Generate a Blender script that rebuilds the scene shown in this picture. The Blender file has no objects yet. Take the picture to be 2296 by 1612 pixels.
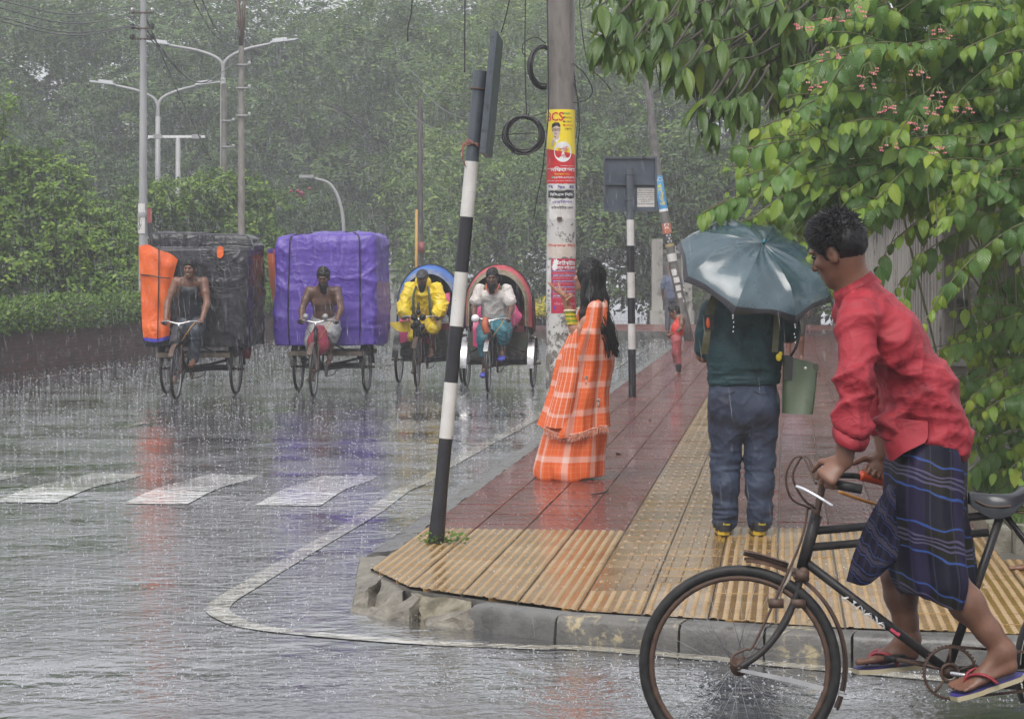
import bpy, bmesh, math, random
import numpy as np
from mathutils import Vector, Matrix
rnd = random.Random(7)
NR = np.random.RandomState(11)
SC = bpy.context.scene
COL = SC.collection
# ---------------------------------------------------------------- camera, sky, sun, exposure
F = 5500.0; CH = 1.72; HZ = 595.0; CX = 1148.0      # focal length and horizon in pixels of a 2296 px wide frame
cam = bpy.data.cameras.new('camera'); cam_o = bpy.data.objects.new('camera', cam); COL.objects.link(cam_o)
cam_o.location = (0, 0, CH); cam_o.rotation_euler = (math.radians(90), 0, 0)
cam.sensor_width = 36; cam.lens = 36 * F / 2296.0; cam.shift_y = -(806.0 - HZ) / 2296.0
cam.clip_start = 0.1; cam.clip_end = 2000
cam.dof.use_dof = False
SC.camera = cam_o
W = bpy.data.worlds.new('World'); SC.world = W; W.use_nodes = True
wn, wl = W.node_tree.nodes, W.node_tree.links
wn.clear()
sk = wn.new('ShaderNodeTexSky'); sk.sky_type = 'NISHITA'; sk.sun_disc = False
sk.sun_elevation = math.radians(52); sk.sun_rotation = math.radians(200)
sk.air_density = 1.0; sk.dust_density = 6.0; sk.ozone_density = 1.0
hs = wn.new('ShaderNodeHueSaturation'); hs.inputs['Saturation'].default_value = 0.16
mx = wn.new('ShaderNodeMix'); mx.data_type = 'RGBA'; mx.inputs[0].default_value = 0.6
mx.inputs[7].default_value = (7.6, 7.7, 8.3, 1)      # an even cloud layer over the clear sky
bg = wn.new('ShaderNodeBackground'); bg.inputs['Strength'].default_value = 0.115
wo = wn.new('ShaderNodeOutputWorld')
wl.new(sk.outputs[0], hs.inputs['Color']); wl.new(hs.outputs[0], mx.inputs[6])
wl.new(mx.outputs[2], bg.inputs[0]); wl.new(bg.outputs[0], wo.inputs[0])
sun = bpy.data.lights.new('sun', 'SUN'); sun.energy = 1.5; sun.angle = math.radians(40); sun.color = (1, 0.97, 0.92)
sun_o = bpy.data.objects.new('sun', sun); COL.objects.link(sun_o)
sun_o.rotation_euler = (math.radians(38), 0, math.radians(-20))
SC.view_settings.view_transform = 'Standard'; SC.view_settings.look = 'None'
SC.view_settings.exposure = 0.48; SC.view_settings.gamma = 1.0; SC.view_settings.use_curve_mapping = False
SC.cycles.use_denoising = True
SC.cycles.max_bounces = 8; SC.cycles.diffuse_bounces = 3; SC.cycles.glossy_bounces = 3
SC.cycles.transparent_max_bounces = 24; SC.cycles.volume_bounces = 2; SC.cycles.transmission_bounces = 4
SC.cycles.sample_clamp_indirect = 8.0
SC.cycles.caustics_reflective = False; SC.cycles.caustics_refractive = False

# ---------------------------------------------------------------- helpers
def V(*a): return np.array(a, float)
def P(px, py, Y): return V((px - CX) * Y / F, Y, CH - (py - HZ) * Y / F)
def G(px, py, z=0.0):
    Y = F * (CH - z) / (py - HZ); return V((px - CX) * Y / F, Y, z)
def nrm(v):
    v = np.asarray(v, float); return v / (np.linalg.norm(v) + 1e-12)
UX, UY = nrm((0.111, 0.994)), nrm((0.994, -0.111))      # along the road / across it
O0 = V(-0.69, 13.64)
def RU(s, v, z=0.0):
    """s metres along the road from the corner, v metres to its right, from the kerb edge."""
    q = O0 + UX * s + UY * v; return V(q[0], q[1], z)

def mesh_np(name, v, faces, uv=None, mi=None, smooth=True):
    """faces: list of arrays (n,3)/(n,4)"""
    m = bpy.data.meshes.new(name)
    v = np.asarray(v, np.float32)
    fs = [np.asarray(f, np.int32) for f in faces if len(f)]
    m.vertices.add(len(v)); m.vertices.foreach_set('co', v.ravel())
    li = np.concatenate([f.ravel() for f in fs]) if fs else np.zeros(0, np.int32)
    tot = np.concatenate([np.full(len(f), f.shape[1], np.int32) for f in fs])
    m.loops.add(len(li)); m.loops.foreach_set('vertex_index', li)
    m.polygons.add(len(tot))
    st = np.concatenate([[0], np.cumsum(tot)[:-1]]).astype(np.int32)
    m.polygons.foreach_set('loop_start', st); m.polygons.foreach_set('loop_total', tot)
    m.polygons.foreach_set('use_smooth', np.full(len(tot), smooth))
    if mi is not None: m.polygons.foreach_set('material_index', np.asarray(mi, np.int32))
    if uv is not None:
        l = m.uv_layers.new(name='UVMap'); l.data.foreach_set('uv', np.asarray(uv, np.float32)[li].ravel())
    m.update(calc_edges=True); m.validate()
    return m

def link(name, m, mats, parent=None, **pr):
    o = bpy.data.objects.new(name, m); COL.objects.link(o)
    if m is not None:
        for k in (mats if isinstance(mats, (list, tuple)) else [mats]):
            if k is not None: m.materials.append(k)
    if parent is not None:
        o.parent = parent
        if parent.get('_w'):
            o.matrix_parent_inverse = Matrix.Translation(-Vector(parent.location))
    for k, x in pr.items(): o[k] = x
    return o

def thing(name, label, cat, loc=(0, 0, 0), rz=None, group=None):
    """Empty at a thing's base. rz None: parts are given in world coordinates."""
    o = bpy.data.objects.new(name, None); COL.objects.link(o); o.empty_display_size = 0.1
    o.location = tuple(float(q) for q in loc); o['label'] = label; o['category'] = cat; o['kind'] = 'thing'
    if rz is None: o['_w'] = 1
    else: o.rotation_euler = (0, 0, rz)
    if group: o['group'] = group
    return o
def clean():
    for o in bpy.data.objects:
        if '_w' in o: del o['_w']
def tag(o, label=None, cat=None, group=None, kind=None):
    if label: o['label'] = label
    if cat: o['category'] = cat
    if group: o['group'] = group
    if kind: o['kind'] = kind
    return o

def frame_of(d):
    d = nrm(d); a = V(0, 0, 1) if abs(d[2]) < 0.9 else V(1, 0, 0)
    s = nrm(np.cross(d, a)); return d, s, np.cross(s, d)
def spline(pts, n=6):
    p = np.array(pts, float)
    if len(p) < 3: return p
    q = np.vstack([2 * p[0] - p[1], p, 2 * p[-1] - p[-2]]); out = []
    for i in range(1, len(q) - 2):
        for t in np.arange(n) / n:
            a, b, c, d = q[i - 1:i + 3]
            out.append(0.5 * ((2 * b) + (c - a) * t + (2 * a - 5 * b + 4 * c - d) * t * t + (3 * b - a - 3 * c + d) * t ** 3))
    out.append(p[-1]); return np.array(out)

class MB:
    def __init__(s): s.v = []; s.f = []; s.m = []; s.u = []; s.n = 0
    def add(s, v, f, mi=0, uv=None):
        v = np.asarray(v, float).reshape(-1, 3); s.v.append(v)
        s.u.append(np.zeros((len(v), 2)) if uv is None else np.asarray(uv, float))
        for q in f: s.f.append(tuple(int(i) + s.n for i in q)); s.m.append(mi)
        s.n += len(v); return s
    def grid(s, A, mi=0, uv=None, cu=False, flip=False):
        A = np.asarray(A, float); n, k = A.shape[:2]; f = []
        for i in range(n - 1):
            for j in range(k if cu else k - 1):
                q = (i * k + j, i * k + (j + 1) % k, (i + 1) * k + (j + 1) % k, (i + 1) * k + j)
                f.append(q[::-1] if flip else q)
        return s.add(A.reshape(-1, 3), f, mi, None if uv is None else np.asarray(uv).reshape(-1, 2))
    def tube(s, pts, r, k=8, mi=0, cap=True, sq=1.0):
        p = np.array(pts, float); n = len(p)
        R = np.full(n, r, float) if np.isscalar(r) else np.asarray(r, float)
        T = np.gradient(p, axis=0); T /= np.linalg.norm(T, axis=1)[:, None] + 1e-12
        _, a, b = frame_of(T[0]); rings = []; ang = np.linspace(0, 2 * np.pi, k, endpoint=False)
        for i in range(n):
            a = nrm(a - T[i] * a.dot(T[i])); b = np.cross(T[i], a)
            rings.append(p[i] + R[i] * (np.cos(ang)[:, None] * a + sq * np.sin(ang)[:, None] * b))
        base = s.n
        s.grid(rings, mi, cu=True)
        if cap:
            s.f.append(tuple(base + i for i in range(k))[::-1]); s.m.append(mi)
            s.f.append(tuple(base + (n - 1) * k + i for i in range(k))); s.m.append(mi)
        return s
    def rod(s, a, b, r, r2=None, k=8, mi=0): return s.tube([a, b], [r, r if r2 is None else r2], k, mi)
    def box(s, c, d, mi=0, R=None, bev=0.0):
        hx, hy, hz = np.array(d, float) / 2
        v = np.array([(x, y, z) for x in (-hx, hx) for y in (-hy, hy) for z in (-hz, hz)])
        if R is not None: v = v @ np.asarray(R).T
        return s.add(v + np.asarray(c, float), [(0, 1, 3, 2), (4, 6, 7, 5), (0, 4, 5, 1), (2, 3, 7, 6), (0, 2, 6, 4), (1, 5, 7, 3)], mi)
    def lathe(s, prof, c=(0, 0, 0), k=16, mi=0, R=None):
        ang = np.linspace(0, 2 * np.pi, k, endpoint=False)
        A = np.array([[(r * math.cos(t), r * math.sin(t), z) for t in ang] for r, z in prof])
        if R is not None: A = A @ np.asarray(R).T
        return s.grid(A + np.asarray(c, float), mi, cu=True)
    def ell(s, c, r, R=None, nu=12, nv=8, mi=0):
        ph = np.linspace(-np.pi / 2, np.pi / 2, nv + 1); th = np.linspace(0, 2 * np.pi, nu, endpoint=False)
        A = np.array([[(r[0] * math.cos(p) * math.cos(t), r[1] * math.cos(p) * math.sin(t), r[2] * math.sin(p)) for t in th] for p in ph])
        if R is not None: A = A @ np.asarray(R).T
        return s.grid(A + np.asarray(c, float), mi, cu=True)
    def torus(s, c, ax, R, r, n=40, k=8, mi=0, a0=0.0, a1=None, ref=None):
        d, a, b = frame_of(ax)
        if ref is not None: a = nrm(np.asarray(ref, float) - d * np.dot(ref, d)); b = np.cross(d, a)
        full = a1 is None
        t = np.linspace(a0, a0 + 2 * np.pi if full else a1, n + 1)
        pts = np.asarray(c, float) + R * (np.cos(t)[:, None] * a + np.sin(t)[:, None] * b)
        rings = []; ang = np.linspace(0, 2 * np.pi, k, endpoint=False)
        for i in range(n + 1):
            e = nrm(pts[i] - c); rings.append(pts[i] + r * (np.cos(ang)[:, None] * e + np.sin(ang)[:, None] * d))
        return s.grid(rings, mi, cu=True)
    def mesh(s, name, smooth=True, uv=False):
        m = bpy.data.meshes.new(name)
        v = np.concatenate(s.v) if s.v else np.zeros((0, 3))
        m.from_pydata(v.tolist(), [], s.f)
        m.polygons.foreach_set('material_index', np.array(s.m, np.int32))
        m.polygons.foreach_set('use_smooth', np.full(len(s.f), bool(smooth)))
        if uv:
            l = m.uv_layers.new(name='UVMap'); li = np.empty(len(m.loops), np.int32); m.loops.foreach_get('vertex_index', li)
            l.data.foreach_set('uv', np.concatenate(s.u)[li].astype(np.float32).ravel())
        m.update(); return m
    def obj(s, name, mats, parent=None, smooth=True, uv=False, sharp=None, **pr):
        m = s.mesh(name, smooth, uv)
        if smooth and sharp is not None:
            try: m.set_sharp_from_angle(angle=math.radians(sharp))
            except Exception: pass
        return link(name, m, mats, parent, **pr)

def rotz(a): c, s_ = math.cos(a), math.sin(a); return np.array([[c, -s_, 0], [s_, c, 0], [0, 0, 1]])
def rotax(ax, a): return np.array(Matrix.Rotation(a, 3, Vector(tuple(float(q) for q in ax))))

# value noise on points
def _h(i):
    i = (i[..., 0] * 374761393 + i[..., 1] * 668265263 + i[..., 2] * 2147483647 % 1013904223).astype(np.int64)
    i = (i ^ (i >> 13)) * 1274126177; i = i ^ (i >> 16); return (i & 0xffff) / 32767.5 - 1.0
def vnoise(p, sc=1.0, seed=0):
    p = np.asarray(p, float) * sc + seed * 17.31 + 1000.0
    i = np.floor(p).astype(np.int64); f = p - i; f = f * f * (3 - 2 * f); r = 0
    for dx in (0, 1):
        for dy in (0, 1):
            for dz in (0, 1):
                w = (f[..., 0] if dx else 1 - f[..., 0]) * (f[..., 1] if dy else 1 - f[..., 1]) * (f[..., 2] if dz else 1 - f[..., 2])
                r = r + w * _h(i + np.array([dx, dy, dz]))
    return r

# ---------------------------------------------------------------- materials
def _p(nt): return nt.nodes['Principled BSDF']
def new_mat(name):
    m = bpy.data.materials.new(name); m.use_nodes = True; return m
def ND(nt, t, **kw):
    n = nt.nodes.new(t)
    for k, x in kw.items(): setattr(n, k, x)
    return n
def c4(c): return (c[0], c[1], c[2], 1.0)
def mathn(nt, op, a, b=None, clamp=False):
    n = ND(nt, 'ShaderNodeMath', operation=op); n.use_clamp = clamp
    for i, q in enumerate((a, b)):
        if q is None: continue
        if isinstance(q, (int, float)): n.inputs[i].default_value = q
        else: nt.links.new(q, n.inputs[i])
    return n.outputs[0]
def mixc(nt, f, a, b):
    n = ND(nt, 'ShaderNodeMix', data_type='RGBA')
    for i, q in ((0, f), (6, a), (7, b)):
        if isinstance(q, (int, float)): n.inputs[i].default_value = q
        elif isinstance(q, tuple): n.inputs[i].default_value = c4(q)
        else: nt.links.new(q, n.inputs[i])
    return n.outputs[2]
def ramp(nt, f, a, b):
    n = ND(nt, 'ShaderNodeMapRange'); nt.links.new(f, n.inputs[0]); n.inputs[1].default_value = a; n.inputs[2].default_value = b
    n.clamp = True; return n.outputs[0]
def noise(nt, co, sc, det=4, ro=0.55, mapping=None):
    if mapping is not None:
        mp = ND(nt, 'ShaderNodeMapping'); nt.links.new(co, mp.inputs[0]); mp.inputs['Scale'].default_value = mapping; co = mp.outputs[0]
    n = ND(nt, 'ShaderNodeTexNoise'); nt.links.new(co, n.inputs['Vector']); n.inputs['Scale'].default_value = sc
    n.inputs['Detail'].default_value = det; n.inputs['Roughness'].default_value = ro; return n.outputs[0]
def bumpn(nt, h, st, dist, prev=None):
    n = ND(nt, 'ShaderNodeBump'); nt.links.new(h, n.inputs['Height']); n.inputs['Strength'].default_value = st; n.inputs['Distance'].default_value = dist
    if prev is not None: nt.links.new(prev, n.inputs['Normal'])
    return n.outputs[0]
def M(name, c1, c2=None, sc=6.0, rough=0.6, r2=None, bump=0.0, bsc=30.0, metal=0.0, lo=0.35, hi=0.65, coat=0.0, mapping=None,
      spots=None, spsc=3.0, splo=0.58, sphi=0.66, spec=0.5, co='Object', bmap=None, crump=None):
    m = new_mat(name); nt = m.node_tree; p = _p(nt)
    tc = ND(nt, 'ShaderNodeTexCoord').outputs[co]
    p.inputs['Roughness'].default_value = rough; p.inputs['Metallic'].default_value = metal
    p.inputs['Coat Weight'].default_value = coat; p.inputs['Coat Roughness'].default_value = 0.08
    p.inputs['Specular IOR Level'].default_value = spec
    if c2 is None: p.inputs['Base Color'].default_value = c4(c1); colo = None
    else:
        f = ramp(nt, noise(nt, tc, sc, 5, 0.6, mapping), lo, hi); colo = mixc(nt, f, c1, c2)
        if r2 is not None:
            mr = ND(nt, 'ShaderNodeMapRange'); nt.links.new(f, mr.inputs[0]); mr.inputs[3].default_value = rough; mr.inputs[4].default_value = r2
            nt.links.new(mr.outputs[0], p.inputs['Roughness'])
    if spots is not None:
        f2 = ramp(nt, noise(nt, tc, spsc, 6, 0.65), splo, sphi)
        colo = mixc(nt, f2, colo if colo is not None else c1, spots)
    if colo is not None: nt.links.new(colo, p.inputs['Base Color'])
    nrm_ = None
    if crump:      # crumpled sheet: thin ridges at several sizes and slants
        wv = ND(nt, 'ShaderNodeVectorMath', operation='MULTIPLY_ADD'); nz_ = ND(nt, 'ShaderNodeTexNoise'); nt.links.new(tc, nz_.inputs['Vector']); nz_.inputs['Scale'].default_value = crump[0] * .7
        nt.links.new(nz_.outputs['Color'], wv.inputs[0]); wv.inputs[1].default_value = (.35 / crump[0],) * 3; nt.links.new(tc, wv.inputs[2])
        cm_ = ramp(nt, noise(nt, tc, crump[0] * .35, 2), .42, .62)
        for i, (k, rot, st) in enumerate(((1.0, .6, (1, 1, .4)), (1.9, -.5, (1, 1, .45)), (3.7, .9, (.5, 1, 1)))):
            mp = ND(nt, 'ShaderNodeMapping'); nt.links.new(wv.outputs[0], mp.inputs[0]); mp.inputs['Rotation'].default_value = (0, rot, .3 * i); mp.inputs['Scale'].default_value = st
            q = mathn(nt, 'ABSOLUTE', mathn(nt, 'SUBTRACT', noise(nt, mp.outputs[0], crump[0] * k, 1, .5), .5)); q = mathn(nt, 'POWER', ramp(nt, q, .16, 0.0), 2.0); q = mathn(nt, 'MULTIPLY', q, cm_); nrm_ = bumpn(nt, q, 1.0, crump[1] / k, nrm_)
        nt.links.new(nrm_, p.inputs['Normal'])
    if bump: nt.links.new(bumpn(nt, noise(nt, tc, bsc, 4, 0.6, bmap), 1.0, bump, nrm_), p.inputs['Normal'])
    return m
def leafmat(name, c1, c2, sc, tr=0.35, rough=0.35, c3=None):
    m = new_mat(name); nt = m.node_tree; p = _p(nt)
    tc = ND(nt, 'ShaderNodeTexCoord').outputs['Object']
    gi = ND(nt, 'ShaderNodeNewGeometry').outputs['Random Per Island']
    f = ramp(nt, noise(nt, tc, sc, 3), 0.35, 0.65)
    col = mixc(nt, f, c1, c2)
    col = mixc(nt, ramp(nt, gi, 0.62, 1.0), col, c3 if c3 else c2)
    nt.links.new(col, p.inputs['Base Color']); p.inputs['Roughness'].default_value = rough + .15; p.inputs['Specular IOR Level'].default_value = .3
    t = ND(nt, 'ShaderNodeBsdfTranslucent'); nt.links.new(col, t.inputs[0])
    mxs = ND(nt, 'ShaderNodeMixShader'); mxs.inputs[0].default_value = tr * .7
    out = nt.nodes['Material Output']
    nt.links.new(p.outputs[0], mxs.inputs[1]); nt.links.new(t.outputs[0], mxs.inputs[2]); nt.links.new(mxs.outputs[0], out.inputs[0])
    return m
# ---------------------------------------------------------------- materials used
m_rubber = M('rubber', (0.012, 0.012, 0.013), (0.03, 0.028, 0.026), 30, 0.45, 0.6, spec=.3)
m_black = M('black_paint', (0.012, 0.012, 0.014), (0.035, 0.03, 0.028), 14, 0.3, 0.5, spots=(0.09, 0.05, 0.035), spsc=25, splo=0.62, sphi=0.75, spec=.3)
m_rust = M('rusty_steel', (0.05, 0.028, 0.02), (0.10, 0.055, 0.035), 30, 0.45, 0.7, bump=0.001)
m_chrome = M('chrome', (0.6, 0.6, 0.62), (0.35, 0.33, 0.3), 20, 0.18, 0.35, metal=1.0)
m_steel = M('grey_steel', (0.22, 0.225, 0.23), (0.33, 0.33, 0.33), 9, 0.4, 0.6, metal=0.3)
m_skin = M('brown_skin', (0.135, 0.062, 0.037), (0.19, 0.09, 0.055), 14, 0.36, 0.45)
m_skin_dark = M('dark_brown_skin', (0.085, 0.043, 0.029), (0.125, 0.062, 0.04), 14, 0.34, 0.42)
m_skin_fair = M('light_brown_skin', (0.33, 0.16, 0.10), (0.42, 0.215, 0.14), 14, 0.38, 0.45)
m_hair = M('black_hair', (0.005, 0.005, 0.006), (0.012, 0.011, 0.011), 60, 0.45, 0.6, bump=0.0012, bsc=120, bmap=(1, 1, .25), spec=.35)
m_eye = M('dark_eye', (0.01, 0.008, 0.007), rough=0.15)
m_concrete = M('weathered_concrete', (0.16, 0.155, 0.145), (0.29, 0.285, 0.27), 5, 0.45, 0.7, bump=0.004, bsc=40, spots=(0.06, 0.055, 0.05), spsc=3.2)

# ---------------------------------------------------------------- signed distance bodies
class Sdf:
    def __init__(s, h=0.01): s.p = []; s.h = h
    def cone(s, a, b, ra, rb, k=0.02): s.p.append(('c', V(*a), V(*b), ra, rb, k)); return s
    def chain(s, pts, k=0.02):
        for (a, ra), (b, rb) in zip(pts[:-1], pts[1:]): s.cone(a, b, ra, rb, k)
        return s
    def ec(s, a, b, side, A, B, k=0.03): s.p.append(('e', V(*a), V(*b), nrm(side), A, B, k)); return s
    def ell(s, c, r, ax=None, k=0.015): s.p.append(('l', V(*c), r, np.eye(3) if ax is None else np.array(ax), k)); return s
    def cut(s, c, r, ax=None, k=0.008): s.p.append(('x', V(*c), r, np.eye(3) if ax is None else np.array(ax), k)); return s
    def plane(s, c, n, k=0.004): s.p.append(('p', V(*c), nrm(n), k)); return s      # keeps the side the normal points away from
    def mesh(s, disp=None):
        h = s.h; lo = []; hi = []
        for q in s.p:
            if q[0] == 'c': r = max(q[3], q[4]); lo += [q[1] - r, q[2] - r]; hi += [q[1] + r, q[2] + r]
            elif q[0] == 'e': r = max(q[4] + q[5]); lo += [q[1] - r, q[2] - r]; hi += [q[1] + r, q[2] + r]
            elif q[0] == 'l': r = max(q[2]); lo.append(q[1] - r); hi.append(q[1] + r)
        lo = np.min(lo, axis=0) - 4 * h; hi = np.max(hi, axis=0) + 4 * h
        n = np.ceil((hi - lo) / h).astype(int) + 1
        Fd = np.full(n, 0.5, np.float32)
        axs = [lo[i] + h * np.arange(n[i]) for i in range(3)]
        for q in s.p:
            if q[0] == 'p':
                d = ((axs[0] - q[1][0]) * q[2][0])[:, None, None] + ((axs[1] - q[1][1]) * q[2][1])[None, :, None] + ((axs[2] - q[1][2]) * q[2][2])[None, None, :]
                np.maximum(Fd, d.astype(np.float32), out=Fd); continue
            k = q[-1]
            if q[0] == 'c': r = max(q[3], q[4]); l2 = np.minimum(q[1], q[2]) - r; h2 = np.maximum(q[1], q[2]) + r
            elif q[0] == 'e': r = max(q[4] + q[5]); l2 = np.minimum(q[1], q[2]) - r; h2 = np.maximum(q[1], q[2]) + r
            else: r = max(q[2]); l2 = q[1] - r; h2 = q[1] + r
            mg = k + 3 * h
            i0 = np.clip(np.floor((l2 - mg - lo) / h).astype(int), 0, n - 1); i1 = np.clip(np.ceil((h2 + mg - lo) / h).astype(int) + 1, 1, n)
            sl = tuple(slice(a, b) for a, b in zip(i0, i1))
            X = np.stack(np.meshgrid(*[axs[i][sl[i]] for i in range(3)], indexing='ij'), -1)
            if q[0] == 'c':
                ab = q[2] - q[1]; L2 = ab.dot(ab) + 1e-9; pa = X - q[1]; t = np.clip(pa @ ab / L2, 0, 1)
                d = np.sqrt(((pa - t[..., None] * ab) ** 2).sum(-1)) - (q[3] + t * (q[4] - q[3]))
            elif q[0] == 'e':
                ab = q[2] - q[1]; L = np.linalg.norm(ab) + 1e-9; w = ab / L; sd = nrm(q[3] - w * q[3].dot(w)); fr = np.cross(w, sd)
                pa = X - q[1]; tt = pa @ w; t = np.clip(tt / L, 0, 1); ex = tt - t * L
                rx = q[4][0] + t * (q[5][0] - q[4][0]); ry = q[4][1] + t * (q[5][1] - q[4][1]); rm = np.minimum(rx, ry)
                qq = np.sqrt((pa @ sd / rx) ** 2 + (pa @ fr / ry) ** 2 + (ex / rm) ** 2); d = (qq - 1) * rm
            else:
                pa = (X - q[1]) @ q[3].T; r3 = np.array(q[2], float)
                k0 = np.sqrt(((pa / r3) ** 2).sum(-1)); k1 = np.sqrt(((pa / r3 ** 2) ** 2).sum(-1)) + 1e-9
                d = k0 * (k0 - 1) / k1
            d = d.astype(np.float32); S_ = Fd[sl]
            if q[0] == 'x':
                d = -d; hh = np.clip(0.5 - 0.5 * (d - S_) / -k if False else 0.5 + 0.5 * (d - S_) / k, 0, 1)
                Fd[sl] = S_ + (d - S_) * hh + k * hh * (1 - hh)
            else:
                hh = np.clip(0.5 + 0.5 * (d - S_) / k, 0, 1); Fd[sl] = d + (S_ - d) * hh - k * hh * (1 - hh)
        # surface nets
        sg = Fd < 0
        cnt = np.zeros(n - 1, np.int8)
        cs = [(a, b, c) for a in (0, 1) for b in (0, 1) for c in (0, 1)]
        for a, b, c in cs: cnt += sg[a:n[0] - 1 + a, b:n[1] - 1 + b, c:n[2] - 1 + c]
        act = np.argwhere((cnt > 0) & (cnt < 8)); ids = np.full(n - 1, -1, np.int64); ids[tuple(act.T)] = np.arange(len(act))
        val = {c: Fd[act[:, 0] + c[0], act[:, 1] + c[1], act[:, 2] + c[2]] for c in cs}
        acc = np.zeros((len(act), 3)); num = np.zeros(len(act))
        for c in cs:
            for ax in range(3):
                if c[ax]: continue
                e = list(c); e[ax] = 1; e = tuple(e)
                A, B = val[c], val[e]; cr = (A < 0) != (B < 0); t = np.where(cr, A / np.where(cr, A - B, 1), 0)
                pt = np.tile(np.array(c, float), (len(act), 1)); pt[:, ax] += t; acc[cr] += pt[cr]; num[cr] += 1
        v = lo + h * (act + acc / num[:, None])
        quads = []
        for ax in range(3):
            b, c = (ax + 1) % 3, (ax + 2) % 3
            s0 = [slice(1, n[i] - 1) for i in range(3)]; s1 = list(s0); s0[ax] = slice(0, n[ax] - 1); s1[ax] = slice(1, n[ax])
            a0, a1 = sg[tuple(s0)], sg[tuple(s1)]
            w = np.argwhere(a0 != a1)
            if not len(w): continue
            base = w.copy(); base[:, b] += 1; base[:, c] += 1
            def cid(db, dc):
                z = base.copy(); z[:, b] += db; z[:, c] += dc; return ids[z[:, 0], z[:, 1], z[:, 2]]
            q4 = np.stack([cid(-1, -1), cid(0, -1), cid(0, 0), cid(-1, 0)], 1)
            ins = a0[tuple(w.T)]; q4[~ins] = q4[~ins][:, ::-1]; quads.append(q4)
        q4 = np.concatenate(quads); q4 = q4[(q4 >= 0).all(1)]
        if disp is not None:
            e1 = v[q4[:, 2]] - v[q4[:, 0]]; e2 = v[q4[:, 3]] - v[q4[:, 1]]; fn = np.cross(e1, e2); nn = np.zeros_like(v)
            for i in range(4): np.add.at(nn, q4[:, i], fn)
            nn /= np.linalg.norm(nn, axis=1)[:, None] + 1e-12
            v = disp(v, nn)
        return v, q4
    def obj(s, name, mat, parent=None, disp=None, mi=None, **pr):
        v, q = s.mesh(disp)
        idx = mi(v[q].mean(1)) if mi else None
        return link(name, mesh_np(name, v, [q], mi=idx), mat, parent, **pr)

def wr(amp=0.008, sc=9.0, d=(0.35, 0.35, 1.0), seed=0, fine=0.35):
    """cloth creases: stretched noise along the normal"""
    d = np.array(d, float)
    def f(v, n):
        q = v * d
        w = v + 0.05 * np.stack([vnoise(v, 7, seed + 3), vnoise(v, 7, seed + 4), vnoise(v, 7, seed + 5)], -1)
        w1 = w @ rotax((0, 1, 0), .5).T * d; w2 = w @ rotax((0, 1, 0), -.6).T * d
        c3 = lambda q: np.clip(1 - np.abs(q) * 1.35, 0, 1) ** 3
        a = c3(vnoise(w1, sc, seed)); b = c3(vnoise(w2, sc * 1.7, seed + 1)); c = c3(vnoise(w1, sc * 3.3, seed + 2))
        return v + n * (amp * (1.25 * a + fine * 2.0 * b + fine * .8 * c) - amp * .75)[:, None]
    return f

def head(s, c, f, u, z=1.0, ears=True, neck=None, k=0.012):
    f = nrm(f); u = nrm(u - f * np.dot(u, f)); r = np.cross(f, u); ax = [r, f, u]; c = np.asarray(c, float)
    def at(a, b, d): return c + z * (r * a + f * b + u * d)
    Z = lambda *q: tuple(z * w for w in q)
    s.ell(at(0, -0.012, 0.028), Z(0.074, 0.095, 0.098), ax, k)
    s.ell(at(0, 0.03, -0.045), Z(0.058, 0.064, 0.08), ax, 0.03 * z)
    s.ell(at(0, 0.068, -0.098), Z(0.027, 0.023, 0.020), ax, 0.025 * z)
    s.ell(at(0, 0.084, 0.03), Z(0.052, 0.014, 0.012), ax, 0.015 * z)
    for q in (-1, 1):
        s.cut(at(q * 0.031, 0.103, 0.010), Z(0.018, 0.015, 0.011), ax, 0.012 * z)
        s.ell(at(q * 0.045, 0.068, -0.02), Z(0.018, 0.018, 0.016), ax, 0.02 * z)
        if ears:
            s.ell(at(q * 0.076, -0.006, -0.008), Z(0.010, 0.019, 0.033), ax, 0.006 * z)
            s.cut(at(q * 0.088, 0.0, -0.004), Z(0.008, 0.010, 0.018), ax, 0.004 * z)
    s.cone(at(0, 0.088, 0.012), at(0, 0.110, -0.028), 0.010 * z, 0.014 * z, 0.010 * z)
    s.ell(at(0.009, 0.098, -0.033), Z(0.011, 0.011, 0.008), ax, 0.006 * z); s.ell(at(-0.009, 0.098, -0.033), Z(0.011, 0.011, 0.008), ax, 0.006 * z)
    s.ell(at(0, 0.088, -0.056), Z(0.025, 0.013, 0.006), ax, 0.006 * z); s.ell(at(0, 0.086, -0.068), Z(0.021, 0.013, 0.007), ax, 0.006 * z)
    if neck is not None: s.cone(at(0, -0.022, -0.05), neck, 0.054 * z, 0.062 * z, 0.03 * z)
    return at
def eyes(at, z, par, mat=None):
    for q in (-1, 1):
        mb = MB(); mb.ell(at(q * 0.031, 0.081, 0.010), (0.0125 * z, 0.0125 * z, 0.0085 * z)); mb.obj('eye', m_eye, par)
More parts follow.
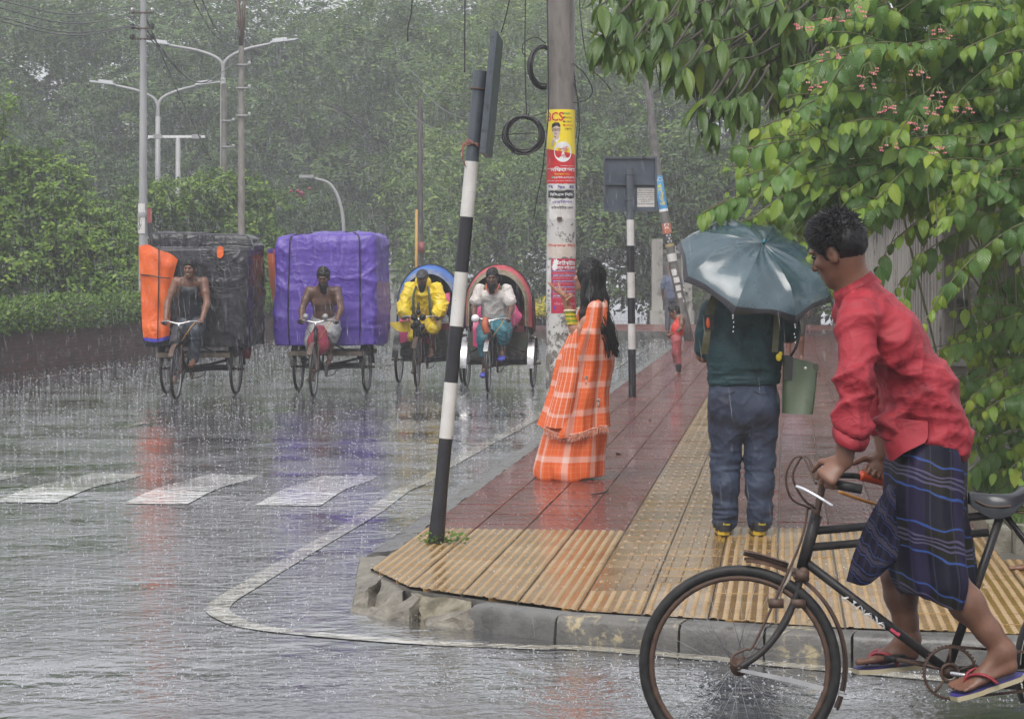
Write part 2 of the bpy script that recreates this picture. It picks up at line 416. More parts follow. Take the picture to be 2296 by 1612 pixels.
def hair_cap(h, c, f, u, z=1.0, thick=0.012, back=0.0, front=0.055, mat=None, par=None, seed=1, rough=0.008, name='hair', nape=0.0, top=0.0):
    f = nrm(f); u = nrm(u - f * np.dot(u, f)); r = np.cross(f, u); ax = [r, f, u]; c = np.asarray(c, float)
    s = Sdf(h); t = thick
    s.ell(c + z * (u * 0.034 - f * 0.016), tuple(z * q for q in (0.076 + t, 0.096 + t, 0.098 + t)), ax)
    s.ell(c + z * (-u * (0.02 - nape) - f * 0.055), tuple(z * q for q in (0.066 + t, 0.045 + t, 0.07 + t - nape * .5)), ax, 0.02)
    s.cut(c + z * (f * 0.10 - u * 0.055), tuple(z * q for q in (0.12, 0.085, 0.105)), ax, 0.01)
    s.cut(c + z * (f * (0.02 - nape) - u * (0.125 - nape * .6)), tuple(z * q for q in (0.14, 0.075, 0.075)), ax, 0.01)
    if top: s.ell(c + z * (u * (.075 + top * .5) + f * .02), tuple(z * q for q in (.062, .080, .050 + top * .5)), ax, .03)
    for q in (-1, 1): s.cut(c + z * (r * q * .092 - f * .004 - u * .012), tuple(z * k_ for k_ in (.032, .034, .046)), ax, .006)
    def dsp(v, n):
        w = v * np.array([1, 1, 1.0]); return v + n * (rough * z * (vnoise(w, 55, seed) + 0.7 * vnoise(w, 110, seed + 1)))[:, None]
    return s.obj(name, mat or m_hair, par, disp=dsp)
def hand(s, w, d, n, side, curl=0.5, z=1.0, spread=0.12, k=0.006, tcurl=0.5, point=None):
    """w wrist, d along the fingers, n out of the palm, side +1: thumb on the d x n side"""
    w = np.asarray(w, float); d = nrm(d); n = nrm(n - d * np.dot(n, d)); b = np.cross(d, n) * side
    s.ec(w, w + d * 0.080 * z, b, (0.026 * z, 0.016 * z), (0.040 * z, 0.0135 * z), 0.012)
    for i, (o, L) in enumerate(((0.029, 0.070), (0.010, 0.080), (-0.010, 0.074), (-0.028, 0.058))):
        a = w + z * (d * (0.080 - 0.004 * abs(i - 1)) + b * o); dd = nrm(d + b * spread * (1.5 - i) * 0.5); cu = curl if np.isscalar(curl) else curl[i]
        ang = 0; r = 0.0088 * z
        for sg_, q in ((0.45, 0.9), (0.32, 1.1), (0.23, 0.8)):
            ang += cu * q; e = dd * math.cos(ang) + n * math.sin(ang); a2 = a + e * L * sg_ * z
            s.cone(a, a2, r, r * 0.92, k); a = a2; r *= 0.92
    a = w + z * (d * 0.022 + b * 0.026); t1 = nrm(d * 0.65 + b * 0.7 + n * 0.25); a2 = a + t1 * 0.042 * z; s.cone(a, a2, 0.013 * z, 0.0105 * z, 0.012)
    t2 = nrm(t1 * (1 - tcurl) + d * tcurl * 0.6 + n * tcurl); a3 = a2 + t2 * 0.030 * z; s.cone(a2, a3, 0.0105 * z, 0.0095 * z, k)
    s.cone(a3, a3 + nrm(t2 + n * tcurl * 0.4) * 0.024 * z, 0.0095 * z, 0.008 * z, k)
def foot(s, ank, heel, toe, side, z=1.0, toes=True):
    """bare foot; side: vector to the big-toe side"""
    ank, heel, toe = (np.asarray(q, float) for q in (ank, heel, toe)); d = nrm(toe - heel); b = nrm(side - d * np.dot(side, d)); u = np.cross(b, d)
    if u[2] < 0: u = -u
    L = np.linalg.norm(toe - heel)
    s.cone(ank, heel + d * 0.03 + u * 0.03, 0.034 * z, 0.030 * z, 0.02)
    s.cone(ank, heel + d * L * 0.55 + u * 0.022, 0.033 * z, 0.024 * z, 0.03)
    s.ec(heel + d * 0.03 + u * 0.02, heel + d * L * 0.72 + u * 0.012, b, (0.028 * z, 0.022 * z), (0.043 * z, 0.015 * z), 0.02)
    if toes:
        for i, (o, q, r) in enumerate(((0.030, 0.0, 0.012), (0.012, 0.004, 0.009), (-0.004, 0.012, 0.0085), (-0.019, 0.022, 0.008), (-0.033, 0.034, 0.0075))):
            s.cone(heel + d * L * 0.70 + b * o * z + u * 0.012, heel + d * (L - q - r) + b * o * 1.1 * z + u * 0.009, r * 1.05 * z, r * z, 0.006)
    else: s.cone(heel + d * L * 0.7 + u * 0.012, toe + u * 0.01 - d * 0.02, 0.036 * z, 0.026 * z, 0.02)
def arm(s, sh, el, wr_, g=0.0, z=1.0, k=0.02, a0=0.052, a1=0.039, a2=0.027):
    sh, el, wr_ = (np.asarray(q, float) for q in (sh, el, wr_)); m = el + (wr_ - el) * 0.25
    s.chain([(sh, a0 * z + g), ((sh + el) / 2, (a0 + a1) / 2 * 1.03 * z + g), (el, a1 * z + g), (m, a1 * 1.04 * z + g), (wr_, a2 * z + g)], k)
def leg(s, hp, kn, an, g=0.0, z=1.0, k=0.025, l0=0.085, l1=0.053, l2=0.036):
    hp, kn, an = (np.asarray(q, float) for q in (hp, kn, an))
    cf = kn + (an - kn) * 0.32; cf2 = kn + (an - kn) * 0.72
    s.chain([(hp, l0 * z + g), ((hp + kn) / 2, (l0 * 0.62 + l1 * 0.42) * z + g), (kn, l1 * z + g), (cf, l1 * 1.04 * z + g), (cf2, l2 * 1.1 * z + g), (an, l2 * z + g)], k)
def torso(s, pel, chest, neck, side, g=0.0, z=1.0, w=(0.165, 0.150, 0.170), d=(0.115, 0.10, 0.115), k=0.05, sh=None):
    pel, chest, neck = (np.asarray(q, float) for q in (pel, chest, neck)); wa = pel + (chest - pel) * 0.48
    W_ = [q * z + g for q in w]; D_ = [q * z + g for q in d]
    s.ec(pel, wa, side, (W_[0], D_[0]), (W_[1], D_[1]), k); s.ec(wa, chest, side, (W_[1], D_[1]), (W_[2], D_[2]), k)
    top = chest + (neck - chest) * 0.62
    s.ec(chest, top, side, (W_[2], D_[2]), (W_[2] * 0.72, D_[2] * 0.62), k)
    if sh is not None:
        for q in sh: s.cone(top, q, 0.062 * z + g, 0.050 * z + g, 0.05)
# ================================================================ GROUND, ROAD, FOOTPATH
ZF = 0.125
def sv(x, y):
    d0, d1 = x - O0[0], y - O0[1]; return d0 * UX[0] + d1 * UX[1], d0 * UY[0] + d1 * UY[1]
def roadz(x, y):
    s, v = sv(x, y); s = np.asarray(s, float); v = np.asarray(v, float)
    h = 0.028 * np.cos(np.clip((s - 4.7) / 1.25, -1, 1) * np.pi / 2) ** 2 * np.clip((-v - 0.15) / 0.5, 0, 1)
    h = h + 0.018 * np.cos(np.clip((s - 10.2) / 0.9, -1, 1) * np.pi / 2) ** 2 * np.clip((-v - 0.4) / 0.5, 0, 1)
    return h
def water_bump(nt, tc):
    """rain-beaten water: drop rings, short chop and longer swell, in calmer and rougher patches"""
    vo = ND(nt, 'ShaderNodeTexVoronoi'); vo.feature = 'F1'; nt.links.new(tc, vo.inputs['Vector']); vo.inputs['Scale'].default_value = 8.0
    sc_ = ND(nt, 'ShaderNodeSeparateColor'); nt.links.new(vo.outputs['Color'], sc_.inputs[0]); ph = mathn(nt, 'MULTIPLY', sc_.outputs[0], 6.28)
    rings = mathn(nt, 'SINE', mathn(nt, 'ADD', mathn(nt, 'MULTIPLY', vo.outputs['Distance'], 20.0), ph)); rings = mathn(nt, 'MULTIPLY', rings, ramp(nt, vo.outputs['Distance'], 0.62, 0.05))
    amp = mathn(nt, 'ADD', 0.12, mathn(nt, 'MULTIPLY', ramp(nt, noise(nt, tc, 0.7, 4, 0.65), .34, .66), 1.25))
    n1 = bumpn(nt, mathn(nt, 'MULTIPLY', rings, amp), 1.0, 0.0006)
    n2 = bumpn(nt, mathn(nt, 'MULTIPLY', noise(nt, tc, 12, 3, 0.62), amp), 1.0, 0.0095, n1)
    return bumpn(nt, mathn(nt, 'MULTIPLY', noise(nt, tc, 5, 2, 0.5), amp), 1.0, 0.007, n2)
def wet_asphalt(name):
    m = new_mat(name); nt = m.node_tree; p = _p(nt); tc = ND(nt, 'ShaderNodeTexCoord').outputs['Object']
    big = noise(nt, tc, 0.55, 4); mid = noise(nt, tc, 5, 5, 0.65); fine = noise(nt, tc, 90, 3, 0.7)
    col = mixc(nt, ramp(nt, mid, 0.3, 0.7), (0.028, 0.029, 0.032), (0.055, 0.055, 0.057))
    col = mixc(nt, ramp(nt, noise(nt, tc, 1.1, 6, 0.7), 0.6, 0.72), col, (0.075, 0.066, 0.055))
    nt.links.new(col, p.inputs['Base Color'])
    pud = noise(nt, tc, 0.42, 5, 0.6, (1, 2.2, 1)); wetm = ramp(nt, mathn(nt, 'ADD', mathn(nt, 'MULTIPLY', pud, 0.85), mathn(nt, 'MULTIPLY', mid, 0.25)), 0.46, 0.60)   # 1 = standing water
    rg = ND(nt, 'ShaderNodeMapRange'); nt.links.new(wetm, rg.inputs[0]); rg.inputs[3].default_value = 0.20; rg.inputs[4].default_value = 0.03
    nt.links.new(rg.outputs[0], p.inputs['Roughness']); p.inputs['Specular IOR Level'].default_value = 0.5; p.inputs['IOR'].default_value = 1.5
    p.inputs['Coat Weight'].default_value = 1.0; p.inputs['Coat Roughness'].default_value = 0.04; p.inputs['Coat IOR'].default_value = 1.4
    n3 = water_bump(nt, tc)
    gr = mathn(nt, 'MULTIPLY', fine, mathn(nt, 'SUBTRACT', 1.0, wetm)); n4 = bumpn(nt, gr, 1.0, 0.0012, n3)
    nt.links.new(n4, p.inputs['Normal']); nt.links.new(bumpn(nt, gr, 0.4, 0.001, n3), p.inputs['Coat Normal'])
    return m
m_road = wet_asphalt('wet_asphalt')
m_soil = M('wet_soil', (0.03, 0.024, 0.018), (0.06, 0.048, 0.034), 4, 0.5, bump=0.02, bsc=9)
mb = MB(); mb.grid([[V(-150, -50, -0.06), V(150, -50, -0.06)], [V(-150, 190, -0.06), V(150, 190, -0.06)]], flip=True)
mb.obj('ground', m_soil, kind='structure')
ss = np.concatenate([np.arange(-36, 3.3, 1.5), np.arange(3.3, 12, 0.12), np.arange(12, 110, 4)]); vs = np.concatenate([np.arange(-44, -10, 4), np.arange(-10, -.95, .25), np.arange(-.95, 1.2, 0.1), [1.5, 4, 10, 20, 30]])
A = np.array([[RU(s, v) for v in vs] for s in ss]); A[..., 2] = roadz(A[..., 0], A[..., 1])
mb = MB(); mb.grid(A, flip=True); mb.obj('road', m_road, kind='structure')

def road_paint(name, c1, c2, rough=0.25):
    m = M(name, c1, c2, 9, rough, 0.16, lo=0.3, hi=0.6, spots=(0.05, 0.05, 0.05), spsc=14, splo=0.54, sphi=0.62)
    nt = m.node_tree; tc = ND(nt, 'ShaderNodeTexCoord').outputs['Object']
    _p(nt).inputs['Coat Weight'].default_value = 1.0; _p(nt).inputs['Coat Roughness'].default_value = 0.05
    nb = water_bump(nt, tc); nt.links.new(nb, _p(nt).inputs['Normal']); nt.links.new(nb, _p(nt).inputs['Coat Normal']); nt.links.new(ramp(nt, noise(nt, tc, 5.5, 6, 0.72), .31, .36), _p(nt).inputs['Alpha']); return m
m_line = road_paint('worn_line_paint', (0.36, 0.33, 0.25), (0.46, 0.43, 0.35))
m_zebra = road_paint('white_road_paint', (0.68, 0.66, 0.60), (0.82, 0.81, 0.78), .1)
def strip(name, pts, w, mat, dz=0.004, n=1, sub=6):
    p = spline(pts, sub) if len(pts) > 2 else np.array(pts, float)
    T = np.gradient(p, axis=0); T /= np.linalg.norm(T, axis=1)[:, None]; N = np.stack([-T[:, 1], T[:, 0], 0 * T[:, 0]], 1)
    rows = [p + N * w * (0.5 - k / n) for k in range(n + 1)]; A = np.stack(rows, 1); A[..., 2] = roadz(A[..., 0], A[..., 1]) + dz
    mb = MB(); mb.grid(A); return mb.obj(name, mat, kind='structure')
edge = [(-0.506 + 3.4, 9.55), (0.559, 10.9), (0.104, 11.04), (-0.506, 11.22), (-1.156, 11.6), (-1.39, 11.97), (-1.48, 12.4), (-1.41, 13.19), (-1.248, 14.67), (-1.07, 16.2), (-0.97, 17.1),
        (-0.93, 17.5), (-0.87, 18.0), (-0.82, 18.5), (-0.76, 19.0), (-0.70, 19.6), (-0.6, 20.6), (-0.5, 21.5), (-0.06, 25), (0.375, 28.67), (0.74, 32), (1.56, 39.7), (2.9, 52), (3.5, 57)]
strip('edge_line', [V(a, b, 0) for a, b in edge], 0.12, m_line)
strip('lane_line', [RU(12, -6.0), RU(20, -6.15), RU(50, -6.3)], 0.1, m_line) if False else None
xs = lambda Y: -7.45 + 0.123 * (Y - 35.7)
strip('edge_line', [V(xs(y), y, 0) for y in (24, 30, 36, 44, 52, 60)], 0.13, m_line)
for i in range(6):
    y0 = 25.9 + 4.1 * i; strip('lane_dash', [V(-4.13 + 0.118 * (y - 25.9), y, 0) for y in (y0, y0 + 0.5, y0 + 1.0)], 0.11, m_line, sub=3)
for i in range(9):
    v = -1.085 - 0.97 * i; w = 0.47
    strip('crosswalk_stripe', [RU(s, v - 0.25) for s in np.arange(3.75, 6.3, 0.12)], w, m_zebra, dz=0.0045, n=3, sub=1)

# ---- footpath slab
def clip_poly(poly, planes):
    for (px, py), (nx, ny) in planes:      # keep (p - c).n <= 0
        out = []
        for i in range(len(poly)):
            a, b = poly[i], poly[(i + 1) % len(poly)]; da = (a[0] - px) * nx + (a[1] - py) * ny; db = (b[0] - px) * nx + (b[1] - py) * ny
            if da <= 0: out.append(a)
            if (da <= 0) != (db <= 0): t = da / (da - db); out.append((a[0] + (b[0] - a[0]) * t, a[1] + (b[1] - a[1]) * t))
        poly = out
        if len(poly) < 3: return []
    return poly
FRONT = [(-0.685, 12.75), (-0.50, 12.17), (-0.19, 11.86), (0.27, 11.37), (1.50, 10.80), (2.22, 10.63), (6.5, 9.75)]
def planes_of(pl, inset=0.0):
    r = []
    for a, b in zip(pl[:-1], pl[1:]):
        d = nrm((b[0] - a[0], b[1] - a[1])); n = (d[1], -d[0]); r.append(((a[0] - n[0] * inset, a[1] - n[1] * inset), n))
    return r
PL = planes_of(FRONT)
m_bed = M('wet_mortar', (0.09, 0.085, 0.075), (0.16, 0.15, 0.135), 12, 0.3, 0.5, bump=0.003)
foot_pts = [(-0.685, 12.75)] + FRONT[1:] + [(7.2, 13.4)] + [tuple(RU(s, v)[:2]) for s, v in ((3.5, 3.35), (47, 3.35), (47, 0.0), (0.0, 0.0))]
def prism(mb, poly, z0, z1, mi=0):
    n = len(poly); v = [(x, y, z0) for x, y in poly] + [(x, y, z1) for x, y in poly]
    return mb.add(v, [tuple(range(n, 2 * n)), tuple(range(n))[::-1]] + [(i, (i + 1) % n, n + (i + 1) % n, n + i) for i in range(n)], mi)
mb = MB(); prism(mb, foot_pts, -0.02, 0.108)
footpath = mb.obj('footpath', m_bed, smooth=False, kind='structure')
# ---- tile materials
def tile_mat(name, c1, c2, pat=None, stain=(0.06, 0.05, 0.04)):
    m = new_mat(name); nt = m.node_tree; p = _p(nt); tcn = ND(nt, 'ShaderNodeTexCoord'); uv = tcn.outputs['UV']; ob = ND(nt, 'ShaderNodeNewGeometry').outputs['Position']
    oi = ND(nt, 'ShaderNodeObjectInfo').outputs['Random']
    f = ramp(nt, mathn(nt, 'ADD', mathn(nt, 'MULTIPLY', noise(nt, ob, 3.2, 5, 0.65), 0.8), mathn(nt, 'MULTIPLY', oi, 0.22)), 0.35, 0.72)
    col = mixc(nt, f, c1, c2); col = mixc(nt, ramp(nt, noise(nt, ob, 7, 6, 0.7), 0.57, 0.72), col, stain)
    rr = ND(nt, 'ShaderNodeMapRange'); nt.links.new(noise(nt, ob, 2.1, 4, 0.6), rr.inputs[0]); rr.inputs[1].default_value = 0.35; rr.inputs[2].default_value = 0.65; rr.inputs[3].default_value = 0.09; rr.inputs[4].default_value = 0.26; p.inputs['Coat Weight'].default_value = .2; p.inputs['Coat Roughness'].default_value = .05
    nt.links.new(rr.outputs[0], p.inputs['Roughness'])
    prev = None
    if pat == 'fan':
        sp = ND(nt, 'ShaderNodeSeparateXYZ'); nt.links.new(uv, sp.inputs[0]); x, y = sp.outputs[0], sp.outputs[1]
        ln = ND(nt, 'ShaderNodeVectorMath', operation='LENGTH'); nt.links.new(uv, ln.inputs[0])
        rad = mathn(nt, 'MULTIPLY', ln.outputs['Value'], 6.0)
        ang = mathn(nt, 'MULTIPLY', mathn(nt, 'ARCTAN2', y, x), 7.0)
        ang = mathn(nt, 'ADD', ang, mathn(nt, 'MULTIPLY', mathn(nt, 'FLOOR', rad), 0.5))
        def groove(q, w):
            fr = mathn(nt, 'FRACT', q); e = mathn(nt, 'MINIMUM', fr, mathn(nt, 'SUBTRACT', 1.0, fr)); return ramp(nt, e, 0.0, w)
        h1 = mathn(nt, 'MULTIPLY', groove(rad, 0.32), groove(ang, 0.12))
        bx = mathn(nt, 'MULTIPLY', groove(mathn(nt, 'MULTIPLY', x, 10.0), 0.16), groove(mathn(nt, 'MULTIPLY', y, 8.0), 0.16))
        sel = mathn(nt, 'GREATER_THAN', ln.outputs['Value'], 1.0)
        hh = ND(nt, 'ShaderNodeMix'); nt.links.new(sel, hh.inputs[0]); nt.links.new(h1, hh.inputs[2]); nt.links.new(bx, hh.inputs[3])
        prev = bumpn(nt, hh.outputs[0], 1.0, 0.0065)
        col = mixc(nt, ramp(nt, hh.outputs[0], 0.9, 0.2), col, stain)
    nt.links.new(col, p.inputs['Base Color'])
    n1 = bumpn(nt, noise(nt, ob, 60, 3, 0.6), 1.0, 0.0009, prev)
    nt.links.new(bumpn(nt, noise(nt, ob, 6, 2, 0.5), 1.0, 0.0022, n1), p.inputs['Normal'])
    return m
m_tred = tile_mat('wet_red_tile', (0.17, 0.034, 0.028), (0.28, 0.066, 0.05), 'fan', (0.075, 0.035, 0.03))
m_tyel = tile_mat('wet_yellow_tile', (0.20, 0.108, 0.022), (0.31, 0.185, 0.058), None, (0.10, 0.05, 0.018))
m_dome_sheen = tile_mat('sky_sheen_dome', (0.27, 0.17, 0.07), (0.36, 0.255, 0.14), None, (0.20, 0.12, 0.04))  # paler dome colour, painted in place of the sky sheen on the wet domes
T = 0.305; TG = 0.0035; H0 = 0.1085
def tile_body(mb):
    a = T / 2 - TG; b = a - 0.003; z0, z1, z2 = 0.0, 0.0125, 0.0155
    lv = lambda q, z: [(-q, -q, z), (q, -q, z), (q, q, z), (-q, q, z)]
    v = lv(a, z0) + lv(a, z1) + lv(b, z2)
    f = [(i, (i + 1) % 4, 4 + (i + 1) % 4, 4 + i) for i in range(4)] + [(4 + i, 4 + (i + 1) % 4, 8 + (i + 1) % 4, 8 + i) for i in range(4)] + [(8, 9, 10, 11)]
    uv = [(x / T + 0.5, y / T + 0.5) for x, y, z in v]; mb.add(v, f, 0, uv); return z2
mb = MB(); tile_body(mb); me_red = mb.mesh('red_tile', smooth=False, uv=True); me_red.materials.append(m_tred)
mb = MB(); z2 = tile_body(mb)
for i in range(6):
    for j in range(6):
        c = V(-T / 2 + T * (i + 0.5) / 6, -T / 2 + T * (j + 0.5) / 6, z2); n = 8
        ang = np.arange(n) * 2 * np.pi / n; r1 = np.stack([np.cos(ang), np.sin(ang), 0 * ang], 1)
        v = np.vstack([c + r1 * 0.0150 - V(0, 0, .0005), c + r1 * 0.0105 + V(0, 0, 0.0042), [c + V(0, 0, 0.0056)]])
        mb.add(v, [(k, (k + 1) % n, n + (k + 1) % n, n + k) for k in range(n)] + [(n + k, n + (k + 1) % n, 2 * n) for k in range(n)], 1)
me_dome = mb.mesh('dome_tile', smooth=False, uv=True); me_dome.materials.append(m_tyel); me_dome.materials.append(m_dome_sheen)
for p_ in me_dome.polygons: p_.use_smooth = len(p_.vertices) == 3 or p_.index > 9
mb = MB(); tile_body(mb)
for i in range(4):
    x = -T / 2 + T * (i + 0.5) / 4; pr = []
    n = 10
    for y in np.linspace(-0.13, 0.13, n):
        e = min(1, (0.131 - abs(y)) / 0.016); w = 0.016 * (0.55 + 0.45 * e)
        pr.append([(x - w, y, z2 - .0005), (x - w * 0.55, y, z2 + 0.0045 * e), (x + w * 0.55, y, z2 + 0.0045 * e), (x + w, y, z2 - .0005)])
    mb.grid(np.array(pr), flip=False)
me_bar = mb.mesh('bar_tile', smooth=False, uv=True); me_bar.materials.append(m_tyel)
for q in (me_bar, me_dome, me_red):
    bm = bmesh.new(); bm.from_mesh(q); bmesh.ops.recalc_face_normals(bm, faces=bm.faces); bm.to_mesh(q); bm.free()
RT = math.atan2(UX[0], UX[1]); RTM = Matrix.Rotation(-RT, 4, 'Z')
def kind_at(i, j, c):
    if 4 <= i <= 5: return me_bar if c[1] > 12.15 else me_dome
    if c[1] < 14.86 - 0.0 * i: return me_dome
    return me_red
far_red = []; far_yel = []
NT = 0
for j in range(-16, 155):
    for i in range(0, 24):
        s = j * T + T / 2 - 0.02 + 0.37; v = 0.02 + T * i + T / 2
        if i > 10 and s > 0.0: continue
        c = RU(s, v); cor = [(c + UX * a * T / 2 + UY * b * T / 2) for a, b in ((-1, -1), (-1, 1), (1, 1), (1, -1))] if False else [RU(s + a * T / 2, v + b * T / 2)[:2] for a, b in ((-1, -1), (-1, 1), (1, 1), (1, -1))]
        if c[1] < 9: continue
        ins = [all((q[0] - p0[0]) * n0[0] + (q[1] - p0[1]) * n0[1] <= 0 for p0, n0 in PL) for q in cor]
        if not all(ins):
            pl = clip_poly([tuple(q) for q in cor], PL)
            if len(pl) < 3: continue
            ar = 0.5 * abs(sum(pl[a][0] * pl[(a + 1) % len(pl)][1] - pl[(a + 1) % len(pl)][0] * pl[a][1] for a in range(len(pl))))
            if ar < 0.002: continue
        px = CX + c[0] * F / c[1]
        if px > 2560: continue
        k = kind_at(i, j, c)
        if s > 4.3:
            (far_yel if k is me_bar else far_red).append((c, i, j)); continue
        NT += 1
        me = k
        dz = rnd.gauss(0, 0.0011); Mt = Matrix.Translation((c[0], c[1], H0 + dz)) @ RTM @ Matrix.Rotation(rnd.gauss(0, 0.004), 4, 'X') @ Matrix.Rotation(rnd.gauss(0, 0.004), 4, 'Y')
        if not all(ins):
            me = k.copy(); bm = bmesh.new(); bm.from_mesh(me); Mi = Mt.inverted()
            for p0, n0 in PL:
                co = Mi @ Vector((p0[0], p0[1], 0.11)); no = Mi.to_3x3() @ Vector((n0[0], n0[1], 0))
                g = bm.verts[:] + bm.edges[:] + bm.faces[:]
                if not g: break
                r_ = bmesh.ops.bisect_plane(bm, geom=g, plane_co=co, plane_no=no, clear_outer=True)
                ed = [e for e in r_['geom_cut'] if isinstance(e, bmesh.types.BMEdge)]
                if ed: bmesh.ops.edgeloop_fill(bm, edges=ed)
            bm.to_mesh(me); bm.free()
            if not len(me.polygons): continue
        o = bpy.data.objects.new('red_tile' if k is me_red else ('dome_tile' if k is me_dome else 'bar_tile'), me); COL.objects.link(o)
        o.parent = footpath; o.matrix_basis = Mt
def join_tiles(name, lst, me, mat):
    n = len(me.vertices); co = np.empty(n * 3, np.float32); me.vertices.foreach_get('co', co); co = co.reshape(-1, 3)
    uvm = np.zeros((n, 2)); uvm[:] = co[:, :2] / T + 0.5
    cs, sn = math.cos(-RT), math.sin(-RT); R = np.array([[cs, -sn, 0], [sn, cs, 0], [0, 0, 1]])
    base = co @ R.T; fs = [np.array(p.vertices[:]) for p in me.polygons]
    f4 = [f for f in fs if len(f) == 4]; f3 = [f for f in fs if len(f) == 3]
    v = np.concatenate([base + V(c[0], c[1], H0 + rnd.gauss(0, 0.0012)) + base[:, :1] * rnd.gauss(0, 0.005) * V(0, 0, 1) for c, i, j in lst])
    F4 = np.concatenate([np.array(f4) + k * n for k in range(len(lst))])
    F3 = [np.concatenate([np.array(f3) + k * n for k in range(len(lst))])] if f3 else []
    link(name, mesh_np(name, v, [F4] + F3, uv=np.tile(uvm, (len(lst), 1)), smooth=False), mat, footpath, kind='stuff')
join_tiles('red_tile', far_red, me_red, m_tred); join_tiles('bar_tile', far_yel, me_bar, m_tyel)
print('tiles', NT, len(far_red), len(far_yel))

# ---- kerbs
m_kerb = M('kerb_concrete', (0.075, 0.072, 0.066), (0.14, 0.135, 0.125), 7, 0.22, 0.5, bump=0.004, bsc=45, spots=(0.05, 0.045, 0.04), spsc=5)
m_kerbp = M('kerb_old_paint', (0.07, 0.067, 0.06), (0.14, 0.132, 0.12), 7, 0.25, 0.5, bump=0.004, bsc=45, spots=(0.36, 0.30, 0.18), spsc=11, splo=0.54, sphi=0.64)
kerb = MB(); kerb.grid([[V(-0.75, 11.9, -0.03), V(6.5, 9.6, -0.03)], [V(-0.75, 12.0, -0.03), V(6.5, 9.7, -0.03)]], flip=True)
kerb = kerb.obj('kerb', m_bed, kind='structure')
KF = [(-0.20, 11.60), (0.20, 11.235), (0.75, 11.0), (1.48, 10.675), (2.2, 10.505), (6.5, 9.6)]
pts = []
for a, b in zip(KF[:-1], KF[1:]):
    L = math.hypot(b[0] - a[0], b[1] - a[1]); n = max(1, round(L / 0.5))
    pts += [(a[0] + (b[0] - a[0]) * k / n, a[1] + (b[1] - a[1]) * k / n) for k in range(n)]
for q, (a, b) in enumerate(zip(pts[:-1], pts[1:])):
    d = nrm((b[0] - a[0], b[1] - a[1])); nn = (d[1], -d[0]); g = 0.006
    prof = [(0.012, -0.02), (0.004, 0.05), (0.0, 0.088), (-0.008, 0.103), (-0.022, 0.112), (-0.05, 0.116), (-0.105, 0.119), (-0.125, 0.119), (-0.125, -0.02)]
    L = math.hypot(b[0] - a[0], b[1] - a[1]); rows = []
    for t in np.linspace(g, L - g, 7):
        j = 0.0025
        rows.append([(a[0] + d[0] * t + nn[0] * (o + rnd.gauss(0, j)), a[1] + d[1] * t + nn[1] * (o + rnd.gauss(0, j)), z + rnd.gauss(0, j * 0.6)) for o, z in prof])
    mb = MB(); mb.grid(rows); m_ = len(prof); mb.f += [tuple(range(m_)), tuple(range(6 * m_, 7 * m_))[::-1]]; mb.m += [0, 0]
    mb.obj('kerb_stone', m_kerbp if q in (1, 3, 5) else m_kerb, kerb, sharp=50)
for s in np.arange(0.15, 46, 0.9):      # flush concrete edging along the main road
    rows = []
    for t in np.linspace(0.006, 0.894, 6):
        rows.append([RU(s + t, v + rnd.gauss(0, 0.006), z + rnd.gauss(0, 0.003)) for v, z in ((-0.15, -0.02), (-0.14, 0.085), (-0.115, 0.108), (-0.03, 0.118), (0.015, 0.118), (0.015, 0.0))])
    mb = MB(); mb.grid(rows); mb.f += [tuple(range(6)), tuple(range(30, 36))[::-1]]; mb.m += [0, 0]
    mb.obj('kerb_stone', m_kerb, kerb, sharp=50)
# broken corner: slabs of the shattered kerb
m_brk = M('broken_concrete', (0.12, 0.105, 0.08), (0.24, 0.22, 0.18), 9, 0.45, 0.7, bump=0.012, bsc=22, spots=(0.055, 0.05, 0.04), spsc=6)
def rock(name, top, bot, par, mat=m_brk, seed=0):
    n = len(top); bm = bmesh.new(); tv = [bm.verts.new(p) for p in top]; bv = [bm.verts.new(p) for p in bot]
    bm.faces.new(tv); bm.faces.new(bv[::-1])
    for i in range(n): bm.faces.new((bv[i], bv[(i + 1) % n], tv[(i + 1) % n], tv[i]))
    bmesh.ops.recalc_face_normals(bm, faces=bm.faces)
    bmesh.ops.triangulate(bm, faces=bm.faces); bmesh.ops.subdivide_edges(bm, edges=bm.edges[:], cuts=4, use_grid_fill=True)
    for v in bm.verts:
        q = np.array([[v.co.x, v.co.y, v.co.z]])
        v.co += Vector((vnoise(q, 16, seed)[0], vnoise(q, 16, seed + 1)[0], vnoise(q, 16, seed + 2)[0])) * 0.008 + Vector((vnoise(q, 50, seed)[0], vnoise(q, 50, seed + 1)[0], vnoise(q, 50, seed + 2)[0])) * 0.004
    m = bpy.data.meshes.new(name); bm.to_mesh(m); bm.free()
    return link(name, m, mat, par)
rock('kerb_stone', [(-0.84, 13.55, .112), (-0.66, 13.55, .116), (-0.66, 12.72, .112), (-0.73, 12.5, .075), (-0.80, 12.6, .075)], [(-0.86, 13.55, -.02), (-0.66, 13.55, -.02), (-0.64, 12.7, -.02), (-0.72, 12.2, -.02), (-0.80, 12.15, -.02)], kerb, seed=3)
rock('kerb_stone', [(-0.69, 12.74, .105), (-0.53, 12.4, .10), (-0.54, 12.2, .098), (-0.66, 12.5, .09)], [(-0.70, 12.74, -.02), (-0.53, 12.4, -.02), (-0.55, 12.1, -.02), (-0.70, 12.3, -.02)], kerb, seed=9)
rock('kerb_stone', [(-0.60, 12.05, .04), (-0.475, 12.12, .105), (-0.44, 12.08, .10), (-0.50, 11.93, .05)], [(-0.62, 11.98, -.02), (-0.46, 12.14, -.02), (-0.42, 12.06, -.02), (-0.50, 11.87, -.02)], kerb, seed=5)
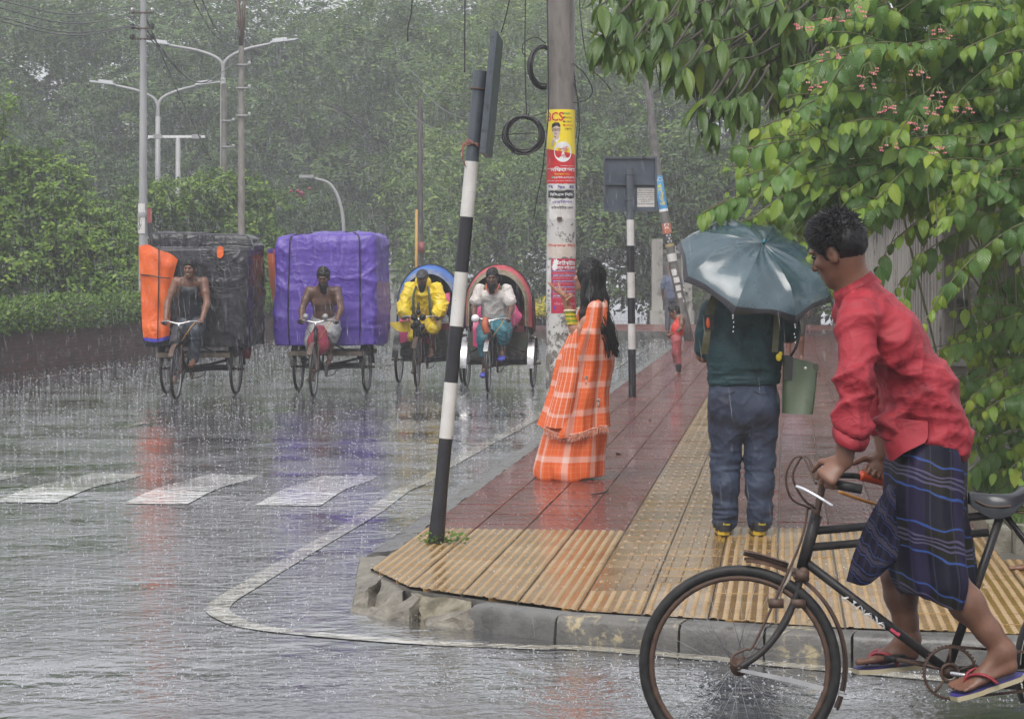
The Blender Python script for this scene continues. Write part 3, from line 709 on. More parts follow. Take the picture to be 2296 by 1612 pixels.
rock('kerb_stone', [(-0.80, 12.25, .012), (-0.62, 12.0, .05), (-0.50, 11.93, .05), (-0.62, 11.93, .01)], [(-0.83, 12.2, -.02), (-0.62, 12.05, -.02), (-0.48, 11.9, -.02), (-0.62, 11.86, -.02)], kerb, seed=12)
rock('kerb_stone', [(-0.42, 11.86, .02), (-0.20, 11.70, .085), (-0.185, 11.60, .105), (-0.36, 11.72, .02)], [(-0.44, 11.9, -.02), (-0.20, 11.75, -.02), (-0.18, 11.56, -.02), (-0.42, 11.70, -.02)], kerb, seed=15)
rock('footing', [(-0.50, 12.13, .098), (-0.20, 11.84, .10), (-0.19, 11.72, .03), (-0.44, 11.95, .02)], [(-0.5, 12.2, -.02), (-0.15, 11.95, -.02), (-0.15, 11.7, -.02), (-0.46, 11.9, -.02)], kerb, M('mossy_concrete', (0.10, 0.085, 0.05), (0.25, 0.22, 0.16), 12, 0.5, bump=0.01, spots=(0.05, 0.045, 0.03), spsc=9), seed=18)
# loose grit in the broken corner
mb = MB()
for i in range(70):
    c = V(-0.62 + rnd.random() * 0.5, 0, 0.012); c[1] = 11.80 + (-0.1 - c[0]) * 0.45 + rnd.random() * 0.12; r = rnd.uniform(0.006, 0.018)
    mb.ell(c, (r, r * rnd.uniform(.6, 1), r * .7), rotz(rnd.random() * 6), 5, 3)
mb.obj('rubble', M('grit', (0.10, 0.07, 0.05), (0.24, 0.17, 0.11), 30, 0.5), smooth=False, kind='stuff')
# far pavement beyond the side road and its kerb
mb = MB(); prism(mb, [tuple(G(1330, 752)[:2]), (7.2, 56.5), (9, 66), (0.5, 67)], -0.02, 0.12)
mb.obj('far_footpath', M('far_red_paving', (0.14, 0.05, 0.045), (0.20, 0.08, 0.07), 3, 0.25, 0.4), smooth=False, kind='structure')
mb = MB(); a, b = G(1330, 752), V(7.2, 56.4, 0); prism(mb, [(a[0], a[1] - .15), (b[0], b[1] - .15), (b[0], b[1] - .003), (a[0], a[1] - .003)], -0.02, 0.13); mb.obj('far_kerb', m_kerb, smooth=False, kind='structure')

# ================================================================ WALLS
m_wall = M('stained_precast', (0.25, 0.24, 0.215), (0.38, 0.37, 0.34), 2.2, 0.45, 0.65, bump=0.003, bsc=30, spots=(0.05, 0.048, 0.043), spsc=2.6, splo=0.56, sphi=0.68, mapping=(1, 1, 0.3))
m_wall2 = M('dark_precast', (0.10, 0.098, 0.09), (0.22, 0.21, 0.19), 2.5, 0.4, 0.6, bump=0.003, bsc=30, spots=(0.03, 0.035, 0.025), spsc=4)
wa = thing('boundary_wall', 'grey precast concrete boundary wall of upright boards running along the footpath behind the creeper', 'wall', RU(4, 3.35))
mb = MB()
a, b = RU(3.9, 3.42), RU(47, 3.42); d = UX
def wbox(mb, a, b, n, th, z0, z1, mi=0):
    """box along a-b with thickness th towards n"""
    n = V(n[0], n[1], 0); a = np.asarray(a); b = np.asarray(b)
    q = [a, b, b + n * th, a + n * th]; v = [(p[0], p[1], z0) for p in q] + [(p[0], p[1], z1) for p in q]
    return mb.add(v, [(3, 2, 1, 0), (4, 5, 6, 7), (0, 1, 5, 4), (1, 2, 6, 5), (2, 3, 7, 6), (3, 0, 4, 7)], mi)
wbox(mb, a, b, UY, 0.10, -0.02, 2.25); mb.obj('panel_back', m_wall2, wa, smooth=False)
mb = MB(); wbox(mb, RU(3.9, 3.33), RU(47, 3.33), UY, 0.088, -0.02, 0.42); mb.obj('plinth', m_wall2, wa, smooth=False)
mb = MB(); wbox(mb, RU(3.86, 3.29), RU(47, 3.29), UY, 0.26, 2.252, 2.34); mb.obj('coping', m_wall, wa, smooth=False)
far = MB(); s = 3.95; q = 0
while s < 46.5:
    w = (0.13, 0.09, 0.16)[q % 3]; mb = far if q > 110 else MB(); dp = (0.0, 0.03, 0.012)[q % 3] + rnd.random() * 0.006
    wbox(mb, RU(s, 3.35 + dp), RU(s + w, 3.35 + dp), UY, 0.068 - dp, 0.424, 2.25)
    if mb is not far: mb.obj('wall_board', m_wall, wa, smooth=False)
    s += w + 0.022; q += 1
far.obj('wall_board', m_wall, wa, smooth=False, kind='stuff')
wc = RU(3.85, 3.30); wd = nrm((0.99, -0.06)); wdir = V(wd[0], wd[1], 0); wn_ = V(-wd[1], wd[0], 0)
wb = thing('boundary_wall', 'stained precast wall end facing the street with framed lower panels, half hidden under hanging vines', 'wall', wc)
mb = MB(); wbox(mb, wc + wn_ * 0.07, wc + wdir * 6 + wn_ * 0.07, wn_, 0.12, -0.02, 2.3); mb.obj('panel_back', m_wall2, wb, smooth=False)
t = 0.0; q = 0
while t < 5.9:
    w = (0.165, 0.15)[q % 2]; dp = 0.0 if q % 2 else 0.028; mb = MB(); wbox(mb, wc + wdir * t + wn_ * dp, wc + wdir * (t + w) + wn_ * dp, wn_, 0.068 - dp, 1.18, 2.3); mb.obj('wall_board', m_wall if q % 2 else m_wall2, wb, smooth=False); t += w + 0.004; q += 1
mb = MB(); wbox(mb, wc - wn_ * 0.03, wc + wdir * 6 - wn_ * 0.03, wn_, 0.098, 1.02, 1.176); mb.obj('ledge', m_wall, wb, smooth=False)
mb = MB(); wbox(mb, wc + wn_ * 0.03, wc + wdir * 6 + wn_ * 0.03, wn_, 0.038, 0.1, 1.018); mb.obj('lower_panel', m_wall, wb, smooth=False)
for k in range(7):
    t0 = 0.12 + k * 0.8; mb = MB()
    for (t1, t2, z1, z2) in ((t0, t0 + .6, .86, .92), (t0, t0 + .6, .26, .32), (t0, t0 + .06, .322, .858), (t0 + .54, t0 + .6, .322, .858)): wbox(mb, wc + wdir * t1 - wn_ * 0.004, wc + wdir * t2 - wn_ * 0.004, wn_, 0.032, z1, z2)
    mb.obj('panel_frame', m_wall, wb, smooth=False)
mb = MB(); wbox(mb, wc - wn_ * 0.02, wc + wdir * 6 - wn_ * 0.02, wn_, 0.088, -0.02, 0.098); mb.obj('plinth', m_wall2, wb, smooth=False)
mb = MB(); wbox(mb, wc + wdir * -0.06 - wn_ * 0.06, wc + wdir * 6 - wn_ * 0.06, wn_, 0.3, 2.303, 2.4); mb.obj('coping', m_wall, wb, smooth=False)
# planter with grass in front of the wall end
pl = thing('planter', 'low mossy concrete planter edge holding grass at the foot of the wall', 'planter', (3.5, 13.8, 0))
m_moss = M('mossy_kerb', (0.13, 0.12, 0.09), (0.26, 0.245, 0.20), 8, 0.5, 0.7, bump=0.01, bsc=25, spots=(0.05, 0.06, 0.025), spsc=6)
for k in range(5):
    x0 = 2.80 + k * 0.62; rows = []
    for t in np.linspace(0.005, 0.615, 7): rows.append([(x0 + t + rnd.gauss(0, .003), 13.62 - 0.05 * (x0 - 2.8) + o + rnd.gauss(0, .006), z + rnd.gauss(0, .005)) for o, z in ((0.0, 0.05), (0.0, 0.245), (0.025, 0.272), (0.15, 0.275), (0.16, 0.05))])
    mb = MB(); mb.grid(rows); mb.f += [tuple(range(5)), tuple(range(30, 35))[::-1]]; mb.m += [0, 0]; mb.obj('edging_stone', m_moss, pl, sharp=50)
mb = MB(); prism(mb, [(2.82, 13.7), (6.4, 13.5), (7.2, 17.2), (3.18, 17.4)], 0.0, 0.22); mb.obj('soil', m_soil, pl, smooth=False)
mb = MB(); prism(mb, [(2.70, 13.75), (2.80, 13.75), (3.17, 17.3), (3.06, 17.3)], 0.05, 0.235); mb.obj('edging_stone', m_moss, pl, smooth=False)
n = 9000; bx = 2.85 + NR.rand(n) * 2.6; by = 13.75 + NR.rand(n) * 3.5; bx += (by - 13.7) * 0.1
h = NR.uniform(0.03, 0.11, n); an = NR.rand(n) * 6.28; le = NR.uniform(0, 0.06, n); w = 0.004
b0 = np.stack([bx, by, np.full(n, 0.215)], 1); dx = np.stack([np.cos(an), np.sin(an), 0 * an], 1); a2 = an + 1.3 + NR.rand(n); tip = b0 + np.stack([np.cos(a2) * le, np.sin(a2) * le, h], 1)
v = np.stack([b0 - dx * w, b0 + dx * w, tip], 1).reshape(-1, 3); f = np.arange(3 * n).reshape(-1, 3)
m_grass = leafmat('grass_blade', (0.06, 0.12, 0.02), (0.10, 0.20, 0.03), 6, 0.3)
tag(link('grass', mesh_np('grass', v, [f], smooth=False), m_grass), 'short bright grass growing in the planter under the wall', 'grass', kind='stuff')

# ---- left: brick planter wall with clipped hedge
def brick_mat():
    m = new_mat('sooty_brick'); nt = m.node_tree; p = _p(nt); tc = ND(nt, 'ShaderNodeTexCoord').outputs['Object']
    mp = ND(nt, 'ShaderNodeMapping'); nt.links.new(tc, mp.inputs[0]); mp.inputs['Rotation'].default_value = (math.radians(90), 0, math.radians(-83))
    br = ND(nt, 'ShaderNodeTexBrick'); nt.links.new(tc, br.inputs[0]); br.inputs['Scale'].default_value = 4.2
    sp = ND(nt, 'ShaderNodeSeparateXYZ'); nt.links.new(tc, sp.inputs[0]); cb = ND(nt, 'ShaderNodeCombineXYZ'); nt.links.new(sp.outputs[1], cb.inputs[0]); nt.links.new(sp.outputs[2], cb.inputs[1]); nt.links.new(cb.outputs[0], br.inputs[0])
    br.inputs['Color1'].default_value = (0.15, 0.045, 0.035, 1); br.inputs['Color2'].default_value = (0.10, 0.04, 0.032, 1); br.inputs['Mortar'].default_value = (0.06, 0.055, 0.05, 1); br.inputs['Mortar Size'].default_value = 0.03
    col = mixc(nt, ramp(nt, noise(nt, tc, 1.3, 6, 0.7), 0.47, 0.7), br.outputs[0], (0.032, 0.026, 0.024)); nt.links.new(col, p.inputs['Base Color']); p.inputs['Roughness'].default_value = 0.5
    nt.links.new(bumpn(nt, br.outputs['Fac'], 1.0, -0.006), p.inputs['Normal']); return m
lw = lambda Y: -7.95 + 0.128 * (Y - 37.8)
mw = thing('median_wall', 'low sooty red brick planter wall under a clipped hedge left of the road', 'wall', (lw(40), 40, 0))
mb = MB(); y0, y1 = 18.0, 72.0; n_ = V(-0.992, 0.127, 0)
wbox(mb, V(lw(y1), y1, 0), V(lw(y0), y0, 0), n_, 0.25, -0.02, 0.68); mb.obj('brickwork', brick_mat(), mw, smooth=False)
mb = MB(); wbox(mb, V(lw(y1) + .03, y1, 0), V(lw(y0) + .03, y0, 0), n_, 0.31, 0.683, 0.75); mb.obj('coping', M('dark_coping', (0.06, 0.052, 0.048), (0.11, 0.10, 0.09), 3, 0.5, bump=0.004), mw, smooth=False)
mb = MB(); prism(mb, [(lw(y0) - .26, y0), (lw(y1) - .26, y1), (lw(y1) - 6, y1), (lw(y0) - 6, y0)], -0.02, 0.62); mb.obj('median_bed', m_soil, smooth=False, kind='structure')
# ================================================================ FOLIAGE
def unit(a): return a / (np.linalg.norm(a, axis=-1, keepdims=True) + 1e-9)
def leaf_quads(c, d, n, L, w, fold=0.12):
    """n rhombic folded leaves -> verts, quads"""
    d = unit(d); n = unit(n - d * (n * d).sum(1, keepdims=True)); b = np.cross(d, n); L = np.broadcast_to(L, len(c))[:, None]; w = np.broadcast_to(w, len(c))[:, None]
    m = c + d * L * 0.42
    v = np.stack([c, m + b * w + n * w * fold * 2, c + d * L - n * L * 0.06, m - b * w + n * w * fold * 2], 1).reshape(-1, 3)
    return v, np.arange(len(v)).reshape(-1, 4)
def crown_mesh(name, blobs, nleaf, L, w, droop=0.35, spray=9, seed=0, slen=0.6, shell=0.2):
    """sprays of leaflets over the shells of many overlapping clumps"""
    R = np.random.RandomState(seed); B = np.array([b[0] for b in blobs], float); r = np.array([b[1] for b in blobs], float).reshape(-1, 1) if np.isscalar(blobs[0][1]) else np.array([b[1] for b in blobs], float)
    r = np.broadcast_to(r, (len(B), 3)); wt = (r.prod(1)) ** (2 / 3); ns = nleaf // spray
    k = R.choice(len(B), ns, p=wt / wt.sum()); u = unit(R.randn(ns, 3)); u[:, 2] = np.where(u[:, 2] < -0.55, -u[:, 2], u[:, 2])
    rad = 1 - shell * R.rand(ns) ** 1.6
    c = B[k] + u * r[k] * rad[:, None]; d = unit(u * np.array([1, 1, 0.5]) + R.randn(ns, 3) * 0.5 + np.array([0, 0, -droop]))
    nn = unit(np.cross(d, R.randn(ns, 3)) * 0.3 + np.array([0, 0, 0.9]) + u * 0.7); b = unit(np.cross(d, nn))
    C, D, N = [], [], []
    for i in range(spray):
        t = (i // 2 + 0.5) / (spray / 2); sgn = 1 if i % 2 else -1
        C.append(c + d * slen * t + np.array([0, 0, -1]) * (slen * 0.35 * t * t)); D.append(d * 0.55 + b * sgn * 0.85 + R.randn(ns, 3) * 0.22); N.append(nn + R.randn(ns, 3) * 0.18)
    C, D, N = np.concatenate(C), np.concatenate(D), np.concatenate(N)
    LL = L * R.uniform(0.6, 1.25, len(C)); v, q = leaf_quads(C, D, N, LL, w * LL / L); return mesh_np(name, v, [q], smooth=False)
def limbs(mb, base, top, r, n=6, spread=2.5, seed=0, curve=0.3):
    R = random.Random(seed); base, top = np.array(base, float), np.array(top, float); m = (base + top) / 2 + V(R.gauss(0, curve), R.gauss(0, curve), 0)
    pts = spline([base, m, top], 5); mb.tube(pts, np.linspace(r, r * 0.5, len(pts)), 10)
    for i in range(n):
        t = R.uniform(0.45, 1.0); a = pts[int(t * (len(pts) - 1))]; th = 6.28 * (i + R.random() * .6) / n; sp = spread * R.uniform(.6, 1.1)
        e = a + V(math.cos(th) * sp, math.sin(th) * sp, sp * R.uniform(0.5, 0.9)); mm = (a + e) / 2 + V(0, 0, sp * 0.12)
        q = spline([a, mm, e], 4); mb.tube(q, np.linspace(r * 0.42, r * 0.12, len(q)), 6)
m_bark = M('wet_bark', (0.045, 0.036, 0.028), (0.09, 0.075, 0.06), 6, 0.5, 0.8, bump=0.02, bsc=14, mapping=(1, 1, .3))
m_fol1 = leafmat('feathery_foliage', (0.035, 0.078, 0.022), (0.12, 0.195, 0.05), 0.5, 0.4, c3=(0.19, 0.27, 0.07))
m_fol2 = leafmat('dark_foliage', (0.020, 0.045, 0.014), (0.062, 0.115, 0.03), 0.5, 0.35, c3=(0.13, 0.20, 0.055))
m_fol3 = leafmat('fresh_foliage', (0.055, 0.115, 0.025), (0.16, 0.25, 0.05), 0.5, 0.42, c3=(0.28, 0.37, 0.08))
def blobs_for(R, n, rx, rz, z0, br):
    o = []
    for i in range(n):
        th = R.random() * 6.28; q = R.random() ** 0.6; z = R.random()
        w = math.sin(math.pi * (0.18 + 0.74 * z)) ** 0.7
        o.append(((math.cos(th) * rx * q * w, math.sin(th) * rx * q * w, z0 + rz * z), (br * R.uniform(.6, 1.15), br * R.uniform(.6, 1.15), br * R.uniform(.4, .75))))
    return o
R_ = random.Random(5)
crowns = {
 'feather': [crown_mesh('crown', blobs_for(R_, 44, 5.8, 9.0, 3.2, 1.65), 48000, 0.21, 0.042, 0.5, 10, 20 + k, 0.75) for k in range(2)],
 'dense': [crown_mesh('crown', blobs_for(R_, 46, 4.8, 9.5, 2.0, 1.5), 46000, 0.20, 0.046, 0.3, 8, 40 + k, 0.5) for k in range(2)],
 'low': [crown_mesh('crown', blobs_for(R_, 34, 3.8, 4.6, 0.6, 1.1), 30000, 0.18, 0.042, 0.45, 8, 60 + k, 0.55) for k in range(1)]}
trunks = []
for k in range(2):
    mb = MB(); limbs(mb, (0, 0, -0.1), (0.4 * (-1) ** k, 0.2, 7.5), 0.30, 8, 4.2, k); trunks.append(mb.mesh('trunk'))
mb = MB(); limbs(mb, (0, 0, -0.1), (0.2, 0.1, 3.0), 0.14, 6, 1.8, 7); trunk_low = mb.mesh('trunk')
TREES = [  # X, Y, scale, crown, material, label
 (-27, 98, 1.25, 'feather', m_fol1, 'tall rain tree farthest toward the left edge, pale behind the street lamps'),
 (-19, 104, 1.35, 'feather', m_fol1, 'tall feathery rain tree rising behind the double-armed street lamps'),
 (-11.5, 110, 1.4, 'feather', m_fol1, 'hazy feathery tree behind the bare concrete utility pole'),
 (-4.5, 100, 1.3, 'feather', m_fol1, 'tall light green tree closing the road above the purple load'),
 (3, 92, 1.25, 'feather', m_fol3, 'light green feathery tree behind the hanging cable ends'),
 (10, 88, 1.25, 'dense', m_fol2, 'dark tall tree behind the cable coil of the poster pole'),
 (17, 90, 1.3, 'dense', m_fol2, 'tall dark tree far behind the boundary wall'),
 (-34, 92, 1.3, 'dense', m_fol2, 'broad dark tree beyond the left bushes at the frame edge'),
 (-18.2, 57, 1.45, 'dense', m_fol1, 'overhanging tree with feathery boughs at the top left corner'),
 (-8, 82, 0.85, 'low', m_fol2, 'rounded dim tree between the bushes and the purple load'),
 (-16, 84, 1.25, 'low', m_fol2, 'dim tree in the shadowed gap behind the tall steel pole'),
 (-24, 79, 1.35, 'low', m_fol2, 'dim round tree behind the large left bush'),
 (-0.6, 80, 1.15, 'low', m_fol3, 'drooping light green tree above the blue-hooded rickshaw'),
 (4.2, 74, 1.2, 'low', m_fol1, 'drooping green tree behind the red-hooded rickshaw'),
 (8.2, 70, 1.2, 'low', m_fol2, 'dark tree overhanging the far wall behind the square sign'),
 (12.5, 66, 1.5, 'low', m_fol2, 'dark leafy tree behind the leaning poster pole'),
 (8.5, 56, 0.62, 'feather', m_fol3, 'fresh green young tree leaning over the boundary wall'),
 (-13, 125, 1.5, 'dense', m_fol1, 'pale far tree in the misty gap of the road'), (-3.5, 128, 1.5, 'dense', m_fol1, 'palest far tree at the end of the road'),
 (-23, 120, 1.95, 'dense', m_fol1, 'misty tree in the far row behind the leftmost rain tree'), (-9.5, 119, 1.95, 'feather', m_fol1, 'misty tree in the far row above the orange and black load'), (-0.5, 121, 1.9, 'dense', m_fol3, 'misty tree in the far row above the blue hood'), (7, 112, 1.5, 'feather', m_fol1, 'misty tree in the far row left of the poster pole'),
 (-31, 115, 1.5, 'feather', m_fol1, 'misty tree in the far row beyond the left frame edge'), (13, 44, 0.9, 'dense', m_fol2, 'dark tree inside the compound behind the creeper'),
 (-26, 62, 1.5, 'dense', m_fol2, 'dark low tree beyond the concrete block wall at far left'),
]
for i, (x, y, sc, kd, mt, lab) in enumerate(TREES):
    t = thing('tree', lab, 'tree', (x, y, 0), rz=i * 1.7, group='roadside trees closing the view'); t.scale = (sc, sc, sc * (.74 if kd != 'low' else .95))
    cm = crowns[kd][i % len(crowns[kd])]
    cmm = cm; t.rotation_euler[2] = i * 2.3
    if len(cm.materials) and cm.materials[0] != mt: cmm = cm.copy(); cmm.materials.clear()
    if not len(cmm.materials): cmm.materials.append(mt)
    o = bpy.data.objects.new('crown', cmm); COL.objects.link(o); o.parent = t
    tm = trunk_low if kd == 'low' else trunks[i % 2]
    if not len(tm.materials): tm.materials.append(m_bark)
    o = bpy.data.objects.new('trunk', tm); COL.objects.link(o); o.parent = t
# ---- bushes on the median
def bush(loc, blobs, n, L, w, mat, lab, seed, stems=7, sprigs=()):
    t = thing('flowering_bush', lab, 'bush', loc); loc = np.array(loc, float)
    cm = crown_mesh('foliage', [(np.array(b) + loc, r) for b, r in blobs], n, L, w, 0.15, 7, seed, 0.32, 0.3); link('foliage', cm, mat, t)
    mb = MB(); R = random.Random(seed)
    for k in range(stems):
        e = np.array(blobs[k % len(blobs)][0]) + loc; b = loc + V(R.gauss(0, .2), R.gauss(0, .2), 0); q = spline([b, (b + e) / 2 + V(R.gauss(0, .15), 0, .1), e], 4); mb.tube(q, np.linspace(.035, .012, len(q)), 6)
    for a, b in sprigs:
        a, b = np.array(a) + loc, np.array(b) + loc; q = spline([a, (a + b) / 2 + V(.08, 0, .05), b], 4); mb.tube(q, np.linspace(.018, .006, len(q)), 5)
    mb.obj('stem', m_bark, t); return t
m_bush = leafmat('bush_leaves', (0.075, 0.155, 0.02), (0.16, 0.26, 0.04), 1.2, 0.38, c3=(0.27, 0.37, 0.05))
Rb = random.Random(3)
bl = [((rnd_x, Rb.uniform(-.8, .8), z), (Rb.uniform(.5, .8), Rb.uniform(.5, .8), Rb.uniform(.4, .6))) for rnd_x, z in [(-1.9, 1.2), (-1.2, 1.4), (-.5, 1.3), (.3, 1.25), (.9, 1.0), (-1.8, 2.0), (-1.1, 2.3), (-.4, 2.2), (.4, 1.9), (1.0, 1.5), (-1.9, 2.8), (-1.1, 3.0), (-.3, 2.7), (-1.7, .7), (-.8, .6), (.1, .6), (.9, .6), (1.25, .95), (.75, 1.75)]]
bl += [((-1.35 + .05 * k, 0, 3.3 + .3 * k), (.2 - .015 * k,) * 3) for k in range(5)] + [((-.55 + .14 * k, .1, 3.0 + .14 * k), (.16, .16, .13)) for k in range(4)]
bush((-8.95, 48.5, 0.5), bl, 30000, 0.115, 0.036, m_bush, 'large overgrown bush with upright sprigs on the median left of the steel pole', 71, 14, [((-1.3, 0, 2.8), (-1.1, 0, 4.6)), ((-.6, 0, 2.6), (0.0, .1, 3.6))])
bl = [((x, Rb.uniform(-.8, .8), z), (Rb.uniform(.55, .85), Rb.uniform(.5, .8), Rb.uniform(.4, .65))) for x, z in [(-1.5, 1.2), (-.8, 1.3), (0, 1.2), (.8, 1.1), (1.5, .9), (-1.3, 2.0), (-.5, 2.3), (.3, 2.4), (.9, 1.9), (1.4, 1.4), (-.9, 2.8), (0, 3.0), (.5, 2.9), (-1.5, .5), (-.5, .5), (.5, .5), (1.5, .5), (-1.6, 2.7)]]
bl += [((1.0 + .2 * k, 0, 2.75 + .1 * k - .02 * k * k), (.15, .15, .12)) for k in range(6)] + [((-2.0 + .12 * k, 0, 2.4 + .1 * k), (.2, .2, .15)) for k in range(4)]
bush((-7.2, 59.5, 0.5), bl, 26000, 0.125, 0.04, m_bush, 'rounded bush with an arching spray on the median right of the steel pole', 72, 12, [((.6, 0, 2.5), (2.0, 0, 2.9))])
mb = MB(); c = np.array((-5.15, 59.5, 3.45))
for k in range(14): mb.ell(c + V(Rb.gauss(0, .1), Rb.gauss(0, .08), Rb.gauss(0, .06)), (.05, .05, .035), None, 5, 3)
tag(mb.obj('blossom_spray', M('pink_blossom', (0.33, 0.06, 0.10), rough=.5)), 'small pink blossom spray at the tip of the arching bush branch', 'flowers')
# hedge
n = 34000; y = 20 + NR.rand(n) * 50; wv = 0.5 + 0.5 * vnoise(np.stack([y, y * 0, y * 0], 1), 0.9, 3)
th = NR.uniform(-0.3, 3.4, n); rr = 0.30 + 0.08 * wv; x = lw(y) - 0.10 + np.cos(th) * rr * 1.2; z = 0.80 + np.sin(th) * (0.32 + 0.1 * wv) + NR.randn(n) * 0.02
C = np.stack([x, y, z], 1); U = unit(np.stack([np.cos(th), NR.randn(n) * .5, np.sin(th)], 1)); v, q = leaf_quads(C, U + NR.randn(n, 3) * .7, U + NR.randn(n, 3) * .4 + np.array([0, 0, .5]), NR.uniform(.06, .11, n), 0.026)
hd = thing('hedge', 'clipped green hedge growing along the top of the brick median wall', 'hedge', (lw(45), 45, .75)); link('foliage', mesh_np('foliage', v, [q], smooth=False), leafmat('hedge_leaves', (0.06, 0.12, 0.025), (0.11, 0.19, 0.04), 1.5, 0.3, c3=(0.2, 0.3, 0.05)), hd)
mb = MB(); mb.grid([[V(lw(yy) - 0.1 + math.cos(t) * .3, yy, .8 + math.sin(t) * .3) for t in np.linspace(-.2, 3.4, 8)] for yy in np.linspace(20, 70, 26)]); mb.obj('twigs', m_bark, hd)

# ---------------------------------------------------------------- near leaves with real shape
def big_leaf(L, w, curl, fold, n=6, tip=0.7, base=0.35):
    t = np.linspace(0, 1, n + 1); ww = w * np.sin(np.pi * t ** tip) ** 0.8 * (1 - 0.12 * t); ww[0] = w * 0.06; ww[-1] = 0.0006
    y = L * np.sin(curl * t) / curl; z = -L * (1 - np.cos(curl * t)) / curl
    rows = [[(-a, b, c + a * fold + 0.0), (-a * .5, b, c + a * fold * .62), (0, b, c), (a * .5, b, c + a * fold * .62), (a, b, c + a * fold)] for a, b, c in zip(ww, y, z)]
    mb = MB(); uv = [[(0, q), (.25, q), (.5, q), (.75, q), (1, q)] for q in t]; mb.grid(rows, 0, np.array(uv, float)); mb.tube([(0, -0.012, 0.004), (0, 0, 0)], 0.0012, 4, cap=False); return mb
def leafmat_near(name, c1, c2, c3, vein):
    m = new_mat(name); nt = m.node_tree; p = _p(nt); tcn = ND(nt, 'ShaderNodeTexCoord'); g = ND(nt, 'ShaderNodeNewGeometry'); pos = g.outputs['Position']
    gi = g.outputs['Random Per Island']; oi = ND(nt, 'ShaderNodeObjectInfo').outputs['Random']
    r = mathn(nt, 'FRACT', mathn(nt, 'ADD', mathn(nt, 'MULTIPLY', gi, 3.7), mathn(nt, 'MULTIPLY', oi, 5.3)))
    col = mixc(nt, ramp(nt, noise(nt, pos, 1.6, 3), .35, .65), c1, c2); col = mixc(nt, ramp(nt, r, 0.80, 1.0), col, c3)
    sp = ND(nt, 'ShaderNodeSeparateXYZ'); nt.links.new(tcn.outputs['UV'], sp.inputs[0]); x, y = sp.outputs[0], sp.outputs[1]
    ax = mathn(nt, 'ABSOLUTE', mathn(nt, 'SUBTRACT', x, 0.5)); q = mathn(nt, 'SUBTRACT', mathn(nt, 'MULTIPLY', y, 8.0), mathn(nt, 'MULTIPLY', ax, 5.0)); fr = mathn(nt, 'FRACT', q); ve = mathn(nt, 'MINIMUM', fr, mathn(nt, 'SUBTRACT', 1.0, fr))
    col = mixc(nt, mathn(nt, 'MULTIPLY', ramp(nt, mathn(nt, 'MINIMUM', mathn(nt, 'MULTIPLY', ve, .35), ax), .05, .0), .55), col, vein); nt.links.new(col, p.inputs['Base Color'])
    p.inputs['Roughness'].default_value = 0.24; nt.links.new(bumpn(nt, ramp(nt, ve, 0, .5), 0.6, 0.003), p.inputs['Normal'])
    t = ND(nt, 'ShaderNodeBsdfTranslucent'); nt.links.new(mixc(nt, 0.5, col, c3), t.inputs[0]); mxs = ND(nt, 'ShaderNodeMixShader'); mxs.inputs[0].default_value = 0.36
    nt.links.new(p.outputs[0], mxs.inputs[1]); nt.links.new(t.outputs[0], mxs.inputs[2]); nt.links.new(mxs.outputs[0], nt.nodes['Material Output'].inputs[0]); return m
m_vine = leafmat_near('creeper_leaf', (0.065, 0.155, 0.035), (0.12, 0.235, 0.05), (0.25, 0.36, 0.05), (0.18, 0.29, 0.08))
m_mango = leafmat_near('broad_glossy_leaf', (0.05, 0.11, 0.022), (0.09, 0.17, 0.03), (0.24, 0.33, 0.04), (0.15, 0.24, 0.05))
m_young = leafmat_near('young_creeper_leaf', (0.17, 0.30, 0.04), (0.25, 0.38, 0.05), (0.38, 0.46, 0.05), (0.30, 0.42, 0.09))
def variants(name, specs, mat):
    out = []
    for s in specs:
        m = big_leaf(*s).mesh(name, True, True); m.materials.append(mat); out.append(m)
    return out
vine_l = variants('leaf', [(.130, .037, .9, .25, 6, .82), (.115, .036, 1.5, .4, 6, .8), (.150, .039, .6, .15, 6, .85), (.098, .031, 1.1, .6, 6, .8)], m_vine)
mango_l = variants('leaf', [(.26, .036, .8, .25, 7, .85), (.22, .033, 1.2, .4, 7, .85), (.29, .040, .6, .2, 7, .85), (.19, .034, .5, .6, 7, .9)], m_mango)
def basis(d, n):
    d = nrm(d); n = nrm(n - d * np.dot(n, d)); b = np.cross(d, n); return np.stack([b, d, n], 1)
def place_leaves(par, leaves, meshes, mat, nparts, name='leaf', stuff='foliage'):
    """leaves: (pos, 3x3, scale, variant). nearest as single parts, the rest joined."""
    leaves.sort(key=lambda q: (q[4] if len(q) > 4 else 0, q[0][1])); pl = Vector(par.location)
    for c, Bs, sc, k, *_ in leaves[:nparts]:
        o = bpy.data.objects.new(name, meshes[k]); COL.objects.link(o); o.parent = par
        Mx = Matrix.Identity(4)
        for i in range(3):
            for j in range(3): Mx[i][j] = float(Bs[i, j] * sc)
            Mx[i][3] = float(c[i])
        o.matrix_parent_inverse = Matrix.Translation(-pl); o.matrix_basis = Mx
    data = []
    for m in meshes:
        n = len(m.vertices); co = np.empty(n * 3, np.float32); m.vertices.foreach_get('co', co); l = np.empty(len(m.loops), np.int32); m.loops.foreach_get('vertex_index', l)
        uv = np.zeros((n, 2), np.float32); u = np.empty(len(m.loops) * 2, np.float32); m.uv_layers[0].data.foreach_get('uv', u); uv[l] = u.reshape(-1, 2)
        data.append((co.reshape(-1, 3), np.array([p.vertices[:] for p in m.polygons]), uv))
    Vs, Fs, Us, k0 = [], [], [], 0
    for c, Bs, sc, k, *_ in leaves[nparts:]:
        co, f, uv = data[k]; Vs.append(co @ (Bs * sc).T + c); Fs.append(f + k0); Us.append(uv); k0 += len(co)
    if Vs: link(stuff, mesh_np(stuff, np.concatenate(Vs), [np.concatenate(Fs)], uv=np.concatenate(Us)), mat, par, kind='stuff')
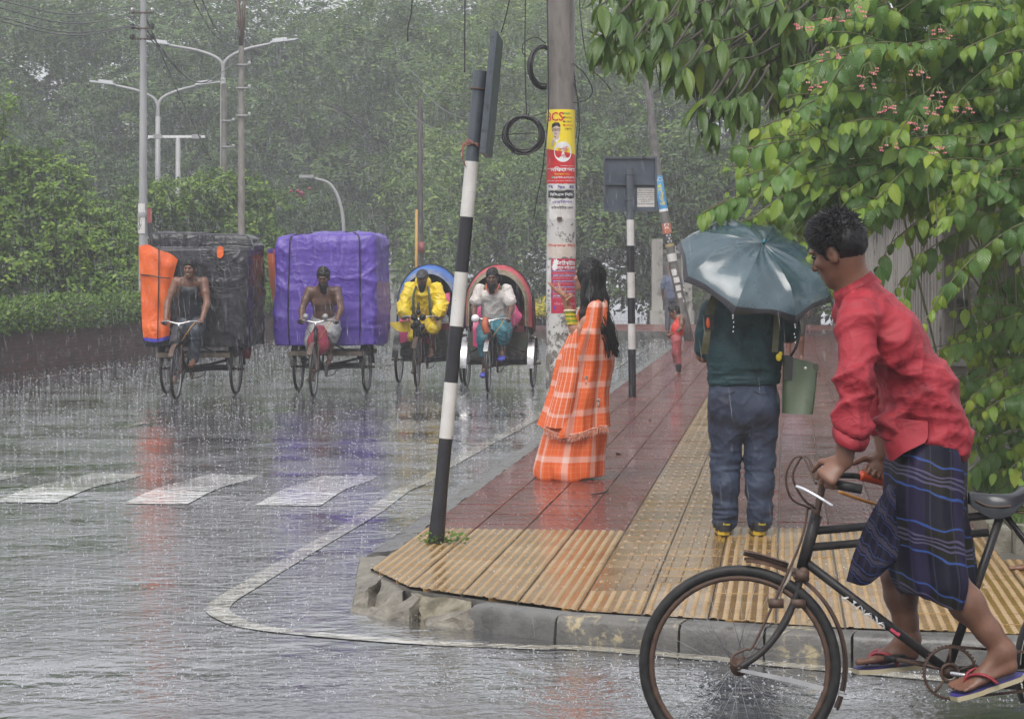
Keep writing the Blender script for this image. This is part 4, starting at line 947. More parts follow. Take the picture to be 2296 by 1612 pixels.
def inpoly(x, y, poly):
    r = False; n = len(poly)
    for i in range(n):
        (a, b), (c, d) = poly[i], poly[(i + 1) % n]
        if (b > y) != (d > y) and x < (c - a) * (y - b) / (d - b) + a: r = not r
    return r
# ---- flowering creeper over the wall
vr = random.Random(21); vine = thing('flowering_creeper', 'bright green flowering creeper spilling over the wall and footpath on the right, with pink clusters', 'creeper', (3.3, 15.8, 0))
VP_ = [(1712, 190), (1760, 90), (1830, -60), (2420, -80), (2420, 560), (2296, 560), (2200, 545), (2130, 510), (2060, 470), (1980, 490), (1900, 500), (1830, 480), (1740, 450), (1650, 440), (1640, 400), (1690, 300)]
VL_ = [(2150, 770), (2240, 700), (2420, 690), (2420, 1100), (2230, 1080), (2200, 980), (2190, 900)]
leaves = []; young = []; stems = MB(); fl = []
def vbound(q): return np.interp(HZ - (q[2] - CH) / q[1] * F, [-200, 0, 110, 230, 300, 400, 450, 640], [1880, 1840, 1795, 1735, 1690, 1625, 1560, 1540]) + 25 * math.sin(q[2] * 23)
def shoot(a, d, n, sp, hang, pri=1):
    p = np.array(a, float); d = nrm(d); pts = [p.copy()]; side = 1
    for i in range(n):
        if p[0] / p[1] * F + CX < vbound(p) + 30: break
        d = nrm(d + V(0, 0, -0.07) + V(vr.gauss(0, .05), vr.gauss(0, .05), vr.gauss(0, .04))); p = p + d * sp; pts.append(p.copy())
        sz = (0.45 + 0.6 * min(1, (n - i) / 4.0)) * vr.uniform(.65, 1.25)
        for sg in (1, -1):
            if vr.random() < .12: continue
            b = nrm(np.cross(d, V(0, 0, 1))) * sg
            ld = nrm(V(0, 0, -1) * hang + b * 0.45 + d * 0.45 + V(vr.gauss(0, .2), vr.gauss(0, .2) - .15, vr.gauss(0, .15)))
            ln = nrm(V(vr.gauss(-.25, .25), -0.75, 0.55 + vr.gauss(0, .25))); ln = ln if abs(np.dot(ln, ld)) < .95 else nrm(ln + V(.5, 0, 0))
            (young if (i > n - 4 and pri < 3) or vr.random() < .05 else leaves).append((p + V(0, 0, -.006), basis(ld, ln), sz, vr.randrange(4), pri))
    if len(pts) > 1: stems.tube(spline(pts, 2), 0.0035, 5, cap=False)
    return p
def at_px(px, py, Y): return P(px, py, Y)
cnt = 0
while cnt < 300:
    px, py = vr.uniform(1640, 2420), vr.uniform(-80, 610)
    if not inpoly(px, py, VP_): continue
    Yd = 14.5 + 0.9 * vr.random() + (0.6 if px < 1800 else 0) - 0.35 * ((py - 300) / 300 if py > 0 else 0) * vr.random() + 0.5 * vnoise(np.array([[px * .012, py * .012, 0]]), 1, 9)[0]
    shoot(at_px(px + 120, py - 15, Yd), V(-0.8 + vr.gauss(0, .35), -0.25 + vr.gauss(0, .2), 0.10 + vr.gauss(0, .25)), vr.randint(5, 12), vr.uniform(.055, .10), vr.uniform(.3, 1.5), 1 if px < 2310 and -40 < py else 2); cnt += 1
for px, py, dx, dz, n in [(1660, 440, -.9, -.15, 9), (1690, 330, -.9, .1, 8), (1700, 480, -.85, -.45, 7), (1740, 205, -.8, .35, 7), (1790, 500, -.7, -.5, 7), (1860, 480, -.5, -.8, 8), (1960, 480, -.6, -.6, 7), (1720, 380, -.95, -.2, 11), (1700, 425, -.95, -.28, 10), (1770, 110, -.8, .3, 6), (2080, 540, -.5, -.8, 7), (2010, 520, -.4, -.8, 6)]:
    shoot(at_px(px, py, 14.6), V(dx, -.2, dz), n, .075, .9, 0)
cnt = 0
while cnt < 78:
    px, py = vr.uniform(2140, 2420), vr.uniform(690, 1100)
    if not inpoly(px, py, VL_): continue
    shoot(at_px(px + 40, py - 10, 15.2 + vr.random() * 1.2), V(-0.8 + vr.gauss(0, .3), -0.2, -0.05 + vr.gauss(0, .2)), vr.randint(4, 8), .075, 1.0, 0 if px < 2300 else 2); cnt += 1
for i in range(26):     # thin dark curtain of leaves and stems in front of the wall end
    px, py = vr.uniform(2220, 2420), vr.uniform(480, 700); shoot(at_px(px, py, 16.3 + vr.random() * .8), V(vr.gauss(0, .5), -.1, -.7), vr.randint(4, 8), .08, .9, 3)
for i in range(100):     # inner depth of the creeper
    px, py = vr.uniform(1720, 2420), vr.uniform(-80, 520)
    if inpoly(px - 20, py + 30, VP_): shoot(at_px(px, py, 15.8 + vr.random() * 1.4), V(vr.gauss(-.4, .5), vr.gauss(0, .4), vr.gauss(0, .4)), 8, .09, .8, 4)
for k in range(16):
    a = at_px(vr.uniform(1980, 2420), 0, 16.6); b = at_px(vr.uniform(2060, 2330), vr.uniform(600, 1000), 16.2); stems.tube(spline([a, (a + b) / 2 + V(vr.gauss(0, .2), vr.gauss(0, .1), 0), b], 5), 0.008, 5, cap=False)
place_leaves(vine, leaves, vine_l, m_vine, 200); place_leaves(vine, young, variants('leaf', [(.130, .036, .8, .3, 6, .82), (.11, .032, 1.2, .5, 6, .8), (.14, .037, .5, .2, 6, .85), (.095, .028, .9, .6, 6, .8)], m_young), m_young, 95)
stems.obj('stem', M('creeper_stem', (0.10, 0.075, 0.04), (0.13, 0.14, 0.05), 8, 0.5), vine)
m_flow = M('pink_flower', (0.55, 0.09, 0.13), (0.75, 0.30, 0.30), 40, 0.45); m_stalk = M('flower_stalk', (0.16, 0.22, 0.06), rough=.5)
for px, py in [(1945, 160), (1985, 240), (2060, 165), (1870, 35), (1920, 25), (2100, 215), (2090, 245), (2055, 280), (1990, 325), (2100, 335), (1950, 190), (1860, 125), (2110, 75), (1800, 60), (2160, 240), (1830, 190)]:
    c = at_px(px, py - 18, 13.75 + vr.random() * .3); mb = MB(); ms = MB()
    for k in range(vr.randint(6, 9)):
        th = vr.random() * 6.28; e = c + V(math.cos(th) * .05, math.sin(th) * .035 - .02, -0.03 - vr.random() * .05); ms.tube(spline([c, (c + e) / 2 + V(0, 0, .02), e], 3), .0018, 4, cap=False)
        for j in range(5):
            a = j * 1.257 + th; d1 = V(math.cos(a), math.sin(a) * .6, .25 * math.sin(2 * a)) * .013; d2 = V(-d1[2], d1[0] * .2, d1[0]) * .4; mb.add([e, e + d1 * .6 + d2, e + d1, e + d1 * .6 - d2], [(0, 1, 2, 3)])
    o = mb.obj('flower_cluster', m_flow, vine, smooth=False); ms.obj('flower_stalk', m_stalk, o) if False else ms.obj('flower_stalk', m_stalk, vine)
# ---- broad-leaved tree over the footpath
lt = thing('broad_leaved_tree', 'dark broad-leaved tree whose long glossy leaves hang over the footpath beside the poster pole', 'tree', (4.2, 20.5, 0))
LP_ = [(1325, -60), (1330, 60), (1345, 110), (1390, 130), (1450, 120), (1500, 150), (1560, 190), (1600, 215), (1680, 215), (1740, 170), (1800, 80), (1840, -60)]
leaves = []; tw = MB()
def rosette(c, d, n, sc, pri):
    d = nrm(d); _, a, b = frame_of(d)
    tw.tube(spline([c - d * .35 + V(0, 0, .05), c - d * .15, c], 3), np.linspace(.009, .005, 7), 5, cap=False)
    for k in range(n):
        th = 6.28 * k / n + vr.gauss(0, .25); o = a * math.cos(th) + b * math.sin(th); ld = nrm(o * .8 + d * .35 + V(0, 0, -.75 - vr.random() * .5)); ln = nrm(o * .5 + V(0, -.35, .8) + V(vr.gauss(0, .2), vr.gauss(0, .2), 0))
        leaves.append((c - d * .05 * vr.random(), basis(ld, ln), sc * vr.uniform(.75, 1.1), vr.randrange(4), pri))
cnt = 0
while cnt < 64:
    px, py = vr.uniform(1320, 1830), vr.uniform(-60, 230)
    if not inpoly(px, py, LP_): continue
    rosette(P(px, py - 10, 16.6 + vr.random() * 1.3), V(-.3 + vr.gauss(0, .4), -.6, -.25), vr.randint(5, 8), 1.0, 0); cnt += 1
for px, py in [(1350, 85), (1405, 110), (1440, 120), (1480, 60), (1345, 20), (1385, 40), (1590, 225), (1620, 235), (1565, 250), (1650, 225), (1680, 215), (1590, 285), (1690, 280), (1530, 160), (1500, 120)]:
    rosette(P(px, py - 5, 16.3), V(-.3, -.5, -.3), 8, 1.05, -1)
for i in range(330):
    px, py = vr.uniform(1400, 1960), vr.uniform(-120, 215)
    if inpoly(px - 25, py + 10, LP_) or py < -30 or px > 1700: rosette(P(px, py, 18.0 + vr.random() * 2.6), V(vr.gauss(0, .5), vr.gauss(0, .5), -.3), 7, 1.15, 5)
place_leaves(lt, leaves, mango_l, m_mango, 260); tw.obj('twig', m_bark, lt)
mb = MB(); q = spline([(4.2, 20.5, -.1), (4.0, 20.3, 2.0), (3.5, 19.8, 4.2), (3.1, 19.5, 6.2)], 6); mb.tube(q, np.linspace(.22, .12, len(q)), 12); mb.obj('trunk', m_bark, lt)
for e in [(0.6, 17.2, 4.6), (1.3, 17.6, 4.4), (1.8, 18.6, 4.3), (1.6, 17.2, 3.9), (2.6, 18.6, 4.6), (0.9, 18.9, 4.9)]:
    mb = MB(); a = V(3.45, 19.75, 4.4); e = np.array(e); q = spline([a, (a + e) / 2 + V(0, 0, .35), e], 6); mb.tube(q, np.linspace(.07, .012, len(q)), 7); mb.obj('branch', m_bark, lt)
# ================================================================ STREET FURNITURE
_tx = {}
def text_geo(body, h=None, w=None, bold=0.0, wmax=None):
    """flat lettering centred on 0,0 -> verts (n,2), polygons"""
    cu = bpy.data.curves.new('t', 'FONT'); cu.body = body; cu.offset = bold; cu.resolution_u = 2
    o = bpy.data.objects.new('t', cu); COL.objects.link(o); dg = bpy.context.evaluated_depsgraph_get(); m = bpy.data.meshes.new_from_object(o.evaluated_get(dg))
    bpy.data.objects.remove(o); bpy.data.curves.remove(cu)
    v = np.array([p.co[:2] for p in m.vertices]); f = [tuple(p.vertices) for p in m.polygons]; bpy.data.meshes.remove(m)
    v -= (v.max(0) + v.min(0)) / 2; e = v.max(0) - v.min(0)
    sx = sy = 1.0
    if h: sx = sy = h / e[1]
    if w: sx = w / e[0]; sy = sx if not h else sy
    return v * np.array([sx, sy]), f
class Sheet:
    """prints on a curved or flat surface: fmap(u, v, eps) -> 3D"""
    def __init__(s, fmap): s.f = fmap
    def rect(s, mb, u0, u1, v0, v1, eps, nu=10, nv=2, top=None):
        mb.grid([[s.f(u, v, eps) for u in np.linspace(u0, u1, nu)] for v in np.linspace(v0, v1, nv)])
    def poly(s, mb, pts, eps):
        c = np.mean(pts, 0); n = len(pts); V_ = [s.f(p[0], p[1], eps) for p in pts] + [s.f(c[0], c[1], eps)]; mb.add(V_, [(i, (i + 1) % n, n) for i in range(n)])
    def disc(s, mb, u, v, r, eps, ry=None, n=24): s.poly(mb, [(u + r * math.cos(t), v + (ry or r) * math.sin(t)) for t in np.arange(n) * 2 * np.pi / n], eps)
    def text(s, mb, body, u, v, eps, h=None, w=None, bold=0.0, rot=0.0):
        q, f = text_geo(body, h, w, bold)
        if rot: c, n = math.cos(rot), math.sin(rot); q = q @ np.array([[c, n], [-n, c]])
        mb.add([s.f(u + a, v + b, eps) for a, b in q], f)
def ink(name, c, rough=0.35): return M(name, c, rough=rough)
i_red = ink('red_ink', (0.55, 0.018, 0.022)); i_yel = ink('yellow_ink', (0.80, 0.62, 0.02)); i_white = ink('white_ink', (0.72, 0.72, 0.72)); i_black = ink('black_ink', (0.02, 0.02, 0.022)); i_crim = ink('crimson_ink', (0.42, 0.02, 0.06))
i_blue = ink('violet_ink', (0.10, 0.06, 0.30)); i_green = ink('green_ink', (0.05, 0.30, 0.06)); i_skin = ink('printed_skin', (0.55, 0.42, 0.36)); i_paper = M('wet_paper', (0.52, 0.50, 0.47), (0.66, 0.65, 0.63), 8, 0.4); i_pale = ink('pale_pink_ink', (0.70, 0.30, 0.34)); i_bl2 = M('sky_blue_print', (0.04, 0.22, 0.50), (0.08, 0.36, 0.62), 5, 0.35)
# ---- main concrete pole
PX0, PY0 = 0.53, 26.5
PR = lambda z: 0.1645 - 0.0037 * z
def pole_mat():
    m = new_mat('poster_scarred_concrete'); nt = m.node_tree; p = _p(nt); tc = ND(nt, 'ShaderNodeTexCoord').outputs['Object']
    col = mixc(nt, ramp(nt, noise(nt, tc, 3, 6, .65, (1, 1, .35)), .35, .65), (0.10, 0.088, 0.075), (0.20, 0.18, 0.16)); col = mixc(nt, ramp(nt, noise(nt, tc, 9, 5, .7, (1, 1, .15)), .52, .7), col, (0.04, 0.035, 0.03))
    sp = ND(nt, 'ShaderNodeSeparateXYZ'); nt.links.new(tc, sp.inputs[0]); z = sp.outputs[2]
    low = ramp(nt, z, 2.66, 2.60); pat = ramp(nt, mathn(nt, 'ADD', noise(nt, tc, 6, 6, .7), mathn(nt, 'MULTIPLY', ramp(nt, z, .2, 2.2), 0.14)), .51, .56)
    col = mixc(nt, mathn(nt, 'MULTIPLY', low, pat), col, (0.50, 0.49, 0.47)); col = mixc(nt, mathn(nt, 'MULTIPLY', low, ramp(nt, noise(nt, tc, 11, 5, .75), .58, .63)), col, (0.03, 0.03, 0.03))
    nt.links.new(col, p.inputs['Base Color']); p.inputs['Roughness'].default_value = .38; nt.links.new(bumpn(nt, noise(nt, tc, 40, 4, .65), 1, .004), p.inputs['Normal']); return m
pt = thing('utility_pole', 'thick concrete utility pole by the kerb plastered with posters and carrying coiled cables', 'utility pole', (PX0, PY0, 0))
mb = MB(); mb.lathe([(PR(z), z) for z in np.linspace(-.02, 9.0, 30)], (PX0, PY0, 0), 28); mb.obj('shaft', pole_mat(), pt)
for z in (2.22, 2.17): 
    mb = MB(); mb.box((PX0 - .02, PY0 - PR(z) - .012, z), (.05, .03, .035)); mb.obj('bracket', m_rust, pt, smooth=False) if z > 2.2 else None
zof = lambda py: CH - (py - HZ) * PY0 / F
cyl = lambda u, v, e: V(PX0 + (PR(v) + e) * math.sin(u / PR(v)), PY0 - (PR(v) + e) * math.cos(u / PR(v)), v)
S = Sheet(cyl); zt, zb = zof(247.6), zof(413); H = zt - zb; W2 = 0.245
def zv(q): return zt - H * (q - 20) / (1478 - 20)     # q: row in a close view of the poster
def uv_(q): # column in the close view -> arc length
    x = (q - 285) / 285.0 * 0.157; return math.asin(max(-1, min(1, x / 0.158))) * 0.155
po = thing('poster', 'tall yellow and red poster with a portrait and the letters BCS', 'poster', cyl(0, zb, 0))
def pobj(name, mat, fn, par, **k):
    if name == 'lettering': k['kind'] = 'stuff'
    mb = MB(); fn(mb); mb.obj(name, mat, par, smooth=False, **k)
pobj('sheet', i_yel, lambda m: S.rect(m, -W2, W2, zb, zt, .0012, 24), po)
def redp(m):
    n = 24; us = np.linspace(-W2, W2, n); m.grid([[S.f(u, zb + .001, .0026) for u in us], [S.f(u, zv(770 + (u + W2) / (2 * W2) * 150), .0026) for u in us]])
pobj('red_panel', i_red, redp, po)
pobj('lettering', i_red, lambda m: S.text(m, 'BCS', uv_(150), zv(162), .004, h=H * .122, w=.20, bold=.02), po)
def bullets(m):
    for q, b in ((180, 'িলিখত'), (260, 'ভাইভা'), (405, 'েকাস')): S.text(m, b, uv_(425), zv(q), .004, h=H * .03, w=.085)
    for q in (180, 260): S.disc(m, uv_(335), zv(q), .010, .004)
pobj('lettering', i_black, bullets, po); pobj('lettering', i_green, lambda m: (S.text(m, 'িপিল', uv_(415), zv(100), .004, h=H * .032, w=.07), S.disc(m, uv_(335), zv(100), .01, .004)), po)
pobj('lettering', i_red, lambda m: (S.text(m, 'ফাউেডশন', uv_(445), zv(333), .004, h=H * .03, w=.12), S.disc(m, uv_(335), zv(330), .01, .004)), po)
U = uv_
pobj('portrait_shirt', i_white, lambda m: S.poly(m, [(U(10), zv(768)), (U(25), zv(640)), (U(110), zv(585)), (U(190), zv(600)), (U(240), zv(575)), (U(370), zv(620)), (U(430), zv(720)), (U(400), zv(830)), (U(140), zv(797))], .0034), po)
pobj('portrait_face', i_skin, lambda m: (S.poly(m, [(U(108), zv(380)), (U(112), zv(480)), (U(140), zv(545)), (U(165), zv(615)), (U(225), zv(612)), (U(240), zv(520)), (U(262), zv(460)), (U(265), zv(360)), (U(200), zv(330))], .004), S.poly(m, [(U(95), zv(740)), (U(100), zv(640)), (U(150), zv(600)), (U(160), zv(640)), (U(118), zv(750))], .0045)), po)
pobj('portrait_hair', i_black, lambda m: S.poly(m, [(U(100), zv(395)), (U(105), zv(310)), (U(160), zv(275)), (U(235), zv(280)), (U(268), zv(330)), (U(262), zv(375)), (U(225), zv(340)), (U(150), zv(350)), (U(115), zv(360))], .005), po)
def glasses(m):
    for a, b in ((110, 180), (192, 262)): S.rect(m, U(a), U(b), zv(412), zv(402), .005, 4); S.rect(m, U(a), U(b), zv(440), zv(434), .005, 4); S.rect(m, U(a), U(a + 10), zv(440), zv(402), .005, 2); S.rect(m, U(b - 10), U(b), zv(440), zv(402), .005, 2)
    S.rect(m, U(160), U(200), zv(500), zv(490), .005, 3); S.disc(m, U(165), zv(562), .007, .005)
pobj('portrait_glasses', i_black, glasses, po)
pobj('disc', i_white, lambda m: S.disc(m, U(320), zv(855), .098, .0048, H * .137), po)
pobj('lettering', i_red, lambda m: (S.text(m, 'ভিত', U(318), zv(805), .006, h=H * .062, w=.105, bold=.008), S.text(m, 'চলেছ', U(330), zv(935), .006, h=H * .06, w=.13, bold=.008), S.rect(m, U(375), U(405), zv(760), zv(745), .006, 2)), po)
pobj('lettering', i_white, lambda m: (S.text(m, 'কনিফেডনস', U(285), zv(1188), .005, h=H * .072, w=.36, bold=.03), S.text(m, '০১৯৭৩-১০১৫০৩', U(340), zv(1356), .005, h=H * .03, w=.27, bold=.015), S.text(m, 'িসিট িবলিডং (৪থ তলা), িনউমােকট, ঢাকা', U(290), zv(1425), .005, h=H * .02, w=.38), S.text(m, 'েজনােরল এডুেকশন', U(420), zv(1133), .005, h=H * .018, w=.17)), po)
pobj('lettering', i_yel, lambda m: S.text(m, 'নীলেকষত শাখা', U(300), zv(1290), .005, h=H * .03, w=.17), po); pobj('emblem', i_green, lambda m: S.disc(m, U(108), zv(1352), .014, .005, .014), po)
# torn paper scraps between the posters
for lab, mat, u0, u1, p0, p1, txt, inkm in (('white torn handbill strip right below the yellow poster', i_paper, -.2, .2, 414, 426, '৭ ৯ ৪', i_blue), ('blackened torn handbill with white letters below the yellow poster', i_black, -.17, .17, 428, 446, 'িবিসএস িপিল', i_white), ('smudged white handbill with small blue letters on the pole', i_paper, -.13, .16, 447, 459, 'এডিমশন', i_blue), ('grey handbill with one line of black letters on the pole', i_paper, -.15, .18, 460, 492, 'কিমপউটার েকাস', i_black),
        ('faded cream handbill with orange band above the crimson poster', M('faded_paper', (.5, .42, .35), (.58, .52, .47), 9, .4), -.21, .24, 545, 577, 'িশকষক িদেয়', i_red)):
    t = thing('handbill', lab, 'handbill', cyl(0, zof(p1), 0)); mb = MB()
    us = np.linspace(u0, u1, 16); mb.grid([[cyl(u, zof(p1) + .012 * vnoise(np.array([[u * 40, p1, 0]]), 1)[0], .0012) for u in us], [cyl(u, zof(p0) + .008 * vnoise(np.array([[u * 40, p0, 5]]), 1)[0], .0012) for u in us]]); mb.obj('sheet', mat, t, smooth=False)
    pobj('lettering', inkm, lambda m: S.text(m, txt, (u0 + u1) / 2, zof((p0 + p1) / 2 if p1 - p0 < 25 else p0 + 6), .003, h=.035, w=(u1 - u0) * .8, bold=.015), t)
t = thing('handbill', 'narrow white handbill strip with black letters beside the crimson poster', 'handbill', cyl(-.18, zof(700), 0)); pobj('sheet', i_paper, lambda m: S.rect(m, -.235, -.125, zof(700), zof(585), .0012, 6), t); pobj('lettering', i_black, lambda m: [S.text(m, q, -.16, zof(y), .003, h=.03, w=.05) for q, y in (('৮', 598), ('ক', 652), ('মন', 664), ('১', 672), ('২', 680), ('৩', 688), ('৪', 695))], t)
cp = thing('poster', 'crimson course poster with white and violet lines at head height on the pole', 'poster', cyl(0, zof(702), 0))
za, zc = zof(580), zof(702); HH = za - zc; zq = lambda q: za - HH * (q - 160) / (1495 - 160)
pobj('sheet', i_crim, lambda m: S.rect(m, -.118, .25, zc, za, .0022, 20), cp)
def bands(m):
    for q in (457, 572, 713, 855, 965, 1075): S.rect(m, -.11, .24, zq(q + 17), zq(q - 17), .0035, 16)
pobj('band', i_blue, bands, cp)
pobj('lettering', i_white, lambda m: (S.text(m, 'কিমপউটার', .075, zq(262), .005, h=.058, w=.21, bold=.02), S.text(m, 'েকােস ভিত চলেছ', .06, zq(378), .005, h=.048, w=.25, bold=.02), [S.text(m, b, .05, zq(q), .005, h=.016, w=.28, bold=.01) for q, b in ((457, 'অিফস অযািপলেকশন েকাস, সময় ৬ মাস'), (572, 'বযািসক অিফস অযািপলেকশন েকাস'), (713, 'পেফশনাল গািফকস িডজাইন, সময়'), (855, 'ওেয়ব িডজাইন েডেভলপেমনট'), (965, 'েপশাল হাডওয়যার েকাস'), (1075, 'িভিডও এিডিটং'))]), cp)
pobj('lettering', i_pale, lambda m: [S.text(m, b, .05, zq(q), .004, h=.013, w=.29) for q, b in ((497, 'MS Word, MS Excel, PowerPoint, Access, Internet'), (532, 'Windows, Typing Bangla & English'), (615, 'Photoshop, Illustrator, Flash, Quark'), (645, 'MS Word, MS Excel, Internet'), (760, 'Adobe Photoshop, Illustrator'), (790, 'Illustrator, Photoshop, Quark'), (895, 'HTML, CSS, PHP, MySQL'), (1005, 'Hardware, Software, Network'), (1040, 'Windows, Assembling'), (1120, 'Premiere, After Effects'))] + [S.text(m, 'ভিতর জনয েযাগােযাগ', .05, zq(1260), .004, h=.03, w=.26, bold=.01)], cp)
pobj('emblem', i_blue, lambda m: S.disc(m, -.075, zq(1352), .018, .004), cp)
def burst(m):
    for cu, cv in ((-.06, zq(255)), (-.075, zq(365))): S.poly(m, [(cu + (.038 if k % 2 else .024) * math.cos(k * .449), cv + (.045 if k % 2 else .03) * math.sin(k * .449)) for k in range(14)], .004)
pobj('starburst', i_white, burst, cp)
# ---- cables on the pole
m_cab = M('black_cable', (0.012, 0.012, 0.013), rough=0.35)
def cable(lab, pts, r=0.009, n=8, name='cable', cat='cable'):
    mb = MB(); q = spline(pts, n); mb.tube(q, r, 6); return tag(mb.obj(name, m_cab), lab, cat)
def pp(px, py, Y=PY0): return P(px, py, Y)
def coil(lab, c, rx, rz, turns, seed, tilt=0.0, dep=.05):
    R = random.Random(seed); t = thing('cable_coil', lab, 'cable coil', c)
    for k in range(turns):
        ph = R.random() * 6.28; a = rx * R.uniform(.86, 1.06); b = rz * R.uniform(.9, 1.05); o = V(R.gauss(0, rx * .05), R.gauss(0, dep), R.gauss(0, rz * .04)); pts = []
        for th in np.linspace(0, 6.283, 33):
            x = a * math.cos(th + ph) * (1 + .03 * math.sin(3 * th + k)); z = b * math.sin(th + ph); pts.append(c + o + V(x * math.cos(tilt), x * math.sin(tilt) + .02 * math.sin(2 * th + k), z))
        mb = MB(); mb.tube(pts, .0085, 5, cap=False); mb.obj('loop', m_cab, t)
    return t
coil('round coil of black cable hanging beside the yellow poster', pp(1174, 302, 26.25), .205, .20, 13, 4)
coil('bunched oval coil of black cable behind the pole near the top', pp(1217, 152, 26.85), .17, .23, 17, 8, .5, .06)
cable('thin cable dropping straight from above to the lower cable coil', [pp(1179, -40, 26.25), pp(1177, 120, 26.25), pp(1181, 258, 26.25), pp(1186, 262, 26.25)], .007)
cable('short stray cable end sticking out above the lower coil', [pp(1182, 268, 26.2), pp(1190, 240, 26.2)], .006, 3)
cable('short cable linking the tilted sign to the lower coil', [pp(1105, 306, 26.2), pp(1130, 303, 26.2), pp(1165, 300, 26.1), pp(1198, 299, 26.1)], .007)
cable('cable sagging from the coil to the pole at poster height', [pp(1180, 268, 26.3), pp(1205, 258, 26.3), pp(1226, 252, 26.3)], .007)
cable('loose cable tail hanging below the coil to the left of the pole', [pp(1222, 330, 26.3), pp(1216, 385, 26.3), pp(1205, 440, 26.3), pp(1197, 487, 26.3)], .008)
cable('cable running down the left face of the pole from the top', [pp(1226, -40, 26.3), pp(1229, 120, 26.3), pp(1230, 240, 26.29), pp(1226, 300, 26.28), pp(1222, 330, 26.3)], .008)
cable('wide cable loop standing out from the right of the pole', [pp(1284, 142, 26.4), pp(1310, 165, 26.4), pp(1328, 200, 26.4), pp(1318, 222, 26.4), pp(1286, 231, 26.4)], .008)
cable('cable running down the right side of the pole past the posters', [pp(1286, 185, 26.4), pp(1297, 230, 26.4), pp(1299, 290, 26.4), pp(1294, 340, 26.4), pp(1293, 425, 26.4)], .008)
cable('second slack cable curving down the right side of the pole', [pp(1285, 150, 26.45), pp(1294, 220, 26.45), pp(1296, 270, 26.45), pp(1291, 310, 26.4)], .007)
cable('looped cable end by the upper coil left of the pole', [pp(1224, 98, 26.6), pp(1200, 84, 26.6), pp(1174, 98, 26.6), pp(1172, 118, 26.6), pp(1180, 128, 26.6)], .007)
cable('cut cable end hanging freely at the top, farthest from the pole', [pp(926, -40, 27), pp(922, 30, 27), pp(915, 60, 27), pp(914, 93, 27)], .009)
cable('straight cut cable hanging from above left of the tilted sign', [pp(1043, -40, 27), pp(1042, 80, 27), pp(1042, 163, 27)], .009)
cable('cable slanting up from the top of the tilted sign', [pp(1150, -40, 14.2), pp(1136, 30, 14.2), pp(1124, 74, 14.2)], .004)
cable('thin cable hanging between the pole and the broad leaves', [pp(1298, -40, 24), pp(1302, 40, 24), pp(1318, 140, 24), pp(1352, 180, 24), pp(1372, 205, 24)], .006)
# ---- striped sign posts
m_bw = M('chipped_white_paint', (0.50, 0.485, 0.46), (0.60, 0.59, 0.57), 7, .35, spots=(0.13, 0.09, 0.06), spsc=16, splo=.66, sphi=.71, bump=.001); m_bk = M('chipped_black_paint', (0.010, 0.010, 0.014), (0.022, 0.02, 0.024), 9, .28, spots=(0.09, 0.07, 0.06), spsc=22, splo=.68, sphi=.74, bump=.001); m_gr = M('blue_grey_paint', (0.055, 0.068, 0.082), (0.085, 0.10, 0.115), 6, .3, .45, spots=(.03, .03, .033), spsc=9)
m_board = M('sign_back', (0.05, 0.065, 0.085), (0.08, 0.10, 0.125), 3.5, .35, .5, spots=(.15, .14, .13), spsc=12, splo=.7, sphi=.75)
def striped(t, base, top, r, cuts, mats, flare=1.0):
    base, top = np.array(base), np.array(top); c = [0.0] + cuts + [1.0]
    for i, (a, b) in enumerate(zip(c[:-1], c[1:])):
        mb = MB(); n = 5; pts = [base + (top - base) * q for q in np.linspace(a, b, n)]; rr = [r * (1 + (flare - 1) * max(0, 1 - q / .12)) for q in np.linspace(a, b, n)]; mb.tube(pts, rr, 18); mb.obj('band', mats[i], t, sharp=40)
b0 = G(977, 1222, .11); tp = P(1077, 160, 14.15)
t = thing('sign_post', 'black and white banded sign post tilting to the right at the broken pavement corner', 'sign post', b0)
h_ = lambda py: (1222 - py) / (1222 - 160.0)
striped(t, b0, tp, .0395, [h_(983), h_(858), h_(732), h_(611), h_(487), h_(363)], [m_bk, m_bw, m_bk, m_bw, m_bk, m_bw, m_gr], 1.25)
ax = nrm(tp - b0); sd = nrm(V(.55, .83, 0)); sd = nrm(sd - ax * sd.dot(ax)); nv = np.cross(ax, sd)
def obox(mb, c, hx, hy, hz, A, B, C): mb.box(c, (2 * hx, 2 * hy, 2 * hz), R=np.stack([A, B, C], 1))
cb = P(1103, 215, 14.15); cbd = cb + nv * 0.0
# plate faces away to the right and back; seen almost edge on
pn = nrm(V(.9985, -.055, 0)); pn = nrm(pn - ax * pn.dot(ax)); pu = np.cross(ax, pn)
mb = MB(); obox(mb, cb + pn * .012, .004, .30, .345, pn, pu, ax); mb.obj('plate', m_board, t, smooth=False)
mb = MB()
for s1, s2, hy, hz in ((0, .335, .30, .012), (0, -.335, .30, .012), (.29, 0, .012, .322), (-.29, 0, .012, .322)): obox(mb, cb - pn * .006 + pu * s1 + ax * s2, .014, hy, hz, pn, pu, ax)
mb.obj('frame', m_gr, t, smooth=False)
for dz in (.03, -.29):
    mb = MB(); c = b0 + ax * (np.dot(cb - b0, ax) + dz); mb.torus(c, ax, .043, .007, 20, 6); obox(mb, c + (cb - c) * .5 - ax * np.dot(cb - c, ax) * .5, .035, .012, .012, nrm(pn), pu, ax); mb.obj('clamp', m_rust, t)
mb = MB(); c = b0 + ax * (np.dot(cb - b0, ax) - .295)
for k in range(5): q = c + V(-.05, -.03, .01); mb.tube(spline([c + V(.03, -.046, .012 - .006 * k), c + V(-.035, -.04, .008 * k), q + V(-.012, 0, -.02 * k), q + V(-.015 + .006 * k, -.005, -.09 - .012 * k)], 4), .0025, 4)
tag(mb.obj('twine', M('faded_red_twine', (.35, .16, .13), rough=.7)), 'faded pink twine knotted round the tilted sign post under its plate', 'twine')
